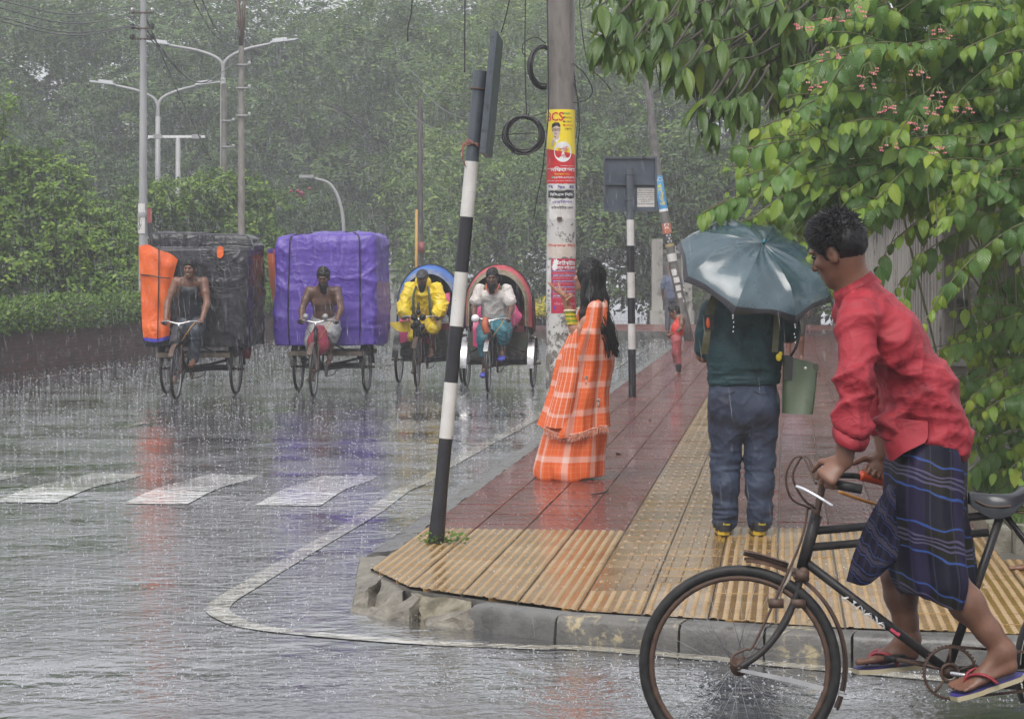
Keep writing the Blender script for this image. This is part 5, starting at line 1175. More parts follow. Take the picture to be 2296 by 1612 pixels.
b1 = G(1418, 890, ZF); Y1 = b1[1]; t1 = P(1412, 377, Y1)
t = thing('sign_post', 'upright black and white banded sign post with a square board, standing on the red paving', 'sign post', b1)
hh = lambda py: (890 - py) / (890 - 377.0)
striped(t, b1, t1, .046, [hh(783), hh(725.6), hh(668), hh(611), hh(551), hh(493)], [m_bk, m_bw, m_bk, m_bw, m_bk, m_bw, m_gr])
bc = P(1413, 413.5, Y1 + .07); bw, bh = 120 * Y1 / F / 2, 124 * Y1 / F / 2
mb = MB(); mb.box(bc + V(0, .014, 0), (2 * bw, .006, 2 * bh)); mb.obj('board', m_board, t, smooth=False)
mb = MB()
for cx, cz, sx, sz in ((0, bh - .012, bw, .012), (0, -bh + .012, bw, .012), (0, 0, bw - .025, .010), (-bw + .012, 0, .012, bh - .025), (bw - .012, 0, .012, bh - .025)): mb.box(bc + V(cx, -.008, cz), (2 * sx, .036, 2 * sz))
mb.obj('frame', m_gr, t, smooth=False)
for z in (-.19, .12): mb = MB(); mb.torus(V(t1[0], Y1, bc[2] + z), V(0, 0, 1), .05, .006, 16, 6); mb.box(V(t1[0], Y1 + .04, bc[2] + z), (.11, .03, .024)); mb.obj('clamp', m_gr, t)
nb = thing('notice', 'small weathered notice with printed lines pasted on the back of the square sign', 'notice', bc + V(.2, -.01, -.2)); SN = Sheet(lambda u, v, e: bc + V(u, .010 - e, v))
pobj('sheet', i_paper, lambda m: SN.rect(m, .085, bw - .03, -bh + .06, -.045, .001, 2), nb)
pobj('lettering', i_black, lambda m: [SN.text(m, q, (.085 + bw - .03) / 2, -.075 - .027 * k, .003, h=.017, w=w_, bold=.01) for k, (q, w_) in enumerate((('িবদুযৎ সাশয় করুন', .17), ('সবসাধারেণর অবগিতর জনয', .22), ('জানােনা যাইেতেছ েয এই', .22), ('রাসতায় গািড় পািকং', .2), ('করা িনেষধ আেদশ', .18), ('বাসতবায়েন', .12), ('০১৭১১-৪৫৬৭৮', .2)))], nb)
# ---- leaning pole with posters on the footpath
lb, ltp = V((1546 - CX) * 52 / F, 52, .1), P(1446, 120, 52); la = nrm(ltp - lb); Lp = np.linalg.norm(ltp - lb)
lp = thing('utility_pole', 'slim utility pole leaning left over the footpath with a blue poster on it', 'utility pole', lb)
mb = MB(); q = [lb + (ltp - lb) * k + V(-.12 * math.sin(math.pi * k), 0, 0) for k in np.linspace(0, 1.25, 14)]; mb.tube(q, np.linspace(.105, .072, 14), 14); mb.obj('shaft', M('dark_wet_concrete', (.075, .07, .065), (.15, .14, .13), 5, .35, .5, spots=(.35, .34, .33), spsc=4, splo=.62, sphi=.66), lp)
def lcyl(u, v, e):
    k = v / Lp; c = lb + (ltp - lb) * k + V(-.12 * math.sin(math.pi * k), 0, 0); r = .105 - .033 * k / 1.25 + e; T_ = nrm((ltp - lb) / Lp + V(-.12 * math.pi / Lp * math.cos(math.pi * k), 0, 0)); sx = nrm(np.cross(V(0, 1, 0), -T_)) if False else nrm(V(T_[2], 0, -T_[0])); a = u / r
    return c + sx * r * math.sin(a) + V(0, -1, 0) * r * math.cos(a)
SL = Sheet(lcyl); lv = lambda py: Lp * (765 - py) / (765 - 120.0)
for lab, nm, p0, p1, mt, txt in (('blue poster with yellow upright lettering on the leaning pole', 'poster', 394, 474, i_bl2, 'b'), ('small orange and black sticker on the leaning pole below the blue poster', 'sticker', 500, 552, i_black, 'o'), ('pale torn sticker lower on the leaning pole', 'sticker', 568, 585, i_paper, ''), ('white flaking paste marks on the leaning pole just above the child', 'sticker', 600, 668, i_paper, 'x')):
    t = thing(nm, lab, nm, lcyl(0, lv(p1), 0))
    if txt == 'x':
        pobj('sheet', mt, lambda m: [SL.rect(m, -.08 + rnd.random() * .05, .0 + rnd.random() * .08, lv(p) - .1, lv(p) + .06 * rnd.random(), .002, 5) for p in (606, 622, 640, 656)], t); continue
    pobj('sheet', mt, lambda m: SL.rect(m, -.14, .14, lv(p1), lv(p0), .002, 12, 4), t)
    if txt == 'b':
        pobj('lettering', i_white, lambda m: SL.text(m, 'BCS', -.0, lv(402), .005, h=.085, w=.16), t); pobj('lettering', i_yel, lambda m: SL.text(m, 'পরাইেভট', -.0, lv(436), .005, h=.13, w=.46, bold=.01, rot=-1.5708), t); pobj('strip', i_white, lambda m: SL.rect(m, -.14, .14, lv(474), lv(468), .004, 12), t)
    if txt == 'o':
        pobj('panel', M('orange_ink', (.45, .13, .06), rough=.35), lambda m: SL.rect(m, -.14, .14, lv(523), lv(500), .004, 12), t); pobj('lettering', i_white, lambda m: [SL.text(m, q, .01, lv(p), .006, h=.05, w=.11, bold=.01) for q, p in (('D', 503.5), ('R', 510.5), ('I', 518), ('O', 527), ('T', 534), ('O', 541))], t); pobj('strip', M('tan_ink', (.4, .3, .12), rough=.4), lambda m: SL.rect(m, -.14, .14, lv(552), lv(546), .004, 12), t)
# ---- poles and lamps on the far left
def up(lab, x, Y, top, r0, r1, mat, name='utility_pole', cat='utility pole', group=None):
    t = thing(name, lab, cat, (x, Y, 0), group=group); mb = MB(); mb.lathe([(r0 + (r1 - r0) * k, -.05 + (top + .05) * k) for k in np.linspace(0, 1, 12)], (x, Y, 0), 14); mb.obj('shaft', mat, t); return t
m_pale = M('pale_steel', (.26, .26, .27), (.38, .38, .38), 2.5, .4, mapping=(1, 1, .2))
xp = (321 - CX) * 47 / F
sp_ = up('tall pale steel utility pole with insulators rising behind the orange and black load', xp, 47, 7.6, .098, .055, m_pale)
mb = MB(); mb.lathe([(.10, 2.62), (.115, 2.66), (.10, 2.75), (.088, 2.78)], (xp, 47, 0), 14); mb.obj('collar', m_pale, sp_)
for z in (6.55, 6.25, 6.05):
    mb = MB(); mb.rod((xp - .22, 46.95, z), (xp + .2, 46.95, z), .018); mb.obj('crossarm', m_rust, sp_)
    for dx in (-.2, .18): mb = MB(); mb.lathe([(.02, z), (.05, z + .02), (.035, z + .05), (.05, z + .07), (.01, z + .1)], (xp + dx, 46.95, 0), 8); mb.obj('insulator', m_rubber if z < 6.5 else m_chrome, sp_)
SP_ = Sheet(lambda u, v, e: V(xp + (.1 + e) * math.sin(u / .1), 47 - (.1 + e) * math.cos(u / .1), v)); zl = lambda py: CH - (py - HZ) * 47 / F
t = thing('handbill', 'white handbill with spray marks wrapped on the tall pale steel pole', 'handbill', (xp, 46.9, zl(520))); pobj('sheet', i_paper, lambda m: SP_.rect(m, -.12, .05, zl(524), zl(457), .002, 8), t); pobj('lettering', i_black, lambda m: SP_.text(m, 'িবিস', -.05, zl(500), .004, h=.08, w=.28, rot=1.5708), t)
t = thing('banner', 'narrow red and black banner tied to the right side of the steel pole', 'banner', (xp + .12, 46.9, zl(520)))
mb = MB(); mb.box((xp + .13, 46.93, (zl(468) + zl(500)) / 2), (.09, .02, zl(468) - zl(500))); mb.obj('red_cloth', M('dull_red_cloth', (.26, .045, .04), rough=.6), t, smooth=False); mb = MB(); mb.box((xp + .14, 46.93, (zl(500.3) + zl(528)) / 2), (.08, .02, zl(500.3) - zl(528))); mb.obj('black_cloth', i_black, t, smooth=False)
xq = (541 - CX) * 58 / F; u2 = up('slim concrete utility pole with forked top standing between the two street lamps', xq, 58, 6.9, .10, .065, M('brown_concrete', (.17, .15, .13), (.26, .24, .22), 3, .5))
for dx in (-.1, .1): mb = MB(); mb.rod((xq, 58, 6.85), (xq + dx, 58, 8.3), .05, .04); mb.obj('fork_arm', m_rust, u2)
for z in (6.45, 5.9, 5.25): mb = MB(); mb.rod((xq - .12, 57.9, z), (xq + .2, 57.9, z), .02); mb.ell((xq + .2, 57.9, z + .03), (.045, .045, .06)); mb.obj('insulator', m_pale, u2)
xr = (502 - CX) * 66 / F; u3 = up('thin dim utility pole just left of the forked-top pole', xr, 66, 6.6, .10, .075, M('dim_concrete', (.13, .12, .10), (.2, .19, .17), 3, .5))
for z in (5.6, 4.9, 3.9): mb = MB(); mb.rod((xr - .05, 65.9, z), (xr + .28, 65.9, z), .02); mb.ell((xr + .26, 65.9, z + .02), (.05, .05, .05)); mb.obj('insulator', m_pale, u3)
def lamp2(lab, px, pyarm, pyfork, xl, xr_, yl, yr, Y, base_px=None):
    x = (px - CX) * Y / F; t = thing('street_lamp', lab, 'street lamp', (x, Y, 0), group='double-armed street lamps on the median'); zf = CH - (pyfork - HZ) * Y / F; mb = MB(); mb.tube([(x, Y, 0), (x, Y, zf * .5), (x, Y, zf)], [.11, .085, .07], 10); mb.obj('post', m_pale, t)
    for pe, ye in ((xl, yl), (xr_, yr)):
        e = P(pe, ye, Y); s = 1 if pe > px else -1; Lh = abs(e[0] - x); k = e + V(-s * .62, 0, -.10)
        mb = MB(); q = spline([(x, Y, zf - .1), (x + s * .06, Y, zf + .45), (x + s * Lh * .28, Y, zf + (e[2] - zf) * .72), k], 6); mb.tube(q, np.linspace(.055, .04, len(q)), 8); mb.obj('arm', m_pale, t)
        mb = MB(); d = nrm(V(s, 0, .12)); R_m = np.stack([d, V(0, 1, 0), np.cross(d, V(0, 1, 0))], 1); mb.box(e + V(-s * .36, 0, -.04), (.72, .26, .05), R=R_m); mb.box(e + V(-s * .46, 0, .0), (.4, .2, .07), R=R_m); mb.obj('lamp_head', M('lamp_housing', (.55, .56, .58), rough=.35), t, smooth=False)
lamp2('double-armed street lamp standing behind the tall pale steel pole', 354, 183, 262, 202, 494, 183, 184, 71)
lamp2('double-armed street lamp with the higher arms right of the pale steel pole', 500, 95, 175, 322, 664, 93, 89, 69)
x = (772 - CX) * 74 / F; t = thing('street_lamp', 'distant single-arm street lamp right of the rounded bush', 'street lamp', (x, 74, 0)); mb = MB(); q = spline([(x, 74, 0), (x, 74, 2.2), P(766, 470, 74), P(742, 415, 74), P(700, 399, 74)], 5); mb.tube(q, np.linspace(.07, .035, len(q)), 8); mb.obj('post', m_pale, t); mb = MB(); mb.box(P(688, 396, 74), (.45, .25, .09)); mb.obj('lamp_head', m_pale, t, smooth=False)
x = (399 - CX) * 67 / F; t = thing('floodlight_mast', 'short mast with a white crossbar and two floodlights above the bushes', 'floodlight', (x, 67, 0)); mb = MB(); mb.rod((x, 67, 0), (x, 67, CH + (HZ - 310) * 67 / F), .075, .065); mb.obj('post', m_pale, t); mb = MB(); c = P(396, 307, 67); mb.box(c, (1.56, .07, .07)); mb.obj('crossbar', i_white, t, smooth=False)
for dx in (-.5, .55): mb = MB(); mb.box(c + V(dx, -.08, 0), (.22, .2, .12)); mb.obj('floodlight', m_pale, t, smooth=False)
mb = MB(); c = P(395, 480, 66.6); mb.box(c, (.42, .3, .35)); mb.obj('control_box', M('beige_box', (.42, .38, .30), rough=.5), t, smooth=False)
def wire(lab, pts, r=.012): mb = MB(); mb.tube(spline(pts, 8), r, 5); tag(mb.obj('overhead_wire', m_gw), lab, 'wire')
m_gw = M('wire', (.09, .09, .09), rough=.5)
for lab, a, b in (('uppermost overhead wire running left from the steel pole', (-40, -8, 36), (306, 12, 47)), ('overhead wire reaching the upper insulator of the steel pole', (-40, 8, 36), (304, 36, 47)), ('overhead wire reaching the lower insulator of the steel pole', (-40, 38, 36), (304, 60, 47)), ('thin sagging overhead wire just above the lowest left wire', (-40, 28, 38), (306, 58, 47.2))):
    p, q = P(*a), P(*b); wire(lab, [p, (p + q) / 2 - V(0, 0, .22), q])
for lab, a, b, sg in (('overhead wire falling from the frame top to the forked-top pole', (440, -30, 52), (527, 88, 58), .35), ('overhead wire from the top sagging to the insulators of the forked-top pole', (418, -30, 52), (527, 108, 58), .3), ('overhead wire between the steel pole and the forked-top pole', (325, 65, 47), (530, 140, 58), .75), ('slack overhead wire sagging below the lamp arm toward the thin dim pole', (325, 75, 47), (502, 180, 66), .45), ('dark overhead wire slanting down from the steel pole to the rounded bush', (327, 40, 47), (474, 360, 66), .1)):
    p, q = P(*a), P(*b); wire(lab, [p, (p + q) / 2 - V(0, 0, sg), q], .014)
for lab, pts in (('pale sagging wire meeting the tilted sign from the hidden far pole', [(886, 203, 64), (940, 270, 60), (1000, 296, 56), (1060, 297, 50)]), ('upper pale sagging wire behind the tilted sign', [(912, 150, 64), (960, 195, 60), (1010, 212, 56), (1056, 210, 50)]), ('middle faint wire behind the tilted sign', [(938, 192, 64), (985, 240, 60), (1030, 263, 56), (1062, 266, 50)])): wire(lab, [P(*q) for q in pts], .011)
xs_ = (942 - CX) * 66 / F; u4 = up('dark hazy utility pole hidden among the drooping trees', xs_, 66, 6.2, .11, .07, M('dark_wood', (.05, .045, .04), (.08, .07, .06), 3, .5)); 
yp = thing('bamboo_pole', 'thin upright yellow pole rising behind the blue-hooded rickshaw', 'pole', ((933 - CX) * 62 / F, 62, 0)); mb = MB(); mb.rod(((933 - CX) * 62 / F, 62, 0), P(934, 470, 62), .045, .035); mb.obj('shaft', M('yellow_bamboo', (.5, .28, .05), (.42, .22, .05), 4, .5), yp)
mb = MB(); mb.box(P(945, 555, 65.7), (.16, .06, .30)); tag(mb.obj('handbill', M('dull_red_paper', (.26, .06, .06), rough=.6)), 'small red handbill on the dark hazy pole', 'handbill')
# ---- small buildings, walls and clutter far off
m_ki = M('stained_plaster', (.30, .29, .28), (.42, .41, .40), 1.2, .6, spots=(.12, .11, .10), spsc=2)
ki = thing('guard_kiosk', 'small grey kiosk covered with torn notices beyond the blue-hooded rickshaw', 'kiosk', ((880 - CX) * 78 / F, 78, 0)); x = (882 - CX) * 78 / F
mb = MB(); mb.box((x, 79, .75), (.75, 1.4, 1.6)); mb.obj('wall', m_ki, ki, smooth=False); mb = MB(); mb.box((x, 79, 1.6), (.9, 1.6, .09)); mb.obj('roof', m_concrete, ki, smooth=False)
for dx, dz in ((-.15, 1.1), (.12, 1.05), (-.1, .65)): mb = MB(); mb.box((x + dx, 78.28, dz), (.22, .02, .3)); mb.obj('notice', i_paper, ki, smooth=False)
fw = thing('boundary_wall', 'dim far boundary wall with pale pillars under the dark trees', 'wall', (4, 68, 0)); mb = MB(); mb.box((6.3, 68.4, 1.0), (4.6, .2, 2.1)); mb.obj('wall_panel', m_wall2, fw, smooth=False)
for px in (1474, 1540, 1606): mb = MB(); xx = (px - CX) * 68 / F; mb.box((xx, 68.15, 1.2), (.3, .3, 2.5)); mb.box((xx, 68.1, .22), (.4, .42, .5)); mb.obj('pillar', m_wall, fw, smooth=False)
mb = MB(); mb.box((6.3, 68.4, 2.1), (4.7, .3, .1)); mb.obj('coping', m_wall, fw, smooth=False)
cw = thing('block_wall', 'short grey concrete block wall behind the hedge at the far left', 'wall', (-12.5, 58, 0)); mb = MB(); mb.box((-12.9, 58, .62), (3.7, .3, 1.3)); mb.obj('wall_panel', M('block', (.15, .14, .12), (.22, .21, .19), 2, .6), cw, smooth=False)
mb = MB(); mb.ell((-10.65, 57, .85), (.22, .3, .55)); tag(mb.obj('tarpaulin', M('blue_tarp', (.05, .10, .26), (.08, .15, .34), 5, .4)), 'blue tarpaulin bundle beside the grey block wall', 'tarpaulin')
car = thing('parked_car', 'white car glimpsed behind the hedge between the two tarpaulin loads', 'car', ((600 - CX) * 84 / F, 84, 0), rz=0.3)
mb = MB(); mb.grid([[(x, y, z) for x, z in ((-.8, .3), (-.85, .75), (-.72, .9), (-.6, 1.42), (0, 1.48), (.6, 1.42), (.72, .9), (.85, .75), (.8, .3))] for y in (-1.0, 1.0)]); mb.grid([[(x * .96, y, z) for x, z in ((-.8, .3), (-.85, .75), (-.72, .88), (0, .92), (.72, .88), (.85, .75), (.8, .3))] for y in (-2.0, -1.0)]); mb.obj('body', M('white_car_paint', (.7, .7, .72), rough=.2), car)
mb = MB(); mb.grid([[(-.6, -1.35, .92), (.6, -1.35, .92)], [(-.55, -1.02, 1.4), (.55, -1.02, 1.4)]]); mb.obj('windscreen', M('dark_glass', (.03, .035, .04), rough=.05), car)
for sx in (-.75, .75):
    for sy in (-1.3, 1.3): mb = MB(); mb.lathe([(.001, -.1), (.3, -.1), (.32, 0), (.3, .1), (.001, .1)], (sx, sy, .32), 14, R=rotax((0, 1, 0), math.pi / 2)); mb.obj('wheel', m_rubber, car)
# ---- weeds at the foot of the tilted post, fallen leaves and twigs
w = thing('weed', 'small green weed growing at the foot of the tilted post', 'weed', b0); C, D = [], []
for k in range(150):
    a = rnd.random() * 6.28; r = rnd.random() ** .6 * .10; C.append(b0 + V(.045 + math.cos(a) * r * 1.35, -.04 + math.sin(a) * r * .6, .01 + rnd.random() * .085 * (1 - r * 4))); D.append(V(math.cos(a), math.sin(a), .5))
v, q = leaf_quads(np.array(C), np.array(D), np.tile(V(0, -.4, 1), (len(C), 1)) + NR.randn(len(C), 3) * .4, NR.uniform(.018, .036, len(C)), .008); link('leaves', mesh_np('leaves', v, [q], smooth=False), m_bush, w)
lf = M('fallen_leaf', (.16, .11, .03), (.24, .20, .04), 20, .35); fl_ = [(1400, 1014, .11), (1300, 1110, .05), (1010, 1062, .04)]
for px, py, L, ll in [(1388, 1016, .10, 'large brownish fallen leaf on the red paving right of the sari hem'), (1945, 1062, .05, 'small yellow fallen leaf just behind the orange bicycle grip'), (1958, 1075, .05, 'yellow fallen leaf half hidden by the orange bicycle grip'), (1990, 1098, .04, 'tiny pale fallen leaf on the paving in front of the lungi'), (1850, 905, .06, 'lone fallen leaf on the red paving below the tote bag'), (1460, 940, .06, 'fallen leaf on the red paving near the yellow guide tiles')]:
    mb = big_leaf(L, L * .28, .5, .2); mb.v = [q @ rotz(rnd.random() * 6).T + G(px, py, ZF + .012) for q in mb.v]; tag(mb.obj('fallen_leaf', lf), ll, 'leaf', 'fallen leaves on the paving')
mb = MB(); a = G(1352, 1104, ZF + .008); mb.tube(spline([G(1326, 1108, ZF + .01), a, G(1364, 1098, ZF + .014)], 4), .006, 6); tag(mb.obj('twig', m_bark), 'short brown twig on the red paving near the orange sari', 'twig')
mb = MB(); mb.tube(spline([G(1850, 865, ZF + .01), G(1880, 848, ZF + .03), G(1898, 825, ZF + .02)], 4), .004, 5); tag(mb.obj('stalk', m_bark), 'thin dark stalk lying on the paving behind the cyclist', 'twig')
# ================================================================ BICYCLE AND CYCLIST
def wheel(par, c, ax, R, tr=.018, nsp=32, name='wheel', seg=56, spoke_r=.0011, rimmat=None, tmat=None):
    c = np.asarray(c, float); ax = nrm(ax); mb = MB(); mb.torus(c, ax, R - tr, tr, seg, 10); w = mb.obj(name, tmat or m_rubber, par)
    mb = MB(); mb.torus(c, ax, R - 2 * tr - .006, .011, seg, 8); mb.obj('rim', rimmat or m_rust, w) if par is None else None
    rim = mb.obj('rim', rimmat or m_rust); _sub(rim, w)
    mb = MB(); mb.rod(c - ax * .045, c + ax * .045, .018, k=10); mb.rod(c - ax * .032, c - ax * .026, .032, k=12); mb.rod(c + ax * .026, c + ax * .032, .032, k=12); mb.rod(c - ax * .065, c + ax * .065, .006); _sub(mb.obj('hub', m_rust), w)
    d, a, b = frame_of(ax); mb = MB(); rr = R - 2 * tr - .012
    for k in range(nsp):
        t = 2 * math.pi * k / nsp; s = 1 if k % 2 else -1; t2 = t + (.55 if (k // 2) % 2 else -.55)
        mb.rod(c + ax * s * .029 + (a * math.cos(t2) + b * math.sin(t2)) * .03, c + (a * math.cos(t) + b * math.sin(t)) * rr, spoke_r, k=3)
    _sub(mb.obj('spokes', m_steel, kind='stuff'), w); return w
def _sub(o, w):
    o.parent = w; p = w.parent
    o.matrix_parent_inverse = Matrix.Identity(4)
YB = 8.45
B = lambda px, py, dy=0.0: P(px, py, YB + dy)
bk = thing('bicycle', 'black roadster bicycle ridden across the foreground with an orange grip and rusty mudguard', 'bicycle', V(B(1900, 1700)[0], YB, 0))
hubF, hubR = B(1658, 1492), B(2515, 1496)
steer = nrm(V(.12, .99, 0))      # axle of the slightly turned front wheel
wheel(bk, hubF, steer, .347, .0185); wheel(bk, hubR, V(0, 1, 0), .347, .0185)
def bt(name, pts, r, mat=m_black, n=5, k=10, **kw): mb = MB(); mb.tube(spline(pts, n), r, k); return mb.obj(name, mat, bk, **kw)
hT, hB, seatc, bb = B(1829, 1160), B(1800, 1268), B(2243, 1156), B(2124, 1502)
bt('head_tube', [hB + (hB - hT) * .06, hT + (hT - hB) * .06], .021)
bt('top_tube', [hT + (hB - hT) * .28, seatc + V(0, 0, .005)], .0145); bt('top_tube', [hT + (hB - hT) * .62, B(2216, 1193)], .0145); dt = bt('down_tube', [hB + (hT - hB) * .1, bb], .0165); bt('seat_tube', [seatc + (seatc - bb) * .05, bb], .0155)
for s in (-1, 1): bt('seat_stay', [seatc + V(.02, s * .02, 0), hubR + V(0, s * .055, 0)], .0085); bt('chain_stay', [bb + V(.02, s * .03, 0), hubR + V(0, s * .055, 0)], .009)
mb = MB(); mb.rod(bb - V(0, .04, 0), bb + V(0, .04, 0), .024, k=12); mb.obj('bottom_bracket', m_rust, bk)
for s in (-1, 1):
    bt('fork_blade', [hB + V(-.004, s * .026, -.02) , B(1772, 1372, s * .036), B(1738, 1428, s * .042), B(1700, 1468, s * .048), hubF + steer * s * .05], [.0135, .013, .012, .010, .008] if False else .0115)
mb = MB(); mb.rod(hB - V(.0, .045, .02), hB + V(0, .045, -.02), .018, k=10); mb.box(hB + V(-.006, 0, -.03), (.045, .095, .035)); mb.obj('fork_crown', m_rust, bk)
def guard(c, ax, R, a0, a1, w, ref, mat, name='mudguard'):
    d, _, _ = frame_of(ax); u = nrm(ref); v = np.cross(d, u) ; rows = []
    for t in np.linspace(a0, a1, 30):
        e = u * math.cos(t) + v * math.sin(t); rows.append([c + e * (R + .012 * (1 - (q / w) ** 2) - .012) + d * q for q in np.linspace(-w, w, 7)])
    A = np.array(rows); mb = MB(); mb.grid(A); B2 = A - (A - c) / np.linalg.norm(A - c, axis=2)[..., None] * .0022; mb.grid(B2, flip=True); return mb.obj(name, mat, bk)
m_mud = M('rusty_mudguard', (.05, .03, .022), (.13, .075, .05), 14, .4, .7, bump=.001, spots=(.02, .016, .014), spsc=8)
up_ = V(0, 0, 1); guard(hubF, V(0, 1, 0), .374, -.62, 1.0, .031, nrm(V(.62, 0, .78)), m_mud)
mb = MB(); 
g1 = guard(hubF, V(0, 1, 0), .374, .95, 1.32, .031, nrm(V(.62, 0, .78)), m_mud)
guard(hubF, V(0, 1, 0), .385, -1.12, -.62, .028, nrm(V(.62, 0, .78)), m_rust) if False else None
guard(hubR, V(0, 1, 0), .372, -1.9, 1.0, .031, up_, m_black)
bt('mudguard_tip', [B(1668, 1238), B(1700, 1246), B(1766, 1268)], .012, m_mud, k=6)
mb = MB(); mb.grid([[B(1666, 1234) + V(0, q, 0), B(1700, 1243) + V(0, q, .004), B(1765, 1264) + V(0, q, .006)] for q in np.linspace(-.03, .03, 4)]); mb.obj('mudguard_front', m_mud, bk)
for s in (-1, 1): bt('mudguard_stay', [hubF + V(0, s * .055, -.012), B(1780, 1528, s * .04), B(1898, 1556, s * .034)], .0032, m_steel, k=5)
mb = MB(); mb.grid([[B(1655, 1497, -.06), B(1780, 1520, -.045), B(1893, 1550, -.036)], [B(1655, 1505, -.06), B(1780, 1532, -.045), B(1893, 1562, -.036)]]); mb.obj('mudguard_strap', M('dull_aluminium', (.30, .30, .31), (.42, .42, .42), 10, .4), bk)
for s, o in ((-1, 0), (1, 14)):
    bt('brake_rod', [B(1812 + o, 1135, s * .02), B(1795 + o * .6, 1215, s * .03), B(1740 + o, 1340, s * .04), B(1690 + o, 1445, s * .04), B(1672, 1455, s * .04), B(1645, 1468, s * .045), B(1640, 1486, s * .05), B(1650, 1494, s * .05)] if s < 0 else [B(1822, 1130, .02), B(1812, 1240, .03), B(1770, 1360, .035), B(1716, 1448, .04), B(1690, 1452, .04)], .0045, m_rust)
bt('brake_stirrup', [B(1745, 1345, -.03), B(1752, 1318, -.03), B(1766, 1300, -.03), B(1775, 1262, -.028)], .008, M('worn_enamel', (.40, .37, .31), (.22, .15, .10), 26, .45))
for q in (B(1740, 1352, -.03), B(1790, 1352, -.03)): mb = MB(); mb.box(q, (.05, .03, .03)); mb.obj('brake_block', m_rust, bk)
sT = B(1842, 1098); bt('stem', [hT, sT, B(1848, 1082)], .0125, m_rust)
bt('handlebar', [B(1842, 1083, -.0), B(1832, 1076, -.10), B(1838, 1076, -.19), B(1870, 1083, -.245), B(1930, 1096, -.27)], .011, m_chrome, k=10); bt('handlebar', [B(1842, 1083, 0), B(1838, 1070, .12), B(1862, 1066, .20), B(1905, 1066, .24), B(1925, 1068, .25)], .011, m_rubber)
mb = MB(); q = [B(1862, 1083, -.24), B(1932, 1097, -.27)]; mb.tube(q, .0165, 12); mb.obj('grip', m_rubber, bk); mb = MB(); q = spline([B(1928, 1066, .25), B(1950, 1070, .26), B(1998, 1082, .275)], 4); mb.tube(q, [.0175] + [.0195] * (len(q) - 2) + [.017], 12); mb.obj('grip', M('orange_grip', (.55, .07, .02), (.45, .06, .02), 20, .35), bk)
bt('brake_lever', [B(1786, 1090, -.17), B(1806, 1098, -.2), B(1840, 1117, -.23), B(1867, 1134, -.24)], .0055, M('bright_lever', (.75, .75, .77), rough=.2, metal=.6)); bt('brake_lever', [B(1880, 1102, .2), B(1925, 1118, .22), B(1967, 1131, .25)], .006, M('amber_lever', (.45, .20, .04), rough=.35))
mb = MB(); c = B(1859, 1052, -.09); mb.lathe([(.001, .032), (.015, .03), (.027, .018), (.032, 0), (.030, -.006), (.001, -.008)], c, 18, R=rotax((1, 0, 0), .5)); mb.obj('bell', m_chrome, bk)
for o in (0, 26): bt('brake_cable', [B(1818 + o * .4, 1140, -.03), B(1775 + o, 1118, -.06), B(1762 + o * .6, 1070, -.08), B(1778 + o * .6, 1030, -.09), B(1800 + o * .4, 1024, -.1), B(1814 + o * .3, 1050, -.12), B(1830, 1085, -.14)], .0042, m_rust, 6, 6)
# saddle
mb = MB(); rows = []
for t in np.linspace(0, 1, 14):
    x = B(2172 + (2312 - 2172) * t, 1100)[0]; w = .022 + .085 * max(0, (t - .35) / .65) ** 1.1; z = B(0, 1107 - 10 * t + 14 * math.sin(math.pi * t) * (1 if t < .7 else .6) - (8 if t > .8 else 0), 0)[2]; dr = .028 + .03 * math.sin(math.pi * min(1, t * 1.2))
    rows.append([V(x, YB + w * math.cos(a), z - dr + dr * 1.25 * max(-.2, math.sin(a)) * (1 - .25 * (abs(math.cos(a)) > .9))) for a in np.linspace(-.25, math.pi + .25, 13)])
mb.grid(rows); k_ = 13; mb.f += [tuple(range(k_)), tuple(range(13 * k_, 14 * k_))[::-1]]; mb.m += [0, 0]; mb.obj('saddle', M('wet_black_leather', (.02, .022, .026), (.035, .037, .042), 8, .22), bk)
mb = MB()
for s in (-1, 1): mb.tube(spline([B(2186, 1122, s * .02), B(2225, 1136, s * .04), B(2290, 1132, s * .05)], 4), .004, 5)
for k in range(3): mb.torus(B(2290, 1138, -.05 + .05 * k), V(0, 0, 1), .016, .0035, 14, 5); mb.torus(B(2290, 1148, -.05 + .05 * k), V(0, 0, 1), .016, .0035, 14, 5)
mb.obj('saddle_springs', m_rust, bk); bt('seat_post', [seatc, B(2248, 1128)], .0125, m_rust)
# drive train
mb = MB(); mb.torus(bb - V(0, .05, 0), V(0, 1, 0), .088, .005, 44, 6); mb.torus(bb - V(0, .05, 0), V(0, 1, 0), .03, .006, 24, 6)
for k in range(5): a = k * 1.2566 + .3; mb.rod(bb + V(.03 * math.cos(a), -.05, .03 * math.sin(a)), bb + V(.086 * math.cos(a), -.05, .086 * math.sin(a)), .005, k=6)
for k in range(44): a = k * 2 * math.pi / 44; mb.box(bb + V(.094 * math.cos(a), -.05, .094 * math.sin(a)), (.006, .003, .006), R=rotax((0, 1, 0), -a))
mb.obj('chainring', m_rust, bk)
cr = nrm(B(2240, 1520) - bb)
for s, nm in ((-1, 1), (1, -1)):
    e = bb + V(0, s * .07, 0) + cr * .165 * nm; mb = MB(); mb.rod(bb + V(0, s * .05, 0), e, .011, .008, k=10); mb.obj('crank', m_chrome if s < 0 else m_rust, bk); mb = MB(); mb.box(e + V(0, s * .055, 0), (.075, .09, .022)); mb.rod(e, e + V(0, s * .1, 0), .008); mb.obj('pedal', m_rubber, bk)
mb = MB()
for z0, z1, d in ((.09, .035, 1), (-.09, -.035, -1)):
    a, b = bb + V(0, -.05, z0), hubR + V(0, -.05, z1)
    for k in range(60): q = a + (b - a) * (k / 60); mb.box(q, (.009, .008, .009))
mb.obj('chain', m_rust, bk, smooth=False, kind='stuff')
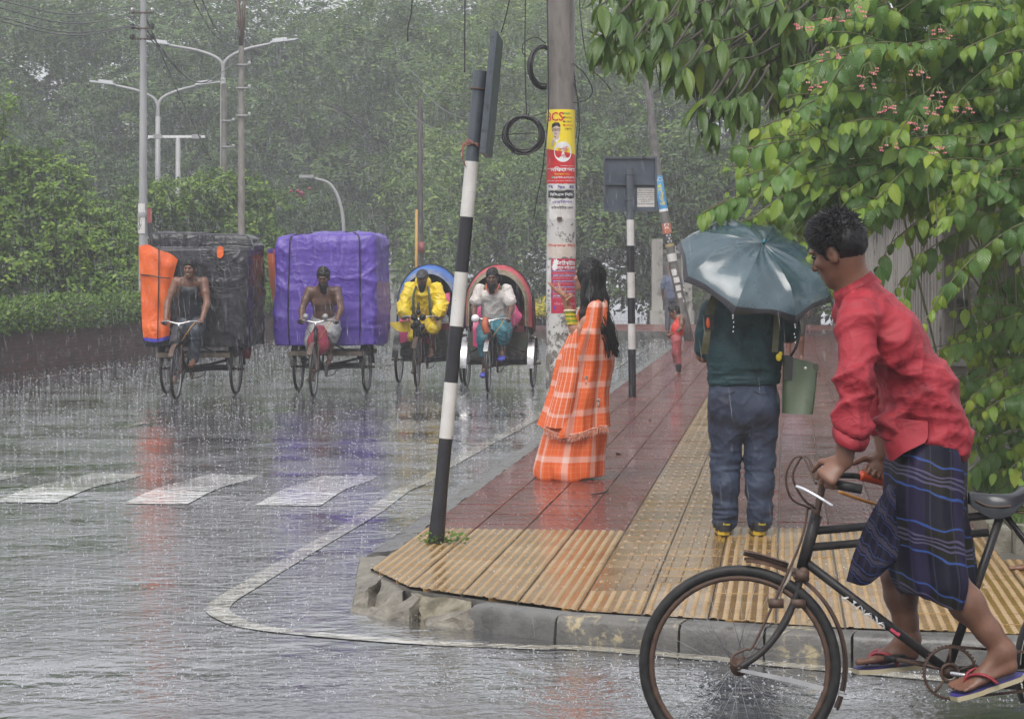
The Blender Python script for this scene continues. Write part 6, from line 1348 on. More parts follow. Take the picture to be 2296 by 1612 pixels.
# lettering on the down tube
dv = nrm(bb - hB); sd_ = nrm(np.cross(dv, V(0, -1, 0))); sd_ = sd_ if sd_[2] > 0 else -sd_; l0 = B(1938, 1362); l0 = hB + dv * np.dot(l0 - hB, dv)
SD = Sheet(lambda u, v, e: l0 + dv * u + sd_ * ((.0165 + e) * math.sin(v / .0165)) + V(0, -1, 0) * ((.0165 + e) * math.cos(v / .0165)))
pobj('lettering', M('decal_white', (.55, .56, .57), rough=.4), lambda m: SD.text(m, 'ZYNASA', .005, .001, .0012, h=.027, w=.185, bold=.02), bk); pobj('decal', M('decal_pink', (.5, .06, .10), rough=.4), lambda m: SD.rect(m, .112, .15, -.004, .014, .0012, 4, 4), bk)

# ---------------------------------------------------------------- cyclist
m_shirt = M('wet_red_cotton', (.29, .020, .032), (.37, .032, .045), 5, .5, .62, bump=.0012, bsc=240, spots=(.17, .010, .018), spsc=5.5, splo=.52, sphi=.62, crump=(8, .0045), spec=.3)
cy = thing('person', 'young man in a wet red shirt and dark checked lungi standing on bicycle pedals', 'person', V(B(2060, 1700)[0], YB, 0))
fh = nrm(V(-.78, .52, -.34)); uh = nrm(V(-.33, .02, .94)); hc = B(1880, 562, -.02); nb_ = B(1926, 662, .0)
s = Sdf(.0062)
at = head(s, hc, fh, uh, .97, neck=nb_)
s.cone(nb_, B(1960, 705), .062, .075, .05); s.ec(B(2082, 975), B(1985, 745), V(0, 1, 0), (.12, .09), (.14, .09), .05)
nsh, nel, nwr = B(1922, 712, -.19), B(1916, 858, -.27), B(1893, 1032, -.26); fsh, fel, fwr = B(1912, 700, .19), B(1968, 872, .30), B(1984, 1018, .285)
arm(s, nsh, nel, nwr, a1=.040, a2=.030); arm(s, fsh, fel, fwr, a1=.040, a2=.029)
hand(s, nwr, nrm(V(-.62, -.12, -.55)), nrm(V(-.15, .60, -.78)), -1, curl=1.05, z=1.05, spread=.2, tcurl=.55)
hand(s, fwr, nrm(V(-.40, .05, -.75)), nrm(V(-.55, -.55, -.55)), 1, curl=1.1, z=1.02, spread=.2)
leg(s, B(2085, 1010, -.085), B(2130, 1305, -.125), B(2250, 1458, -.15), l1=.056, l2=.037); leg(s, B(2080, 1010, .10), B(2012, 1290, .14), B(2038, 1428, .15), l1=.054, l2=.037)
foot(s, B(2250, 1462, -.15), B(2284, 1500, -.15), B(2132, 1552, -.15), V(-.2, .9, .2), 1.0); foot(s, B(2038, 1432, .15), B(2064, 1476, .15), B(1915, 1492, .15), V(0, -.9, .2), 1.0)
s.obj('body', m_skin, cy); eyes(at, .97, cy)
hair_cap(.006, hc, fh, uh, .97, thick=.007, par=cy, rough=.003, seed=8, nape=.04, top=.022)
mb = MB()
for k in range(1100):      # wet hair tufts
    a = NR.rand() * 6.28; b = math.acos(1 - NR.rand() * 1.15); rr_ = np.cross(fh, uh); d = rr_ * math.sin(b) * math.cos(a) + fh * math.sin(b) * math.sin(a) + uh * math.cos(b)
    if d.dot(fh) > .55 and d.dot(uh) < .45: continue
    c = hc + uh * .040 - fh * .012 + d * (.084 + .012 * max(0, d.dot(uh))); g = nrm(d * .55 + fh * .45 * NR.rand() - uh * .45 * NR.rand() + NR.randn(3) * .3); mb.tube([c, c + g * .014, c + g * .030 - V(0, 0, .004)], [.0020, .0015, .0005], 4, cap=False)
mb.obj('hair_tufts', m_hair, cy, kind='stuff')
# shirt
def pdis(amp, sc, seed, d=(.5, .5, 1)): return wr(amp, sc, d, seed)
s = Sdf(.0075); Sd = V(0, 1, 0)
s.ec(B(2090, 985), B(2062, 885), Sd, (.172, .133), (.165, .118), .05); s.ec(B(2062, 885), B(1992, 755), Sd, (.165, .118), (.185, .113), .05); s.ec(B(1992, 755), B(1938, 676), Sd, (.178, .108), (.105, .078), .06)
s.cone(B(1950, 705, -.06), nsh, .085, .066, .05); s.cone(B(1945, 700, .06), fsh, .085, .064, .05)
s.chain([(nsh, .064), (B(1921, 790, -.24), .058), (B(1918, 858, -.28), .055), (B(1914, 930, -.27), .052), (B(1909, 985, -.265), .055)], .025)
s.chain([(fsh, .06), (fel, .054), (B(1978, 945, .30), .052)], .025)
s.cone(B(2000, 960, -.10), B(2000, 1010, -.12), .055, .04, .05); s.cone(B(1998, 960, .08), B(1996, 990, .1), .05, .04, .05)
s.plane(B(2040, 1000), nrm(V(-.62, 0, -.9)) if False else nrm(V(-.28, 0, -1)), .004)
s.cut(B(1905, 628), (.085, .085, .085), None, .01)
def sdisp(v, n):
    v2 = wr(.0115, 7.5, (.55, .4, 1.15), 31, .5)(v, n); q = (v - B(2062, 900)) @ nrm(V(.35, 0, -1)); w = np.exp(-(np.maximum(0, -q) / .22) ** 2)
    a = vnoise(np.stack([(v[:, 0] + v[:, 2] * 1.9) * 5.2 + v[:, 2] * 4, v[:, 1] * 2.2, v[:, 2] * 15], 1), 1.0, 5); return v2 + n * (.008 * w * (1 - 2 * np.abs(a)))[:, None]
s.obj('shirt', m_shirt, cy, disp=sdisp)
# shirt tail hanging at the front, cuff and collar
def sheet(name, rows, mat, par, th=.003, sub=3, dsp=None, uv=None):
    A = np.array([spline(r, sub) for r in rows]); A = np.stack([spline(A[:, j], sub) for j in range(A.shape[1])], 1)
    if dsp is not None: A = dsp(A)
    n, k = A.shape[:2]; du = np.gradient(A, axis=1); dv_ = np.gradient(A, axis=0); N = np.cross(du, dv_); N /= np.linalg.norm(N, axis=2)[..., None] + 1e-9; B2 = A - N * th
    U_ = np.stack(np.meshgrid(np.linspace(0, 1, k), np.linspace(0, 1, n)), -1); mb = MB(); mb.grid(A, 0, U_); mb.grid(B2, 0, U_, flip=True)
    for e in (0, n - 1): mb.grid([A[e], B2[e]], 0, flip=e == 0)
    for e in (0, k - 1): mb.grid([A[:, e], B2[:, e]], 0, flip=e != 0)
    return mb.obj(name, mat, par, uv=True)
sheet('shirt_tail', [[B(1985, 930, -.06), B(1996, 935, -.13), B(2030, 940, -.160), B(2080, 945, -.165)], [B(1980, 985, -.06), B(1990, 988, -.135), B(2032, 984, -.172), B(2080, 978, -.176)], [B(1988, 1022, -.06), B(2000, 1033, -.13), B(2030, 1014, -.178), B(2074, 993, -.186)]], m_shirt, cy, sub=5, dsp=lambda A: A + .006 * vnoise(A * np.array([2, 2, .8]), 14, 3)[..., None] * V(0, 1, 0))
mb = MB(); d = nrm(B(1893, 1032, -.26) - B(1914, 930, -.27)); c0 = B(1909, 968, -.265)
for o, r in ((0, .060),): 
    rows = [];
    for z_, q in ((-.004, .050), (0, .062), (.022, .064), (.042, .060), (.046, .050), (.03, .040)): _, a, b = frame_of(d); rows.append([c0 + d * z_ + (a * math.cos(t) + b * math.sin(t)) * q * (1 + .10 * math.sin(2 * t + z_ * 30) + .05 * math.sin(5 * t)) + d * .012 * math.sin(t + 1) for t in np.linspace(0, 2 * math.pi, 30)[:-1]])
    mb.grid(rows, cu=True)
mb.obj('cuff', m_shirt, cy)
ca = nrm(B(1905, 640) - B(1945, 690)); _, a_, b_ = frame_of(ca); rows = []
cc = B(1923, 652); n_ = nrm(V(-.50, 0, .86))
_, a_, b_ = frame_of(n_)
for z_, q in ((-.02, .078), (.012, .073), (.036, .070), (.038, .075), (.012, .082), (-.012, .090)): rows.append([cc + n_ * z_ + (a_ * math.cos(t) + b_ * math.sin(t)) * q * (1 + .03 * math.sin(3 * t)) for t in np.linspace(0, 6.283, 32)[:-1]])
mb = MB(); mb.grid(rows, cu=True); mb.obj('collar', m_shirt, cy)
# lungi
def lungi_mat():
    m = new_mat('checked_lungi'); nt = m.node_tree; p = _p(nt); uv = ND(nt, 'ShaderNodeTexCoord').outputs['UV']; sp = ND(nt, 'ShaderNodeSeparateXYZ'); nt.links.new(uv, sp.inputs[0]); u, v = sp.outputs[0], sp.outputs[1]; v = mathn(nt, 'ADD', v, mathn(nt, 'ADD', mathn(nt, 'MULTIPLY', u, -.22), mathn(nt, 'MULTIPLY', noise(nt, uv, 5, 2), .10)))
    def band(x, per, off, w): fr = mathn(nt, 'FRACT', mathn(nt, 'ADD', mathn(nt, 'DIVIDE', x, per), off)); return mathn(nt, 'LESS_THAN', mathn(nt, 'ABSOLUTE', mathn(nt, 'SUBTRACT', fr, .5)), w)
    col = mixc(nt, band(v, .21, .30, .27), (.004, .004, .013), (.012, .011, .008)); col = mixc(nt, band(u, .19, 0, .2), col, (.014, .010, .034))
    col = mixc(nt, mathn(nt, 'MULTIPLY', band(v, .21, .52, .016), 1.0), col, (.028, .065, .22)); col = mixc(nt, band(v, .21, .06, .016), col, (.028, .065, .22))
    for o in (.20, .27, .34): col = mixc(nt, band(v, .21, o, .016), col, (.075, .068, .12))
    col = mixc(nt, mathn(nt, 'MULTIPLY', band(u, .085, 0, .03), .35), col, (.06, .055, .10)); nt.links.new(col, p.inputs['Base Color']); p.inputs['Roughness'].default_value = .6; p.inputs['Specular IOR Level'].default_value = .22
    return m
m_lungi = lungi_mat()
def loft(name, rings, mat, par, folds=(), nth=96, sub=5, close=True, uvs=(1, 1), seed=0, amp=.0, cap=False, hem=None):
    """rings: (center, rx, ry, [z_tilt]); folds: list of (k, phase, amp_top, amp_bottom)"""
    C = spline([r[0] for r in rings], sub); RX = spline([V(r[1], r[2], r[3] if len(r) > 3 else 0) for r in rings], sub); n = len(C); th = np.linspace(0, 2 * np.pi, nth + 1); A = np.zeros((n, nth + 1, 3)); U_ = np.zeros((n, nth + 1, 2)); L = 0
    for i in range(n):
        t = i / (n - 1); k = np.ones_like(th)
        for kf, ph, a0, a1 in folds: k = k + (a0 + (a1 - a0) * t) * np.sin(kf * th + ph + .8 * math.sin(2.2 * t + kf))
        A[i, :, 0] = C[i, 0] + RX[i, 0] * np.cos(th) * k; A[i, :, 1] = C[i, 1] + RX[i, 1] * np.sin(th) * k; A[i, :, 2] = C[i, 2] + RX[i, 2] * np.cos(th)
        if hem is not None: A[i, :, 2] += hem(th) * t ** 6
        L += np.linalg.norm(C[i] - C[i - 1]) if i else 0; U_[i, :, 0] = th * uvs[0]; U_[i, :, 1] = L * uvs[1]
    if amp: q = A.reshape(-1, 3); nn = unit((A - C[:, None]) * np.array([1, 1, 0])).reshape(-1, 3); A = (q + nn * (amp * (1 - 2 * np.abs(vnoise(q * np.array([1, 1, .35]), 11, seed))))[:, None]).reshape(A.shape)
    mb = MB(); mb.grid(A, 0, U_, flip=True); return mb.obj(name, mat, par, uv=True)
loft('lungi', [(B(2082, 962), .105, .150), (B(2083, 1000), .122, .165), (B(2082, 1060), .134, .195), (B(2080, 1150), .133, .205), (B(2086, 1230), .134, .21), (B(2092, 1285), .136, .215), (B(2094, 1318), .122, .21), (B(2096, 1336), .104, .20)], m_lungi, cy, folds=((3, .4, .01, .07), (5, 1.2, .015, .06), (11, .3, .015, .04), (17, 1., .006, .015)), uvs=(.16, 1), amp=.017, seed=4, hem=lambda th: .02 * np.sin(2 * th + .5))
def fdis(A): return A + (.018 * vnoise(A * np.array([1.6, 1, .7]), 16, 8))[..., None] * V(.2, 1, 0) + (.010 * vnoise(A, 30, 9))[..., None] * V(0, 1, 0)
sheet('lungi_flap', [[B(1994, 1085, -.05), B(2008, 1090, -.09), B(2030, 1100, -.10)], [B(1955, 1150, -.04), B(1985, 1160, -.08), B(2022, 1180, -.10)], [B(1920, 1225, -.02), B(1965, 1240, -.06), B(2012, 1250, -.09)], [B(1897, 1302, .0), B(1945, 1310, -.03), B(2000, 1262, -.06)]], m_lungi, cy, sub=6, dsp=fdis)
# sandals
m_sole = M('rubber_sole', (.42, .36, .22), (.50, .44, .30), 12, .5); m_insole = M('violet_insole', (.05, .04, .20), rough=.5); m_strap = M('maroon_strap', (.22, .018, .028), (.30, .03, .04), 30, .4)
def sandal(par, heel, toe, side, th=.016, lab='flip_flop', L=None, wd=.046):
    heel, toe = np.asarray(heel, float), np.asarray(toe, float); d = nrm(toe - heel); b = nrm(side - d * np.dot(side, d)); u = np.cross(b, d); u = u if u[2] > 0 else -u; L = np.linalg.norm(toe - heel); rows = []; r2 = []
    for t in np.linspace(0, 1, 16):
        w = wd * (.72 + .28 * math.sin(math.pi * (t * .9 + .02))) * min(1, 1.4 * math.sqrt(max(1e-4, 1 - abs(2 * t - 1) ** 5))) * (1.05 if t > .55 else .9); c = heel + d * (L * 1.06 * t - .012) - u * .004 + u * .012 * max(0, t - .8) * 4 * .3
        rows.append([c + b * x * w + u * z for x, z in ((-1, 0), (1, 0), (1, -th), (-1, -th))]); r2.append([c + b * x * w * .98 + u * .002 for x in (-1, 1)])
    mb = MB(); mb.grid(rows, cu=True); mb.f += [tuple(range(4)), tuple(range(60, 64))[::-1]]; mb.m += [0, 0]; so = mb.obj('sandal', m_sole, par, sharp=40); mb = MB(); mb.grid(r2); _sub(mb.obj('insole', m_insole), so)
    mb = MB(); k0 = heel + d * L * .80 + u * .004 + b * .012
    for q in (-1, 1):
        pts = spline([k0, k0 - d * .03 + u * .040 + b * q * .016, heel + d * L * .5 + u * .044 + b * q * .042, heel + d * L * .36 + u * .004 + b * q * .048], 6); mb.tube(pts, [.006] + [.012] * (len(pts) - 2) + [.009], 8, sq=.45)
    _sub(mb.obj('strap', m_strap), so); return so
sandal(cy, B(2288, 1508, -.15), B(2130, 1558, -.15), V(0, 1, .1)); sandal(cy, B(2066, 1484, .15), B(1913, 1497, .15), V(0, 1, 0))

# ================================================================ WOMAN IN THE SARI
WX, WY = .476, 18.33
def wp(zx, zy, dy=0.0): return V(WX + (zx - 300) * .001076, WY + dy, ZF + (1572 - zy) * .001076)
wo = thing('person', 'woman with long loose black hair and orange checked sari holding out her hands', 'person', (WX, WY, ZF))
def sari_mat():
    m = new_mat('orange_checked_sari'); nt = m.node_tree; p = _p(nt); uv = ND(nt, 'ShaderNodeTexCoord').outputs['UV']; sp = ND(nt, 'ShaderNodeSeparateXYZ'); nt.links.new(uv, sp.inputs[0]); u, v = sp.outputs[0], sp.outputs[1]
    def band(x, per, off, w): fr = mathn(nt, 'FRACT', mathn(nt, 'ADD', mathn(nt, 'DIVIDE', x, per), off)); return mathn(nt, 'LESS_THAN', mathn(nt, 'ABSOLUTE', mathn(nt, 'SUBTRACT', fr, .5)), w)
    bu = band(u, .17, .15, .11); bv = band(v, .20, .25, .11); tot = mathn(nt, 'MULTIPLY', mathn(nt, 'ADD', bu, bv), .5)
    n1 = noise(nt, uv, 1.0, 3, .6, (14, 260, 1)); n2 = noise(nt, uv, 1.0, 3, .6, (260, 14, 1)); fl = mathn(nt, 'ADD', mathn(nt, 'MULTIPLY', mathn(nt, 'SUBTRACT', n1, .5), .55), mathn(nt, 'MULTIPLY', mathn(nt, 'SUBTRACT', n2, .5), .3))
    f = mathn(nt, 'ADD', mathn(nt, 'MULTIPLY', tot, .82), mathn(nt, 'MULTIPLY', fl, tot), True)
    col = mixc(nt, f, (.66, .105, .015), (.74, .58, .52)); lines = mathn(nt, 'MAXIMUM', band(u, .03, 0, .05), band(v, .04, 0, .04)); col = mixc(nt, mathn(nt, 'MULTIPLY', lines, .35), col, (.75, .42, .25)); nt.links.new(col, p.inputs['Base Color']); p.inputs['Roughness'].default_value = .62
    nt.links.new(bumpn(nt, mathn(nt, 'ADD', n1, n2), .5, .002), p.inputs['Normal']); return m
m_sari = sari_mat()
s = Sdf(.007); fw_, uw = nrm(V(-.86, .50, .06)), nrm(V(.05, -.03, 1)); hw = wp(385, 165, .0); neck_w = wp(425, 300)
atw = head(s, hw, fw_, uw, .95, neck=neck_w); s.cone(neck_w, wp(430, 345), .05, .06, .05); s.ec(wp(400, 700), wp(430, 380), nrm(V(.5, .86, 0)), (.13, .09), (.15, .09), .06)
lsh, lel, lwr = wp(425, 370, -.15), wp(300, 575, -.17), wp(249, 372, -.15); rsh, rel, rwr = wp(400, 365, .15), wp(295, 560, .16), wp(222, 300, .05)
arm(s, lsh, lel, lwr, z=.86, a2=.027); arm(s, rsh, rel, rwr, z=.86, a2=.027)
hand(s, lwr, nrm(V(-.18, 0, .98)), nrm(V(.9, -.3, .12)), -1, curl=(.1, 1.35, 1.4, 1.4), z=.94, tcurl=.9)
s.cone(wp(238, 318, -.15), wp(272, 288, -.165), .0085, .0075, .006)
hand(s, rwr, nrm(V(-.80, -.05, .52)), nrm(V(.45, -.25, .85)), 1, curl=(.12, .1, .14, .2), z=.98, tcurl=.2, spread=.16)
leg(s, wp(380, 700, -.07), wp(330, 1130, -.07), wp(300, 1490, -.07), z=.8); leg(s, wp(385, 700, .07), wp(340, 1130, .07), wp(320, 1490, .07), z=.8); foot(s, wp(300, 1490, -.07), wp(325, 1560, -.07), wp(130, 1562, -.07), V(0, 1, 0), .85); foot(s, wp(320, 1490, .07), wp(345, 1560, .07), wp(150, 1562, .07), V(0, -1, 0), .85); s.obj('body', m_skin_fair, wo); eyes(atw, .95, wo)
# hair
s = Sdf(.007); bkw = -fw_
s.ell(hw + uw * .034 - fw_ * .022, (.098, .108, .104)); s.ec(wp(420, 180, -.02), wp(440, 330, -.06), nrm(V(.5, .86, 0)), (.115, .085), (.125, .065), .05); s.ec(wp(440, 330, -.06), wp(500, 520, -.09), nrm(V(.5, .86, 0)), (.125, .062), (.085, .045), .05); s.ec(wp(500, 520, -.09), wp(555, 640, -.10), nrm(V(.5, .86, 0)), (.085, .045), (.055, .03), .04); s.cone(wp(555, 640, -.10), wp(580, 715, -.10), .035, .012, .03)
s.chain([(wp(372, 215, -.085), .03), (wp(362, 320, -.12), .028), (wp(345, 420, -.17), .022), (wp(330, 470, -.18), .010)], .03)
s.cut(hw + fw_ * .115 - uw * .045, (.06, .06, .105), None, .01)
s.obj('hair', m_hair, wo, disp=lambda v, n: v + n * (.007 * vnoise(v * np.array([1, 1, .10]), 75, 2) + .004 * vnoise(v * np.array([1, 1, .07]), 160, 3))[:, None])
mb = MB()
for k in range(90):
    x0 = 400 + 95 * NR.rand(); y0 = 300 + 120 * NR.rand(); e = wp(500 + 105 * NR.rand(), 600 + 135 * NR.rand(), -.12 - .05 * NR.rand()); a = wp(x0, y0, -.12 - .02 * NR.rand()); m = (a + e) / 2 + V(NR.randn() * .02 + .015, -.02, 0); mb.tube(spline([a, m, e], 5), .0025, 4, cap=False)
for k in range(25): a = wp(345 + 50 * NR.rand(), 120 + 80 * NR.rand(), -.1); e = wp(325 + 70 * NR.rand(), 400 + 90 * NR.rand(), -.17); mb.tube(spline([a, (a + e) / 2 + V(NR.randn() * .012, -.03, 0), e], 5), .0025, 4, cap=False)
mb.obj('hair_strands', m_hair, wo, kind='stuff')
loft('skirt', [(wp(360, 640), .15, .13), (wp(355, 800), .165, .155), (wp(330, 1000), .185, .17), (wp(300, 1200), .215, .185), (wp(285, 1300), .228, .19), (wp(262, 1450), .245, .195), (wp(258, 1545), .248, .195), (wp(262, 1562), .235, .185)], m_sari, wo, folds=((3, 1.0, .02, .06), (7, .5, .01, .06), (13, 2.0, .004, .03)), uvs=(.2, 1), amp=.014, seed=6, hem=lambda th: .022 * np.cos(th * 1.0 - .6) + .010 * np.sin(5 * th))
pr = [(436, 312, 45, .09), (438, 335, 72, .165), (432, 375, 88, .21), (422, 440, 100, .225), (410, 520, 114, .228), (392, 610, 138, .225), (374, 700, 162, .215), (362, 800, 176, .185), (345, 900, 182, .19), (326, 1000, 188, .195), (308, 1100, 205, .20), (294, 1200, 222, .205), (292, 1222, 224, .205)]
pallu = loft('pallu', [(wp(a, b, -.01), c * .001076, d) for a, b, c, d in pr], m_sari, wo, folds=((4, 2.4, .03, .07), (9, 1.0, .03, .10), (16, .3, .010, .03)), uvs=(.2, 1), amp=.018, seed=9, hem=lambda th: .03 * np.cos(2 * th + 1.0) - .03 * np.sin(th) * -1)
sheet('sleeve_fold', [[wp(330, 500, -.16), wp(305, 505, -.2), wp(285, 530, -.19), wp(262, 545, -.12)], [wp(340, 640, -.19), wp(300, 640, -.24), wp(250, 640, -.21), wp(215, 650, -.12)], [wp(330, 850, -.2), wp(280, 850, -.25), wp(215, 850, -.21), wp(180, 850, -.12)], [wp(300, 1050, -.2), wp(240, 1060, -.25), wp(165, 1060, -.22), wp(125, 1050, -.13)], [wp(285, 1190, -.2), wp(215, 1205, -.25), wp(130, 1205, -.22), wp(82, 1195, -.13)]], m_sari, wo, sub=5, dsp=lambda A: A + (.02 * vnoise(A * np.array([1, 1, .3]), 14, 12))[..., None] * V(0, 1, 0))
m_tas = M('fringe_thread', (.62, .14, .04), (.70, .50, .42), 60, .6)
for k in range(40):
    zx = 78 + 435 * k / 39; zy = 1203 + 44 * math.sin(math.pi * min(1, k / 30)) - (14 if k > 33 else 0); a = wp(zx, zy, -.185 - .05 * math.sin(math.pi * k / 39)); mb = MB(); L = .045 + .02 * rnd.random()
    mb.ell(a + V(0, 0, -.005), (.007, .007, .008), None, 6, 4)
    for j in range(3): mb.tube([a, a + V((j - 1) * .006 + rnd.gauss(0, .003), rnd.gauss(0, .004), -L * .5), a + V((j - 1) * .010 + rnd.gauss(0, .006), rnd.gauss(0, .006), -L)], [.0035, .003, .0015], 4, cap=False)
    mb.obj('tassel', m_tas, wo)
for zx, zy, dy in ((368, 862, -.215), (452, 1015, -.20)): mb = MB(); c = wp(zx, zy, dy); mb.lathe([(.001, .008), (.012, .006), (.016, 0), (.012, -.006), (.001, -.008)], c, 12, R=rotax((1, 0, 0), 1.5)); mb.rod(c - V(0, 0, .012), c - V(0, 0, .05), .005, .009, 7); mb.obj('brooch', M('wooden_bead', (.08, .04, .03), (.6, .5, .42), 60, .5), wo)
fa = nrm(lwr - lel)
for k in range(9): mb = MB(); c = lwr - fa * (.045 + .011 * k); mb.torus(c + V(-.004, 0, -.004), nrm(fa + V(.25, 0, .0)), .040 - .001 * (k % 2), .0048, 24, 6); mb.obj('bangle', M('yellow_bangle', (.62, .50, .03), rough=.25) if k % 3 else M('green_bangle', (.16, .30, .03), rough=.25), wo)
mb = MB(); c = lwr - fa * .035; mb.torus(c, nrm(fa + V(.25, 0, 0)), .041, .008, 24, 8); mb.obj('bangle', M('ivory_bangle', (.68, .58, .42), rough=.4), wo)
# ================================================================ MAN WITH UMBRELLA
MY = 14.55
mp = lambda px, py, dy=0.0: P(px, py, MY + dy)
mo = thing('person', 'stout man seen from behind in a dark teal shirt and blue trousers under an umbrella', 'person', mp(1665, 1200))
s = Sdf(.008); nk = mp(1672, 642, .02)
msh = [mp(1596, 700, .02), mp(1750, 700, .02)]; mel = [mp(1578, 796, .06), mp(1772, 752, .05)]; mwr = [mp(1608, 776, .30), mp(1752, 738, .30)]
ath = head(s, mp(1674, 590, .03), V(.05, 1, -.1), V(0, .1, 1), 1.0, neck=nk); s.cone(nk, mp(1670, 700), .06, .09, .05); s.ec(mp(1667, 880), mp(1668, 720), V(1, 0, 0), (.14, .10), (.15, .10), .05)
for a, b, c in zip(msh, mel, mwr): arm(s, a, b, c, z=1.08)
hand(s, mwr[0], V(.5, .8, .2), V(.6, -.3, .3), -1, 1.2); hand(s, mwr[1], V(-.5, .8, .2), V(-.6, -.3, .3), 1, 1.2)
for hx, kx, axx in ((1629, 1627, 1626), (1705, 1703, 1704)):
    leg(s, mp(hx, 880), mp(kx, 1035, .02), mp(axx, 1168, -.02)); foot(s, mp(axx, 1158, -.02), mp(axx - 2, 1186, -.07), mp(axx - 8, 1174, .20), V(1 if hx < 1660 else -1, 0, 0))
s.obj('body', m_skin, mo); hair_cap(.008, mp(1674, 590, .03), V(.05, 1, -.1), V(0, .1, 1), par=mo)
m_teal = M('wet_teal_jersey', (.010, .034, .042), (.020, .058, .068), 4, .5, .62, bump=.001, bsc=260, spots=(.006, .020, .026), spsc=4, splo=.52, sphi=.64, crump=(8, .004), spec=.3)
s = Sdf(.008); X1 = V(1, 0, 0)
s.ec(mp(1667, 872), mp(1670, 790), X1, (.212, .150), (.212, .155), .05); s.ec(mp(1670, 790), mp(1672, 700), X1, (.212, .155), (.215, .13), .05); s.ec(mp(1672, 700), mp(1672, 655, .02), X1, (.19, .12), (.09, .075), .06)
for a, b in zip(msh, mel): s.chain([(a, .078), ((a + b) / 2, .070), (a + (b - a) * .84, .066)], .03); s.plane(a + (b - a) * .82, nrm(b - a) * 1.0) if False else None
s.plane(mp(1667, 862), V(.02, 0, -1), .004)
s.obj('shirt', m_teal, mo, disp=lambda v, n: wr(.005, 8, (.5, .5, .9), 44, .5)(v, n) + n * (.010 * np.exp(-((v[:, 2] - mp(0, 838)[2]) / .07) ** 2) * (1 - 2 * np.abs(vnoise(v * np.array([1.2, 1, 5.5]), 7, 6))))[:, None])
m_jean = M('wet_slate_cotton', (.026, .036, .066), (.042, .056, .095), 5, .5, .65, bump=.0012, bsc=260, spots=(.017, .022, .042), spsc=4, splo=.52, sphi=.64, crump=(9, .0045), spec=.3)
s = Sdf(.008); s.ec(mp(1667, 920), mp(1667, 858), X1, (.205, .145), (.198, .135), .04)
for hx, kx, axx, sg in ((1629, 1627, 1626, -1), (1705, 1703, 1703, 1)):
    s.chain([(mp(hx, 905, -.01), .108), (mp(hx, 960), .100), (mp(kx, 1035, .01), .084), (mp(kx, 1090, -.02), .080), (mp(axx, 1140, -.02), .064), (mp(axx, 1164, -.02), .066)], .03); s.ell(mp(1667 + sg * 36, 912, -.075), (.098, .085, .10), None, .05)
s.plane(mp(0, 860), V(0, 0, 1), .004)
s.obj('trousers', m_jean, mo, disp=lambda v, n: wr(.005, 9, (.6, .6, 1.0), 51, .5)(v, n) + n * (.011 * np.exp(-((v[:, 2] - mp(0, 1160)[2]) / .10) ** 2) * (1 - 2 * np.abs(vnoise(v * np.array([1, 1, 3.6]), 10, 7))) + .008 * np.exp(-((v[:, 2] - mp(0, 1035)[2]) / .09) ** 2) * (1 - 2 * np.abs(vnoise(v * np.array([.8, 1, 3]), 9, 8))))[:, None])
mb = MB()
for q in ((1604, 1648), (1688, 1732)): mb.tube(spline([mp(q[0], 876, -.135), mp((q[0] + q[1]) / 2, 884, -.16), mp(q[1], 878, -.145)], 4), .0025, 5)
mb.obj('pocket_seam', M('dark_seam', (.02, .025, .05), rough=.7), mo)
m_san = M('black_sandal', (.014, .014, .016), rough=.4); m_ysole = M('yellow_sole', (.50, .33, .02), rough=.45)
for axx in (1625, 1704):
    sd = sandal(mo, mp(axx - 2, 1188, -.10), mp(axx - 8, 1175, .20), V(1, 0, 0), .026); sd.data.materials.clear(); sd.data.materials.append(m_ysole)
    for ch in sd.children: ch.data.materials.clear(); ch.data.materials.append(m_san)
    mb = MB(); c = mp(axx - 2, 1174, -.05); rows = [[c + V(math.cos(t) * (.046 + q), math.sin(t) * .060 - .0, z) for t in np.linspace(math.pi * .95, math.pi * 2.05, 16)] for z, q in ((-.014, .002), (.016, 0), (.018, -.004))]; mb.grid(rows, flip=True); _sub(mb.obj('strap', m_san), sd); mb = MB(); c2 = mp(axx - 2, 1184, -.03); mb.grid([[c2 + V(math.cos(t) * .052, math.sin(t) * .085, z) for t in np.linspace(math.pi * .9, math.pi * 2.1, 16)] for z in (-.012, .020)], flip=True); _sub(mb.obj('heel_counter', m_san), sd)
    pobj('lettering', M('yellow_stitch', (.6, .48, .03), rough=.5), lambda m: Sheet(lambda u, v, e: c + V(u, -.0605 - e + .25 * abs(u), v)).text(m, 'Premi', .012, .003, .001, h=.014, w=.04, bold=.02), mo)
# front-worn backpack: only its straps reach the back
m_web = M('olive_webbing', (.075, .075, .038), (.11, .11, .06), 30, .6)
bp = thing('backpack', 'chest-worn backpack whose olive straps show over the shoulders of the umbrella man', 'backpack', mp(1667, 780, .25))
mb = MB(); mb.ell(mp(1667, 780, .30), (.15, .10, .21)); mb.obj('pack', m_web, bp)
def ribbon(name, pts, w, mat, par, ax=(1, 0, 0), th=.006): q = spline(pts, 6); rows = [[p + np.array(ax) * w * x + V(0, -th * y, 0) for x, y in ((-1, 0), (-1, 1), (1, 1), (1, 0))] for p in q]; mb = MB(); mb.grid(rows, cu=True); return mb.obj(name, mat, par, sharp=40)
ribbon('strap', [mp(1620, 652, .03), mp(1606, 660, -.06), mp(1594, 690, -.10), mp(1588, 735, -.12)], .026, m_web, bp); ribbon('webbing', [mp(1588, 730, -.125), mp(1583, 765, -.13), mp(1578, 794, -.10)], .020, m_web, bp)
ribbon('strap', [mp(1722, 655, .03), mp(1735, 670, -.06), mp(1742, 705, -.12), mp(1740, 750, -.13), mp(1737, 790, -.14)], .018, m_web, bp)
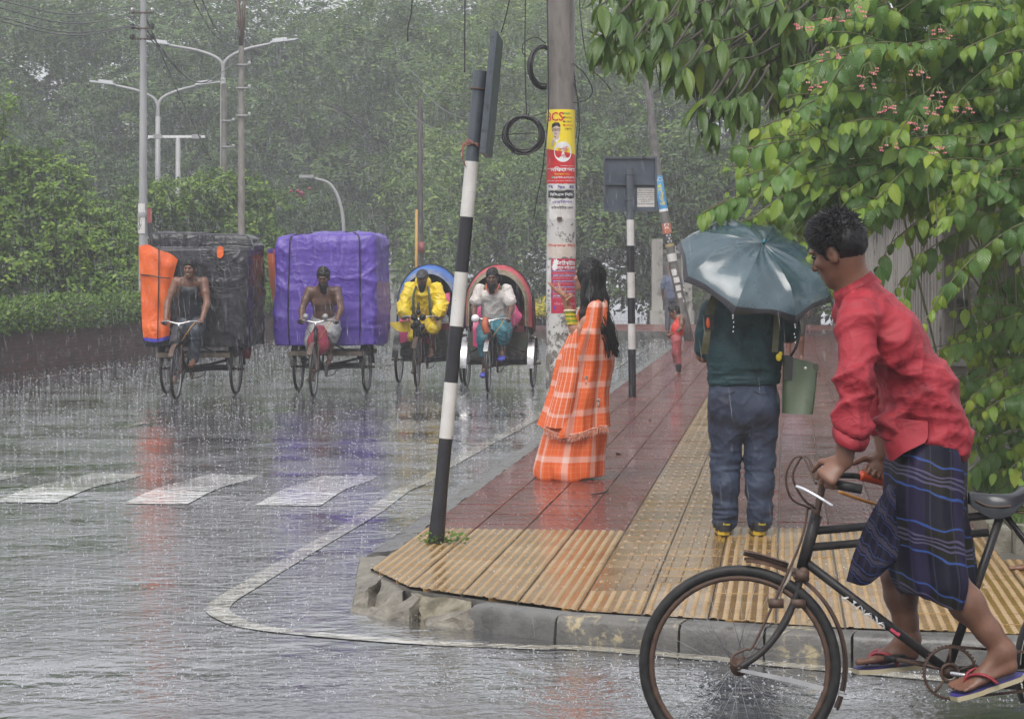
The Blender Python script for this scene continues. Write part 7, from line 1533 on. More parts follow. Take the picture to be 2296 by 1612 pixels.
mb = MB(); mb.box(mp(1588, 722, -.135), (.062, .02, .085)); mb.obj('buckle', m_san, bp, smooth=False); mb = MB(); mb.ell(mp(1588, 724, -.15), (.012, .008, .032)); mb.obj('buckle_tab', M('orange_plastic', (.65, .12, .03), rough=.35), bp)
# tote bag
tb = thing('tote_bag', 'green tote bag with black handles hanging from the arm of the umbrella man', 'bag', mp(1788, 925))
m_gbag = M('green_leatherette', (.060, .085, .052), (.085, .115, .07), 6, .34, .45, spots=(.045, .06, .04), spsc=3)
quad = lambda u, v, dy: (lambda q: q + V(0, dy, 0))(mp(1752 + 78 * u + (-2 - 10 * u) * v, 795 + 20 * u + (129 - 18 * u) * v) * 1.0)
rows = []
for v in np.linspace(0, 1, 9):
    ring = []; d = .035 + .045 * v
    for u in np.linspace(0, 1, 9): ring.append(quad(u, v, -.10 - d * math.sin(math.pi * u) ** .4 - .012 * math.sin(u * 6 + v * 3)))
    for u in np.linspace(1, 0, 9): ring.append(quad(u, v, -.08 + d * math.sin(math.pi * u) ** .4))
    rows.append(ring)
mb = MB(); mb.grid(rows, cu=True, flip=True); mb.f.append(tuple(range(8 * 18, 9 * 18))); mb.m.append(0); mb.obj('bag_body', m_gbag, tb, sharp=60)
mb = MB(); mb.grid([[quad(u, v, -.150 - .02 * math.sin(3 * u)) for u in np.linspace(.02, .24, 4)] for v in (-.02, .2, .4)]); mb.obj('flap', m_san, tb)
for o in (-.02, .03): mb = MB(); mb.tube(spline([mp(1772, 800, -.10 + o), mp(1786, 775, -.12 + o), mp(1793, 735, -.10 + o), mp(1782, 700, -.04 + o), mp(1768, 690, 0)], 6), .012, 8, sq=.6); mb.obj('handle', m_san, tb)
mb = MB(); mb.ell(mp(1806, 826, -.185), (.011, .006, .011)); mb.obj('stud', m_chrome, tb); mb = MB(); mb.ell(mp(1746, 801, -.16), (.018, .012, .024)); mb.ell(mp(1750, 793, -.16), (.012, .01, .014)); mb.obj('charm', M('yellow_charm', (.65, .5, .02), rough=.4), tb); mb = MB(); mb.torus(mp(1831, 823, -.12), V(0, 1, 0), .016, .002, 16, 5); mb.torus(mp(1835, 840, -.12), V(.6, 1, 0), .012, .002, 16, 5); mb.obj('ring', m_rust, tb)
# umbrella
um = thing('umbrella', 'open dark teal umbrella with a black border and bright wet reflections held over the man', 'umbrella', mp(1693, 600))
uc = mp(1693, 604, -.10); uax = nrm(V(.20, -.545, .80)); ur = nrm(np.cross(uax, V(0, -.5, -1))); ur = nrm(V(1, 0, -.36) - uax * np.dot(V(1, 0, -.36), uax)); uf = np.cross(uax, ur)
apex = uc + uax * .185; UR = .468; NRIB = 8; ph0 = -0.14
def upt(th, t, sag=0.0):
    r = UR * (1.04 * math.sin(t * 1.32) / math.sin(1.32)); h = .185 * (math.cos(t * 1.32) - math.cos(1.32)) / (1 - math.cos(1.32)); k = (th - ph0) / (2 * math.pi / NRIB); fr = k - math.floor(k); sc = 1 - (.085 * t ** 1.5) * math.sin(math.pi * fr) ; dip = -.020 * math.sin(math.pi * fr) * math.sin(math.pi * min(1, t)) + (.012 * math.exp(-((t - .58) / .07) ** 2) if min(fr, 1 - fr) < .06 else 0)
    wv = .0045 * math.sin(11 * th + 9 * t) * t + .004 * math.sin(19 * th - 14 * t) * (1 - t)
    return uc + (ur * math.cos(th) + uf * math.sin(th)) * r * sc + uax * (h + dip + wv - .035 * (1 - math.sin(math.pi * fr)) * t ** 4)
m_umb = M('wet_teal_nylon', (.036, .064, .080), (.055, .095, .115), 5, .2, .34, bump=.0018, bsc=16, coat=.6); m_umb2 = M('wet_black_border', (.014, .014, .018), (.024, .022, .028), 9, .16, .3, bump=.001, bsc=20)
for i in range(NRIB):
    ths = np.linspace(ph0 + i * 2 * math.pi / NRIB, ph0 + (i + 1) * 2 * math.pi / NRIB, 13); mb = MB(); mb.grid([[upt(th, t) for th in ths] for t in np.linspace(0.02, .90, 16)]); o = mb.obj('canopy_panel', m_umb, um); mb = MB(); mb.grid([[upt(th, t) + uax * .0008 for th in ths] for t in np.linspace(.90, 1.0, 4)]); _sub(mb.obj('border', m_umb2), o)
    th = ph0 + i * 2 * math.pi / NRIB; mb = MB(); mb.tube([upt(th, t) - uax * .012 for t in np.linspace(.02, 1, 10)], .0025, 5); mb.tube([uc + uax * -.02, upt(th, .55) - uax * .012], .002, 5); mb.obj('rib', m_steel, um); mb = MB(); mb.ell(upt(th, 1.0) - uax * .008, (.006, .006, .010)); mb.obj('rib_tip', m_steel, um)
mb = MB(); mb.rod(apex + uax * .002, apex + uax * .028, .010, .006); mb.obj('ferrule', M('teal_cap', (.05, .28, .36), rough=.3), um); mb = MB(); mb.rod(apex, uc - uax * .42, .006, k=8); mb.obj('shaft', m_steel, um); mb = MB(); mb.rod(uc - uax * .42, uc - uax * .52, .014, k=10); mb.obj('handle', m_san, um)
q = upt(ph0 + 8 * 2 * math.pi / NRIB, 1.0); ribbon('closing_strap', [q, q + V(.012, 0, -.05), q + V(.026, 0, -.10)], .008, m_umb2, um)
# water dripping from the ribs
mb = MB()
for i in range(NRIB):
    q = upt(ph0 + i * 2 * math.pi / NRIB, 1.0)
    for k in range(4): mb.ell(q + V(rnd.gauss(0, .002), 0, -.02 - .035 * k * rnd.uniform(.6, 1.3)), (.003, .003, .006), None, 6, 4)
m_drop = new_mat('water_drop'); _p(m_drop.node_tree).inputs['Base Color'].default_value = (.75, .78, .80, 1); _p(m_drop.node_tree).inputs['Roughness'].default_value = .08; _p(m_drop.node_tree).inputs['Alpha'].default_value = .75
tag(mb.obj('water_drips', m_drop), 'beads of rain dripping from the umbrella rib tips', 'drops', kind='stuff')

# ================================================================ CHILD AND PASSERS-BY
BY = 36.2
bpt = lambda zx, zy, dy=0.0: P((1550 + zx / 3.58) * .7653, (850 + zy / 3.58) * .7653, BY + dy)
ch = thing('person', 'small barefoot child in a red sleeveless top and faded red trousers on the paving', 'person', bpt(1560, 900))
s = Sdf(.009); fb, ub = nrm(V(-.9, -.15, -.42)), nrm(V(-.4, 0, .92)); hb = bpt(1520, 228); ab = head(s, hb, fb, ub, .80, neck=bpt(1572, 285)); s.cone(bpt(1572, 285), bpt(1580, 330), .04, .06, .04); s.ec(bpt(1548, 480), bpt(1585, 320), V(0, 1, 0), (.09, .07), (.10, .075), .04)
for dy, e in ((-.10, (1592, 405)), (.10, (1560, 400))): arm(s, bpt(1600, 300, dy), bpt(e[0], e[1], dy * 1.3), bpt(1492, 470, dy * .4), z=.66); hand(s, bpt(1492, 470, dy * .4), V(-.9, -.2 * np.sign(dy), -.2), V(0, -np.sign(dy), .3), 1, .8, z=.68)
for dy, kx in ((-.055, 1545), (.055, 1555)): leg(s, bpt(1545, 490, dy), bpt(kx, 660, dy), bpt(1565, 840, dy), z=.62); foot(s, bpt(1565, 850, dy), bpt(1590, 890, dy), bpt(1495, 893, dy), V(0, 1, 0), .7)
s.obj('body', m_skin, ch); eyes(ab, .8, ch); hair_cap(.009, hb, fb, ub, .80, thick=.012, par=ch)
s = Sdf(.009); s.ec(bpt(1545, 480), bpt(1560, 400), V(0, 1, 0), (.105, .085), (.115, .09), .04); s.ec(bpt(1560, 400), bpt(1582, 315), V(0, 1, 0), (.115, .09), (.10, .075), .04); s.plane(bpt(1545, 478), V(0, 0, -1)); s.obj('sleeveless_top', M('bright_red_cloth', (.55, .028, .02), (.62, .05, .035), 8, .6), ch, disp=wr(.006, 14, seed=3))
s = Sdf(.009); s.ec(bpt(1545, 530), bpt(1545, 482), V(0, 1, 0), (.11, .085), (.10, .08), .03)
for dy, kx in ((-.055, 1540), (.055, 1552)): s.chain([(bpt(1545, 520, dy), .075), (bpt(kx, 660, dy), .062), (bpt(1562, 780, dy), .05)], .03)
s.obj('trousers', M('faded_red_jersey', (.30, .062, .07), (.36, .09, .095), 9, .65), ch, disp=wr(.006, 14, seed=5))
for dy in (-.055, .055): s = Sdf(.009); s.cone(bpt(1563, 785, dy), bpt(1567, 835, dy), .052, .042); s.obj('ankle_cuff', M('black_cuff', (.015, .015, .018), rough=.7), ch)
pobj('lettering', i_black, lambda m: Sheet(lambda u, v, e: bpt(1525, 690, -.128 - e) + V(u, .25 * u * u, v)).text(m, 'CUCCI', 0, 0, .001, h=.055, w=.21, bold=.01, rot=-1.48), ch)
def walker(lab, base, h, shirt, pants, hairm, facing, cap=None, hsc=.011, hold=None, sleeve=True):
    base = np.array(base, float); t = thing('person', lab, 'person', base); k = h / 1.7; f = nrm(V(facing[0], facing[1], 0)); r = np.cross(f, V(0, 0, 1)); q = lambda a, b, c: base + (r * a + f * b + V(0, 0, c)) * k
    s = Sdf(hsc); at = head(s, q(0, .03, 1.585), nrm(f + V(0, 0, -.1)), V(0, 0, 1), k, neck=q(0, 0, 1.42)); s.cone(q(0, 0, 1.42), q(0, 0, 1.36), .06, .08, .04); s.ec(q(0, 0, .95), q(0, 0, 1.3), r, (.13 * k, .09 * k), (.15 * k, .1 * k), .05)
    for sg in (-1, 1):
        hd = hold or (.24, .12, .85); arm(s, q(sg * .18, 0, 1.36), q(sg * .24, -.03, 1.09), q(sg * hd[0], hd[1], hd[2]), z=k); hand(s, q(sg * hd[0], hd[1], hd[2]), -V(0, 0, 1) + f * .3, -r * sg, sg, .5, z=k); leg(s, q(sg * .09, 0, .93), q(sg * .10, .03 + .04 * sg, .5), q(sg * .10, -.02 + .06 * sg, .09), z=k); foot(s, q(sg * .1, -.02 + .06 * sg, .08), q(sg * .1, -.07 + .06 * sg, 0), q(sg * .11, .17 + .06 * sg, 0), -r * sg, k)
    s.obj('body', m_skin, t); eyes(at, k, t)
    s = Sdf(hsc); s.ec(q(0, 0, .90), q(0, 0, 1.28), r, (.165 * k, .12 * k), (.18 * k, .12 * k), .05); s.ec(q(0, 0, 1.28), q(0, 0, 1.42), r, (.17 * k, .11 * k), (.08 * k, .07 * k), .05)
    for sg in (-1, 1): s.chain([(q(sg * .17, 0, 1.36), .068 * k), (q(sg * .22, -.015, 1.2), .062 * k)] + ([(q(sg * .235, -.02, 1.13), .06 * k)]), .03)
    s.obj('shirt', shirt, t, disp=wr(.008, 10, seed=int(base[1])))
    s = Sdf(hsc); s.ec(q(0, 0, .85), q(0, 0, .97), r, (.165 * k, .12 * k), (.155 * k, .11 * k), .04)
    for sg in (-1, 1): s.chain([(q(sg * .09, 0, .86), .092 * k), (q(sg * .10, .03 + .04 * sg, .5), .075 * k)] + ([(q(sg * .10, -.02 + .06 * sg, .12), .062 * k)] if pants[1] else []), .03)
    s.obj('trousers', pants[0], t, disp=wr(.007, 10, seed=int(base[1]) + 2))
    if cap: s = Sdf(hsc); s.ell(q(0, .015, 1.625), (.092 * k, .112 * k, .10 * k)); s.ec(q(0, .08, 1.63), q(0, .16, 1.61), r, (.07 * k, .012 * k), (.05 * k, .01 * k)); s.plane(q(0, 0, 1.60), V(0, 0, -1)); s.obj('cap', cap, t)
    else: hair_cap(hsc, q(0, .03, 1.585), nrm(f + V(0, 0, -.1)), V(0, 0, 1), k, par=t)
    return t
walker('figure in a dim blue shirt and red cap standing behind the leaning pole', (V(*[(1507 - CX) * 58 / F, 58, .12])), 1.62, M('dim_blue_cloth', (.07, .09, .15), (.10, .12, .19), 6, .6), (M('dark_grey_cloth', (.05, .055, .075), rough=.65), True), m_hair, (.2, 1), cap=M('red_cap', (.5, .03, .03), rough=.6), hsc=.016)
m_chk = M('pale_violet_check', (.38, .34, .44), (.50, .46, .56), 40, .6)
walker('man in a pale violet checked shirt and dark shorts walking beyond the umbrella', RU(27.3, 2.35, ZF), 1.68, m_chk, (M('dark_olive_cloth', (.045, .045, .035), rough=.65), False), m_hair, (-.2, -1), hsc=.014)
walker('person in dark grey clothes standing at the right frame edge behind the saddle', (2.82, 12.75, ZF), 1.70, M('charcoal_cloth', (.055, .062, .078), (.08, .088, .105), 6, .6), (M('dark_slate_cloth', (.045, .052, .07), (.07, .078, .10), 6, .6), True), m_hair, (-1, .1), hsc=.011, hold=(.22, -.04, .80))

# ================================================================ CYCLE RICKSHAWS
ROADA = math.atan2(-0.111, 0.994)
m_tyre_mud = M('wet_tyre', (.014, .014, .015), (.035, .03, .026), 20, .3, .5)
def rick(lab, fx, fy, cargo, hood=None, chromeguard=False):
    Yf = F * CH / (fy - HZ); x = (fx - CX) * Yf / F; fwd = V(math.sin(ROADA), -math.cos(ROADA), 0); org = V(x, Yf, 0) - fwd * 1.36
    t = thing('cycle_rickshaw', lab, 'cycle rickshaw', org, rz=ROADA)
    L = lambda *a: V(*a)
    wheel(t, L(0, -1.36, .345), L(1, .05, 0), .345, .02, 20, spoke_r=.0022, seg=40, rimmat=m_steel, tmat=m_tyre_mud)
    for sx in (-1, 1): wheel(t, L(sx * .47, 0, .345), L(1, 0, 0), .345, .02, 20, spoke_r=.0022, seg=40, rimmat=m_steel, tmat=m_tyre_mud)
    def pt(n, pts, r, mat=m_black, k=8, sub=4): mb = MB(); mb.tube(spline(pts, sub), r, k); return mb.obj(n, mat, t)
    pt('axle', [L(-.58, 0, .345), L(.58, 0, .345)], .016, m_rust); mb = MB(); mb.box((0, .02, .36), (.84, .09, .075)); mb.obj('axle_beam', m_black, t, smooth=False)
    hT_, hB_ = L(0, -1.20, .90), L(0, -1.25, .70); bb_ = L(0, -.78, .34)
    pt('head_tube', [hB_, hT_], .024); pt('top_tube', [hT_ - V(0, -.02, .05), L(0, -.60, .80)], .017); pt('down_tube', [hB_, bb_], .019); pt('seat_tube', [bb_, L(0, -.56, .84)], .017)
    for sx in (-1, 1):
        pt('fork_blade', [hB_ + V(sx * .04, 0, 0), L(sx * .055, -1.32, .5), L(sx * .055, -1.36, .345)], .012, m_rust if not chromeguard else m_black); pt('chain_stay', [bb_ + V(sx * .03, 0, 0), L(sx * .30, -.2, .36), L(sx * .40, 0, .36)], .017); pt('side_rail', [L(sx * .40, -.30, .50), L(sx * .40, .42, .50)], .018); pt('bed_stay', [L(sx * .40, .0, .38), L(sx * .40, -.02, .50)], .02, m_rust); pt('frame_stay', [L(0, -.60, .74), L(sx * .3, -.34, .55), L(sx * .40, -.2, .52)], .013)
    pt('leaf_spring', [L(-.40, -.20, .47), L(-.1, -.20, .40), L(.1, -.20, .40), L(.40, -.20, .47)], .018, m_black)
    for sx in (-1, 1):
        mb = MB(); rows = [[L(sx * .47 + q, .375 * math.cos(a), .345 + .375 * math.sin(a)) for q in (-.045, -.02, .02, .045)] for a in np.linspace(.1, math.pi - .1 if not chromeguard else math.pi + .15, 16)]; mb.grid(rows); mb.obj('rear_mudguard', m_chrome if chromeguard else m_black, t)
    mb = MB(); rows = [[L(q, -1.36 + .375 * math.cos(a), .345 + .375 * math.sin(a)) for q in (-.03, 0, .03)] for a in np.linspace(.5, 2.5, 14)]; mb.grid(rows); mb.obj('front_mudguard', m_chrome if chromeguard else m_mud, t)
    pt('handlebar', [L(-.24, -1.02, .965), L(-.26, -1.10, .985), L(-.16, -1.19, 1.0), L(0, -1.22, .97), L(.16, -1.19, 1.0), L(.26, -1.10, .985), L(.24, -1.02, .965)], .013, m_chrome); pt('stem', [hT_, L(0, -1.22, .97)], .016, m_chrome)
    mb = MB()
    for sx in (-1, 1): mb.rod(L(sx * .255, -1.09, .985), L(sx * .235, -.99, .96), .018)
    mb.obj('grips', m_rubber, t, kind='stuff') if False else None
    for sx in (-1, 1): mb = MB(); mb.rod(L(sx * .255, -1.09, .985), L(sx * .235, -.99, .96), .018); mb.obj('grip', m_rubber, t)
    pt('brake_rod', [L(-.16, -1.21, .985), L(-.05, -1.26, .8), L(-.035, -1.30, .62)], .005, m_rust); pt('brake_cable', [L(.2, -1.18, .99), L(.16, -1.32, .9), L(.05, -1.28, .75)], .005, M('orange_cable', (.5, .25, .04), rough=.5))
    mb = MB(); rows = [[L(w * math.cos(a), -.60 + y, .86 + .02 * math.sin(a) - z) for a in np.linspace(-.3, math.pi + .3, 9)] for y, w, z in ((-.16, .02, .02), (-.08, .035, 0), (.04, .09, 0), (.1, .10, .01))]; mb.grid(rows); mb.obj('saddle', m_san, t)
    mb = MB(); mb.torus(bb_ + V(.06, 0, 0), V(1, 0, 0), .095, .007, 28, 5)
    for a in np.arange(5) * 1.2566: mb.rod(bb_ + V(.06, 0, 0), bb_ + V(.06, .09 * math.cos(a), .09 * math.sin(a)), .007, k=5)
    mb.obj('chainring', m_rust, t)
    for sx, dz in ((-1, -.15), (1, .08)): mb = MB(); e = bb_ + V(sx * .08, -.10 if sx > 0 else .03, dz); mb.rod(bb_ + V(sx * .04, 0, 0), e, .012); mb.box(e + V(sx * .05, 0, 0), (.09, .08, .025)); mb.obj('pedal', m_rubber, t)
    pt('chain', [bb_ + V(.06, 0, -.09), L(.06, -.3, .25), L(.06, 0, .30)], .006, m_rust)
    if cargo:
        mb = MB(); mb.box((0, .08, .54), (.98, 1.2, .06)); mb.obj('cargo_bed', M('wet_plank', (.06, .045, .03), (.10, .075, .05), 9, .5), t, smooth=False)
    else:
        m_seatp, m_in, m_out, m_rimm = hood
        mb = MB(); mb.box((0, .06, .60), (.80, .62, .38)); mb.obj('seat_box', m_seatp, t, smooth=False); mb = MB(); mb.box((0, -.30, .43), (.74, .34, .04)); mb.obj('footboard', m_black, t, smooth=False); mb = MB(); mb.box((0, .02, .83), (.74, .52, .09)); mb.obj('seat_cushion', M('maroon_vinyl', (.20, .03, .05), rough=.35), t, smooth=False)
        for sx in (-1, 1): mb = MB(); mb.box((sx * .41, .06, .78), (.03, .60, .60)); mb.obj('side_panel', m_seatp, t, smooth=False)
        A = []; n = 25
        for y, w, h, z0 in ((-.34, .41, .50, 1.12), (-.29, .43, .54, 1.12), (-.1, .475, .63, 1.10), (.1, .48, .66, 1.05), (.30, .44, .56, 1.0), (.42, .40, .40, .98), (.50, .36, .26, .95), (.52, .2, .1, .95)): A.append([L(w * math.cos(a) * (1 + .05 * math.sin(a)), y + (.05 * math.sin(a) if y < 0 else 0), z0 - .25 * (1 - min(1, math.sin(a) * 4)) + h * math.sin(a)) for a in np.linspace(0, math.pi, n)])
        mb = MB(); mb.grid(A, flip=True); hd = mb.obj('hood', m_out, t)
        A2 = np.array(A) * np.array([.965, 1, 1]) - V(0, -.004, .022); mb = MB(); mb.grid(A2); _sub(mb.obj('hood_lining', m_in), hd)
        mb = MB(); a0, a1 = np.array(A[0]), np.array(A[1]); o = a0 - (a1 - a0) * .1; c_ = V(0, -.34, 1.2); mb.grid([o + (o - c_) * .012, o - (o - c_) * .045 + V(0, -.006, 0)]); mb.grid([o + (o - c_) * .012, a1 + (a1 - c_) * .012], flip=True); _sub(mb.obj('hood_trim', m_rimm), hd)
        for y, f_ in ((-.12, 0), (.12, 1)): mb = MB(); mb.tube([p + (p - V(0, p[1], 1.1)) * .012 for p in (np.array(A[2]) if f_ == 0 else np.array(A[3]))], .012, 6); _sub(mb.obj('hood_rib', m_black), hd)
    return t, org, fwd
def to_w(org, p): return org + np.asarray(p, float) @ rotz(ROADA).T
def rider(lab, org, skin, up=0.0, top=None, bottom=None, beard=0, headp=(0, -.88, 1.555), extra=None, feet=((-.13, -.75, .20), (.13, -.88, .43)), face=(0, -1, -.22), handl=((-.245, -1.05, .99), (.245, -1.05, .99)), sh_w=.185, h=.0105, lean=0.0, cap=None, hairm=None, smile=False):
    Lw = lambda x, y, z: to_w(org, (x + lean * (z - .95), y, z)); t = thing('person', lab, 'person', Lw(0, -.6, .9)); f = nrm(V(*face)) @ rotz(ROADA).T; u = nrm(V(0, -.22, 1)) @ rotz(ROADA).T; r = V(1, 0, 0) @ rotz(ROADA).T
    hc_ = Lw(*headp) + V(0, 0, up); pel, chs, nk_ = Lw(0, -.57, .93 + up * .7), Lw(0, -.72, 1.25 + up), Lw(0, -.80, 1.43 + up); s = Sdf(h); at = head(s, hc_, f, u, 1.0, neck=nk_)
    s.cone(nk_, Lw(0, -.76, 1.36 + up), .062, .085, .05); torso(s, pel, chs, nk_, r, w=(.135, .128, .158), d=(.095, .09, .108))
    J = {}
    for sg, hp in zip((-1, 1), handl):
        sh_ = Lw(sg * sh_w, -.76, 1.385 + up); el = Lw(sg * (sh_w + .075), -.84, 1.14 + up * .7); w_ = Lw(hp[0] * .98, hp[1] + .085, hp[2] + .035); J['s', sg], J['e', sg], J['w', sg] = sh_, el, w_; s.cone(Lw(0, -.76, 1.36 + up), sh_, .07, .055, .05); arm(s, sh_, el, w_, a0=.058, a1=.043, a2=.031); hand(s, w_, nrm(V(0, -.85, -.45)) @ rotz(ROADA).T, nrm(V(-sg * .2, .35, -.9)), -sg if sg else 1, curl=1.1, z=1.0)
        ft = feet[0] if sg < 0 else feet[1]; hip, an = Lw(sg * .09, -.58, .92 + up * .6), Lw(ft[0], ft[1] + .06, ft[2] + .09); kn = (hip + an) / 2 + V(sg * .03, -.20 + .12 * up, .10); J['h', sg], J['k', sg], J['a', sg] = hip, kn, an; leg(s, hip, kn, an, z=.95); foot(s, an, Lw(ft[0], ft[1] + .10, ft[2] + .02), Lw(ft[0], ft[1] - .14, ft[2] - .02), -r * sg, 1.0, toes=False)
    s.obj('body', skin, t); eyes(at, 1.0, t)
    if beard:
        s = Sdf(h * .8); ax_ = [r, f, np.cross(r, f)]; s.ell(at(0, .045, -.085), (.062, .058, .055), ax_); s.ell(at(0, .065, -.13 - beard * .05), (.045, .035, .04 + beard * .05), ax_, .03); s.cut(at(0, .115, -.045), (.04, .04, .03), ax_, .01); s.obj('beard', m_hair, t, disp=lambda v, n: v + n * (.006 * vnoise(v * np.array([1, 1, .4]), 70, 3))[:, None])
    if cap is None: hair_cap(h * .8, hc_, f, u, 1.0, thick=.012, par=t)
    else: s = Sdf(h * .8); ax_ = [r, f, np.cross(r, f)]; s.ell(hc_ + u * .045 - f * .012, (.088, .108, .092), ax_); s.ec(hc_ + u * .065 + f * .07, hc_ + u * .05 + f * .165, r, (.07, .012), (.05, .010), .02); s.plane(hc_ + u * .028, -u); s.obj('cap', cap, t)
    if smile: mb = MB(); mb.ell(at(0, .097, -.061), (.019, .006, .0045), np.stack([r, f, np.cross(r, f)], 1)); mb.obj('teeth', M('teeth', (.6, .58, .5), rough=.3), t)
    return t, J, Lw, r, f, u, (pel, chs, nk_), at
def garment_torso(t, J, Lw, r, tp, mat, g=.014, sleeves=0.0, name='shirt', hem=0.0, h=.0105, amp=.008, seed=1, low=None, bare=False):
    pel, chs, nk_ = tp; s = Sdf(h); b0_ = pel + V(0, 0, -hem); s.ec(b0_, (pel + chs) / 2, r, (.15 + g, .11 + g), (.138 + g, .10 + g), .05); top = chs + (nk_ - chs) * (.35 if not bare else .1); s.ec((pel + chs) / 2, top, r, (.138 + g, .10 + g), (.165 + g * .6, .11 + g * .6) if not bare else (.140 + g * .5, .112 + g * .8), .05)
    if not bare: s.ec(top, nk_ + V(0, 0, -.01), r, (.16, .105), (.072, .066), .05)
    for sg in (-1, 1):
        if bare: s.cone(chs + r * sg * .08 + V(0, -.02, .02), nk_ + r * sg * .085 + V(0, 0, -.035), .062, .036, .04)
        elif sleeves:
            a, e, w_ = J['s', sg], J['e', sg], J['w', sg]; pts = [(a, .062 + g * .6)]
            if sleeves > 1: pts += [(e, .052 + g), (e + (w_ - e) * min(.92, sleeves - 1), .044 + g)]
            else: pts += [(a + (e - a) * sleeves, .056 + g)]
            s.chain(pts, .03)
    s.plane(b0_ + V(0, 0, -.005), V(0, 0, -1), .004); return s.obj(name, mat, t, disp=wr(amp, 9, (.55, .5, 1), seed, .5))
def garment_legs(t, J, r, pel, mat, frac=1.0, g=.016, name='trousers', h=.0105, seed=2, skirt=False):
    s = Sdf(h); s.ec(pel + V(0, -.02, -.06), pel + V(0, 0, .04), r, (.165, .12), (.148, .112), .04)
    for sg in (-1, 1):
        hp, kn, an = J['h', sg], J['k', sg], J['a', sg]; pts = [(hp, .088 + g), ((hp + kn) / 2, .082 + g), (kn, .060 + g)]
        if frac > 0: pts += [(kn + (an - kn) * frac, .048 + g)]
        s.chain(pts, .04 if not skirt else .09)
    return s.obj(name, mat, t, disp=wr(.009, 9, (.6, .6, 1), seed, .5))
cr3 = lambda a: np.clip((a + 1) / 2, 0, 1) ** 3
def load(lab, org, mat, x0, x1, y0, y1, z0, z1, seed, ropes, amp=.03, toplump=.0, shelf=None):
    t = thing('covered_load', lab, 'tarpaulin load', to_w(org, ((x0 + x1) / 2, (y0 + y1) / 2, z0)), group='tarpaulin covered rickshaw loads'); nth, nz = 220, 80; A = np.zeros((nz + 10, nth, 3)); th = np.linspace(0, 2 * np.pi, nth, endpoint=False); cx_, cy_, hx, hy = (x0 + x1) / 2, (y0 + y1) / 2, (x1 - x0) / 2, (y1 - y0) / 2; e = .10
    for i in range(nz + 10):
        if i < nz: z = z0 + (z1 - z0) * (i / (nz - 1)); k = (.975 + .025 * math.sin(math.pi * (i / nz) ** .8)) * (1 - .05 * max(0, (i / nz - .9) * 10) ** 2)
        else: k = .93 * (1 - ((i - nz + 1) / 10)); z = z1 + .02 + .03 * (1 - k)
        if shelf and i < nz: k2 = 1 if z < shelf[0] else shelf[1]
        else: k2 = shelf[1] if shelf else 1
        cs, sn = np.cos(th), np.sin(th); A[i, :, 0] = cx_ + np.sign(cs) * np.abs(cs) ** e * hx * k; A[i, :, 1] = cy_ + np.sign(sn) * np.abs(sn) ** e * hy * k + (np.where(sn < 0, (1 - k2) * .5, 0)); A[i, :, 2] = z + toplump * np.sin(3.0 * A[i, :, 0] + seed) * (z > z1 - .1)
    q = A.reshape(-1, 3); w = q + .12 * np.stack([vnoise(q, 3, seed), vnoise(q, 3, seed + 1), vnoise(q, 3, seed + 2)], -1); rid = lambda sc, d, sd: 1 - 2 * np.abs(vnoise(w @ rotax((0, 1, 0), .6).T * np.array(d), sc, sd)); rid2 = lambda sc, d, sd: 1 - 2 * np.abs(vnoise(w @ rotax((0, 1, 0), -.5).T * np.array(d), sc, sd)); c = V(cx_, cy_, (z0 + z1) / 2); nn = (q - c) / np.array([hx, hy, (z1 - z0) / 2]); mxx = np.abs(nn).max(1, keepdims=True); nn = unit(np.sign(nn) * (np.abs(nn) / mxx) ** 6)
    d = amp * (.75 * cr3(rid(2.3, (1, 1, .5), seed + 5)) + .6 * cr3(rid2(3.6, (.45, 1, 1.4), seed + 6)) + .4 * cr3(rid(7, (.7, 1, 1), seed + 7)) + .25 * cr3(rid2(12, (.6, 1, 1), seed + 9)) + .55 * vnoise(q, 1.3, seed + 8) - .35)
    for rx in ropes: d -= .03 * np.exp(-((q[:, 0] - rx) / .035) ** 2)
    q = q + nn * d[:, None]; A = (q @ rotz(ROADA).T + org).reshape(A.shape); mb = MB(); mb.grid(A, cu=True); mb.f.append(tuple(range(nth))[::-1]); mb.m.append(0); mb.obj('tarpaulin', mat, t); A2 = q.reshape(A.shape); j0 = lambda rx: int(np.argmin(np.abs(A2[20, :, 0] - rx) + 10 * (A2[20, :, 1] > cy_)))
    for rx in ropes: j = j0(rx); mb = MB(); pts = [to_w(org, A2[i, j] + V(0, -.012, .006)) for i in range(0, nz + 6, 2)]; mb.tube(pts, .009, 6); mb.obj('rope', m_cab, t)
    return t, A2
m_purp = M('purple_tarpaulin', (.075, .038, .28), (.11, .06, .37), 4, .30, .40, bump=.0015, bsc=90, bmap=(1, 1, 4), crump=(2.6, .016)); m_blkt = M('black_tarpaulin', (.012, .012, .015), (.028, .027, .032), 4, .2, .34, bump=.002, bsc=60, crump=(3.4, .02), spec=.4); m_orgt = M('orange_tarpaulin', (.70, .105, .015), (.78, .15, .025), 4, .33, .43, bump=.0015, bsc=90, bmap=(1, 1, 4), crump=(3, .014)); m_bluet = M('blue_tarpaulin_edge', (.06, .05, .38), rough=.35); m_maro = M('maroon_cloth', (.22, .015, .045), (.28, .03, .06), 6, .5)
def at_local(org, px, py, y):      # local x, z of a pixel on the plane y of a rickshaw
    Yd = org[1] + y; p = P(px, py, Yd); q = (p - org) @ rotz(-ROADA).T; return q[0], q[2]
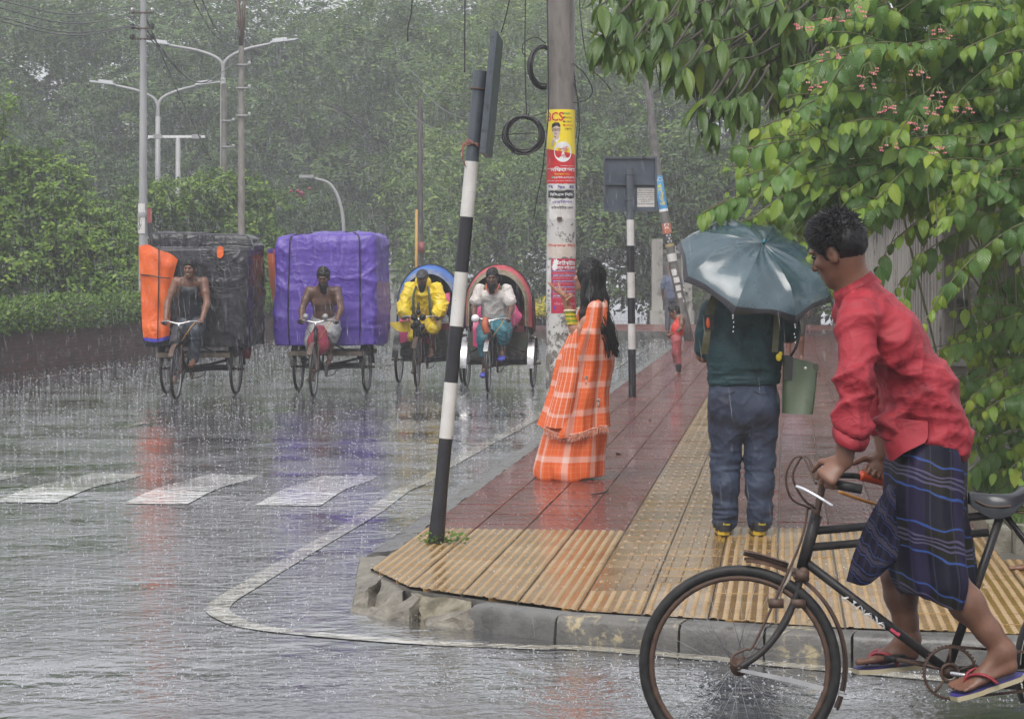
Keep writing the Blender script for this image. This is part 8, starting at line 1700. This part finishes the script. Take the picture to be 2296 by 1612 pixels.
def lsheet(name, org, pts, mat, par, y, amp=.02, seed=1, sub=5, th=.006):
    rows = [[V(*(lambda q: (q[0], yy, q[1]))(at_local(org, px, py, yy))) for px, py, yy in r] for r in pts]; rows = [[to_w(org, p) for p in r] for r in rows]
    return sheet(name, rows, mat, par, th=th, sub=sub, dsp=lambda A: A + V(0, -1, 0) * (amp * (1 - 2 * np.abs(vnoise(A @ rotax((0, 1, 0), .6).T * np.array([1, 1, .6]), 6, seed))))[..., None])
# ---- 1: black tarpaulin with an orange side
t1_, o1, f1 = rick('cargo cycle rickshaw carrying the tall black and orange tarpaulin load', 395, 897, True)
xl, zt_ = at_local(o1, 318, 522, -.1); xr1, zb_ = at_local(o1, 566, 772, -.1)
ld, A1 = load('tall bulging load under black plastic sheeting with an orange tarpaulin on one side', o1, m_blkt, xl + .06, xr1, -.42, .75, zb_, zt_ - .05, 3, (), .036, .02, (zt_ - .22, .45))
lsheet('orange_tarpaulin', o1, [[(308, 552, -.52), (330, 549, -.56), (352, 560, -.58), (378, 568, -.56), (398, 582, -.5)], [(310, 600, -.52), (334, 600, -.58), (356, 600, -.58), (376, 600, -.57), (392, 602, -.5)], [(314, 650, -.52), (334, 650, -.56), (352, 650, -.6), (370, 650, -.57), (382, 652, -.5)], [(315, 710, -.52), (335, 710, -.57), (352, 710, -.57), (368, 710, -.57), (380, 712, -.5)], [(319, 757, -.52), (338, 760, -.57), (352, 760, -.58), (366, 757, -.57), (379, 753, -.5)]], m_orgt, ld, -.5, .022, 4)
lsheet('orange_side', o1, [[(313, 552, -.50), (325, 550, -.1), (330, 530, .5)], [(312, 650, -.50), (318, 650, -.1), (322, 650, .5)], [(318, 757, -.50), (322, 755, -.1), (326, 752, .5)]], m_orgt, ld, -.5, .01, 5); lsheet('blue_hem', o1, [[(319, 756, -.535), (338, 759, -.59), (352, 759, -.60), (366, 756, -.59), (379, 752, -.52)], [(320, 764, -.535), (338, 767, -.59), (352, 767, -.60), (366, 764, -.59), (379, 759, -.52)]], m_bluet, ld, -.5, .004, 6); lsheet('orange_patch', o1, [[(489, 555, -.475), (496, 552, -.48), (503, 556, -.475)], [(488, 566, -.475), (496, 566, -.48), (503, 566, -.475)], [(489, 577, -.475), (496, 579, -.48), (502, 574, -.475)]], m_orgt, ld, -.47, .003, 7); lsheet('maroon_corner', o1, [[(530, 770, .3), (548, 765, .3), (566, 770, .3)], [(530, 790, .3), (550, 788, .3), (567, 785, .3)], [(540, 797, .3), (555, 803, .3), (563, 805, .3)]], m_maro, ld, .3, .008, 8)
for pts in ([(354, 548, -.62), (354, 600, -.63), (353, 660, -.63), (352, 720, -.63), (351, 762, -.63)], [(312, 616, -.56), (335, 618, -.63), (356, 622, -.64), (380, 624, -.62)], [(425, 640, -.52), (470, 643, -.50), (520, 648, -.50), (562, 640, -.42)]):
    mb = MB(); mb.tube(spline([to_w(o1, (lambda q, y: (q[0], y, q[1]))(at_local(o1, a, b, c), c)) for a, b, c in pts], 5), .008, 6); mb.obj('rope', m_cab, ld)
t, J, Lw, r, f, u, tp, ath_ = rider('smiling rickshaw puller in a soaked black tank top and jeans, standing on his pedals', o1, m_skin, up=.125, smile=True, headp=(.02, -.88, 1.555), face=(-.05, -1, -.12), lean=.06)
garment_torso(t, J, Lw, r, tp, M('soaked_black_vest', (.012, .014, .018), (.022, .024, .03), 6, .45), g=.022, bare=True, amp=.004, name='tank_top', hem=.02); garment_legs(t, J, r, tp[0], M('dark_denim', (.022, .028, .04), (.04, .048, .065), 6, .5), 1.0)
# ---- 2: purple tarpaulin
t2_, o2, f2 = rick('cargo cycle rickshaw carrying the big purple tarpaulin load', 703, 891, True)
xl, zt_ = at_local(o2, 622, 527, -.1); xr2, zb_ = at_local(o2, 853, 771, -.1); xrope = [at_local(o2, px, 640, -.45)[0] for px in (666, 775)]
ld, A2_ = load('huge purple tarpaulin bundle tied with two upright ropes', o2, m_purp, xl, xr2, -.42, .75, zb_, zt_ - .03, 14, xrope, .036, .012)
lsheet('loose_flap', o2, [[(597, 560, -.05), (610, 559, -.2), (624, 560, -.38)], [(601, 620, -.05), (612, 620, -.2), (622, 620, -.38)], [(611, 690, -.05), (616, 690, -.2), (624, 690, -.38)], [(617, 755, -.05), (622, 757, -.2), (628, 760, -.38)]], m_orgt, ld, -.1, .012, 9); lsheet('flap_edge', o2, [[(597, 558, -.07), (612, 557, -.22), (626, 558, -.40)], [(599, 568, -.07), (612, 568, -.22), (626, 570, -.40)]], m_purp, ld, -.1, .006, 10); lsheet('loose_fold', o2, [[(835, 560, .1), (848, 575, .3), (851, 600, .5)], [(848, 640, -.1), (856, 640, .2), (857, 650, .5)], [(846, 760, -.2), (850, 762, .2), (848, 765, .5)]], m_purp, ld, 0, .03, 11)
mb = MB(); mb.ell(to_w(o2, (.02, -1.10, .72)), (.15, .10, .20)); o = mb.obj('cloth_bag', m_maro); tag(o, 'maroon cloth bag slung under the handlebar of the purple rickshaw', 'bag')
for v_ in o.data.vertices: q = np.array([v_.co[:]]); v_.co += Vector(((q[0] - to_w(o2, (.02, -1.10, .72))) * .25 * vnoise(q, 9, 3)[0]).tolist())
for sx in (-.13, .13): mb = MB(); c = to_w(o2, (sx, -1.16, 1.04)); d = V(0, -1, .12) @ rotz(ROADA).T; mb.rod(c, c + d * .07, .018, .04, 14); o = mb.obj('horn', m_steel, t2_); o.matrix_parent_inverse = Matrix.Rotation(-ROADA, 4, 'Z') @ Matrix.Translation(-t2_.location)
t, J, Lw, r, f, u, tp, ath_ = rider('bare-chested bearded rickshaw puller in a grey lungi in front of the purple load', o2, m_skin_dark, beard=.45, headp=(.02, -.88, 1.565), face=(0, -1, -.45), lean=.03)
garment_legs(t, J, r, tp[0] + V(0, 0, .08), M('wet_grey_check', (.22, .225, .23), (.36, .36, .37), 22, .55), 0.25, g=.022, name='lungi', skirt=True)
# ---- 3: blue hood, yellow raincoat
m_bh = M('blue_hood_cloth', (.03, .10, .34), (.05, .16, .46), 4, .35, .5, spots=(.5, .5, .52), spsc=5, splo=.62, sphi=.7); m_dark_in = M('dark_lining', (.03, .022, .022), (.05, .04, .035), 8, .6); m_wrim = M('worn_white_trim', (.22, .23, .26), (.04, .10, .28), 9, .5); m_panel = M('painted_panel', (.02, .05, .03), (.06, .03, .02), 6, .35, spots=(.10, .05, .02), spsc=14)
t3_, o3, f3 = rick('passenger cycle rickshaw with a blue arched hood', 935, 870, False, (m_panel, m_dark_in, m_bh, m_wrim))
m_pink = M('pink_plastic_sheet', (.50, .045, .15), (.60, .09, .22), 5, .28, .4)
def pinksheet(lab, org, pts, seed): t = thing('rain_sheet', lab, 'plastic sheet', to_w(org, (0, -.3, .5)), group='pink rain sheets over the passengers'); lsheet('sheet', org, pts, m_pink, t, -.3, .035, seed, th=.004); return t
pinksheet('pink plastic rain sheet over the passenger under the blue hood', o3, [[(905, 660, -.1), (945, 652, -.2), (985, 660, -.25), (1010, 656, -.2)], [(898, 690, -.25), (945, 690, -.4), (985, 695, -.4), (1006, 685, -.3)], [(893, 735, -.38), (930, 735, -.45), (965, 735, -.45), (980, 725, -.42)], [(897, 770, -.40), (915, 765, -.42), (940, 768, -.42), (972, 772, -.42)]], 3)
t, J, Lw, r, f, u, tp, ath_ = rider('rickshaw puller in a yellow raincoat and black cap with a checked scarf', o3, m_skin_dark, cap=M('black_cap', (.02, .021, .026), rough=.5), beard=.2, headp=(0, -.86, 1.53), lean=0)
m_ycoat = M('yellow_raincoat', (.72, .50, .008), (.78, .60, .02), 5, .28, .4); garment_torso(t, J, Lw, r, tp, m_ycoat, g=.055, sleeves=1.85, name='raincoat', hem=.06, amp=.014, seed=4)
s = Sdf(.009); hcx = Lw(0, -.86, 1.53); ax_ = [r, f, np.cross(r, f)]; s.ell(hcx - f * .035 - u * .055, (.115, .10, .105), ax_); s.cone(Lw(0, -.80, 1.40), Lw(0, -.78, 1.36), .11, .15, .05); s.cut(hcx + f * .09 + u * .0, (.082, .14, .125), ax_, .01); s.cut(hcx + u * .14, (.14, .16, .12), ax_, .01); s.obj('coat_hood', m_ycoat, t, disp=wr(.006, 12, seed=6))
garment_legs(t, J, r, tp[0], m_ycoat, -1, g=.035, name='coat_skirt'); 
coat_tail = lsheet('coat_tail', o3, [[(872, 724, -1.0), (890, 722, -.95), (918, 718, -.9)], [(878, 733, -1.0), (895, 735, -.97), (918, 735, -.9)], [(890, 742, -1.0), (903, 745, -.97), (918, 744, -.9)]], m_ycoat, t, -.9, .012, 2)
m_scarf = M('green_check_scarf', (.03, .12, .06), (.10, .06, .05), 40, .6)
for sx in (-1, 1): mb = MB(); q = spline([Lw(sx * .085, -.90, 1.42), Lw(sx * .115, -.945, 1.28), Lw(sx * .12, -.93, 1.12), Lw(sx * .125, -.88, .98)], 5); mb.tube(q, np.linspace(.03, .042, len(q)), 8, sq=.5); mb.obj('scarf', m_scarf, t)
mb = MB()
for dx, dz, rr_ in ((-.06, .99, .05), (.06, .99, .05), (0, 1.06, .04), (-.02, .9, .06), (.05, .85, .05), (-.07, .86, .045)): c = to_w(o3, (dx, -1.24, dz)); mb.lathe([(.001, -.03), (rr_, -.02), (rr_ * .9, .03), (.001, .04)], c, 12, R=rotax((1, 0, 0), 1.5708))
mb.tube([to_w(o3, (0, -1.22, 1.05)), to_w(o3, (0, -1.22, 1.2))], .02, 8); mb.box(to_w(o3, (0, -1.2, .80)), (.16, .1, .2)); o = mb.obj('lamp_bracket', m_black, t3_, kind='stuff'); o.matrix_parent_inverse = Matrix.Rotation(-ROADA, 4, 'Z') @ Matrix.Translation(-t3_.location)
# ---- 4: red hood
m_rh = M('red_hood_cloth', (.36, .03, .04), (.48, .10, .11), 5, .35, .5, spots=(.5, .3, .3), spsc=5, splo=.6, sphi=.7); m_goldtrim = M('gold_trim', (.24, .20, .13), (.12, .09, .05), 16, .5); m_bluein = M('dark_blue_lining', (.018, .022, .04), (.04, .04, .06), 12, .5, spots=(.12, .10, .05), spsc=24)
t4_, o4, f4 = rick('passenger cycle rickshaw with a red arched hood and chrome mudguards', 1094.5, 880.5, False, (m_panel, m_bluein, m_rh, m_goldtrim), True)
pinksheet('pink plastic rain sheet bulging out from under the red hood', o4, [[(1090, 640, -.1), (1110, 645, -.12), (1130, 655, -.15), (1145, 660, -.15)], [(1062, 690, -.3), (1110, 690, -.42), (1145, 685, -.45), (1162, 695, -.4)], [(1060, 730, -.4), (1110, 735, -.5), (1150, 725, -.55), (1170, 712, -.5)], [(1060, 775, -.42), (1080, 780, -.45), (1120, 760, -.5), (1140, 748, -.45)]], 13)
lsheet('red_cloth', o4, [[(1050, 700, -.4), (1062, 698, -.45), (1075, 702, -.45)], [(1052, 760, -.42), (1066, 762, -.45), (1078, 765, -.45)], [(1058, 800, -.42), (1068, 803, -.45), (1076, 800, -.45)]], m_pink, t4_, -.4, .02, 5) if False else None
t, J, Lw, r, f, u, tp, ath_ = rider('bearded rickshaw puller in a wet white polo shirt with orange collar and teal lungi', o4, m_skin_dark, beard=.45, headp=(0, -.90, 1.55), face=(0, -1, -.15))
garment_torso(t, J, Lw, r, tp, M('wet_white_polo', (.50, .46, .43), (.66, .63, .60), 4, .5, spots=(.42, .32, .27), spsc=5, splo=.52, sphi=.66, crump=(7, .005)), g=.032, sleeves=.62, name='polo_shirt', hem=.05, amp=.007, seed=7); garment_legs(t, J, r, tp[0], M('teal_check_lungi', (.02, .12, .16), (.05, .20, .24), 26, .5), .45, g=.03, name='lungi', skirt=True)
for sx in (-1, 1): mb = MB(); q = spline([Lw(sx * .03, -.905, 1.33), Lw(sx * .075, -.90, 1.40), Lw(sx * .085, -.82, 1.45)], 4); mb.tube(q, .03, 8, sq=.35); mb.obj('collar', M('orange_collar', (.55, .14, .06), rough=.6), t)
for sg, ft in ((-1, (-.13, -.75, .20)), (1, (.13, -.88, .43))): s = Sdf(.009); s.ec(Lw(ft[0], ft[1] + .06, ft[2] + .03), Lw(ft[0], ft[1] - .12, ft[2] + .005), r, (.05, .038), (.055, .03)); s.obj('clog', M('blue_clog', (.06, .07, .42), rough=.35), t)
mb = MB(); c = to_w(o4, (-.19, -1.24, 1.0)); mb.lathe([(.001, .03), (.05, .02), (.055, 0), (.03, -.05), (.001, -.06)], c, 14, R=rotax((1, 0, 0), 1.5708)); o = mb.obj('headlamp', M('lamp_glass', (.8, .8, .82), rough=.1), t4_); o.matrix_parent_inverse = Matrix.Rotation(-ROADA, 4, 'Z') @ Matrix.Translation(-t4_.location)
mb = MB(); q = spline([to_w(o4, (-.05, -1.2, 1.0)), to_w(o4, (-.06, -1.24, .9)), to_w(o4, (-.03, -1.22, .8))], 4); mb.tube(q, .05, 8); tag(mb.obj('rag', M('orange_rag', (.5, .13, .06), (.3, .08, .04), 20, .6)), 'orange rag knotted round the handlebar of the red-hooded rickshaw', 'rag')
# cart with yellow goods further back
ct = thing('vendor_cart', 'distant cart piled with yellow bunches behind the poster pole', 'cart', ((1203 - CX) * 52 / F, 52, 0)); x = (1206 - CX) * 52 / F
mb = MB(); mb.box((x, 52, .52), (.75, 1.2, .12)); mb.obj('tray', m_black, ct, smooth=False)
for sx in (-.4, .4): mb = MB(); mb.torus((x + sx, 52, .33), V(1, 0, 0), .31, .025, 24, 6); mb.obj('wheel', m_rubber, ct)
C = NR.randn(500, 3) * np.array([.28, .35, .07]) + np.array([x, 52, .78]); v, q = leaf_quads(C, NR.randn(500, 3) * np.array([1, .6, .5]), np.tile(V(0, -.5, 1), (500, 1)) + NR.randn(500, 3) * .4, .22, .035); link('yellow_bunches', mesh_np('yellow_bunches', v, [q], smooth=False), leafmat('yellow_bunch', (.5, .40, .04), (.38, .36, .05), 4, .3), ct, kind='stuff')
# ================================================================ RAIN, SPLASHES AND MIST
n = 100000; Yr = 7.5 + 68 * NR.rand(n) ** 0.45; hw_ = Yr * 1148 / F * 1.35 + 1; Xr = (NR.rand(n) * 2 - 1) * hw_; top_ = CH + Yr * .12 + .6; Zr = 0.05 + NR.rand(n) * (top_ - .05)
ln = NR.uniform(.05, .17, n); rr = NR.uniform(.0004, .0013, n) * (.6 + Yr / 22); sl = np.stack([.10 + .03 * NR.randn(n), .03 * NR.randn(n), -np.ones(n)], 1); sl = unit(sl); c = np.stack([Xr, Yr, Zr], 1)
ring = [np.stack([rr * math.cos(a), rr * math.sin(a), 0 * rr], 1) for a in (0.3, 2.4, 4.5)]
v = np.stack([c + ring[0] * .3, c + ring[1] * .3, c + ring[2] * .3, c + sl * (ln * .6)[:, None] + ring[0], c + sl * (ln * .6)[:, None] + ring[1], c + sl * (ln * .6)[:, None] + ring[2], c + sl * ln[:, None]], 1).reshape(-1, 3)
k = np.arange(n)[:, None] * 7; q4 = np.concatenate([k + np.array([[i, (i + 1) % 3, 3 + (i + 1) % 3, 3 + i]]) for i in range(3)]); q3 = np.concatenate([k + np.array([[3 + i, 3 + (i + 1) % 3, 6]]) for i in range(3)])
m_rain = new_mat('falling_rain'); nt = m_rain.node_tree; nt.nodes.remove(_p(nt)); tr_ = ND(nt, 'ShaderNodeBsdfTransparent'); df = ND(nt, 'ShaderNodeBsdfDiffuse'); df.inputs[0].default_value = (.86, .88, .92, 1); tl = ND(nt, 'ShaderNodeBsdfTranslucent'); tl.inputs[0].default_value = (.86, .88, .92, 1); m1 = ND(nt, 'ShaderNodeMixShader'); m1.inputs[0].default_value = .5; m2 = ND(nt, 'ShaderNodeMixShader'); m2.inputs[0].default_value = .25
nt.links.new(df.outputs[0], m1.inputs[1]); nt.links.new(tl.outputs[0], m1.inputs[2]); nt.links.new(tr_.outputs[0], m2.inputs[1]); nt.links.new(m1.outputs[0], m2.inputs[2]); nt.links.new(m2.outputs[0], nt.nodes['Material Output'].inputs[0])
tag(link('rain', mesh_np('rain', v, [q4, q3]), m_rain), 'dense slanting rain falling across the whole street', 'rain', kind='stuff')
# splashes: little crowns of droplets thrown up from road and paving
def splashes(name, C, sz, lab):
    n = len(C); vs, fs = [], []; o = 0
    for j in range(3):
        a = NR.rand(n) * 6.28; lean = NR.uniform(.15, .8, n)[:, None] * np.stack([np.cos(a), np.sin(a), 0 * a], 1); h = (sz * NR.uniform(.5, 1.3, n))[:, None]; w = (sz * .16)[:, None]; d = unit(lean + np.array([0, 0, 1.0])); x = np.array([[1.0, 0, 0]]) * w; y = np.array([[0, 1.0, 0]]) * w; b = C + d * h * .35; m = C + d * h * .8
        v = np.stack([b, m - x, m - y, m + x, m + y, C + d * h * 1.05], 1).reshape(-1, 3); kk = np.arange(n)[:, None] * 6 + o; fs += [kk + np.array([[0, 1 + i, 1 + (i + 1) % 4]]) for i in range(4)] + [kk + np.array([[5, 1 + (i + 1) % 4, 1 + i]]) for i in range(4)]; vs.append(v); o += 6 * n
    tag(link(name, mesh_np(name, np.concatenate(vs), [np.concatenate(fs)]), m_spl), lab, 'splashes', kind='stuff')
m_spl = new_mat('splash_water'); p = _p(m_spl.node_tree); p.inputs['Base Color'].default_value = (.80, .82, .86, 1); p.inputs['Roughness'].default_value = .25; p.inputs['Alpha'].default_value = .62
n = 30000; Ys = 9.6 + 46 * NR.rand(n) ** 1.2; Xs = (NR.rand(n) * 2 - 1) * (Ys * .24); s_, v_ = sv(Xs, Ys); ok = (v_ < -.12) | (Ys < 11.0 - .33 * Xs.clip(0, 9)); Xs, Ys = Xs[ok], Ys[ok]
splashes('road_splashes', np.stack([Xs, Ys, roadz(Xs, Ys) + .004], 1), NR.uniform(.005, .014, len(Xs)) * (.7 + Ys / 24), 'rain splashing up from the wet road surface')
n = 3000; ss_ = -1.5 + 44 * NR.rand(n) ** 1.3; vv_ = NR.rand(n) * 3.2; C = np.array([RU(a, b, ZF + .004) for a, b in zip(ss_, vv_)]); splashes('paving_splashes', C, NR.uniform(.005, .012, n), 'rain splashing up from the paving tiles')
hz = MB(); hz.box((0, 70, 11.45), (318, 258, 25.0)); hzo = hz.obj('haze', None, smooth=False, kind='stuff')
m_haze = bpy.data.materials.new('rain_haze'); m_haze.use_nodes = True; nt = m_haze.node_tree; nt.nodes.remove(nt.nodes['Principled BSDF']); pv = ND(nt, 'ShaderNodeVolumePrincipled'); pv.inputs['Color'].default_value = (.93, .95, .98, 1); pv.inputs['Density'].default_value = 0.0021; pv.inputs['Anisotropy'].default_value = 0.2; nt.links.new(pv.outputs[0], nt.nodes['Material Output'].inputs['Volume'])
hzo.data.materials.clear(); hzo.data.materials.append(m_haze)
clean()
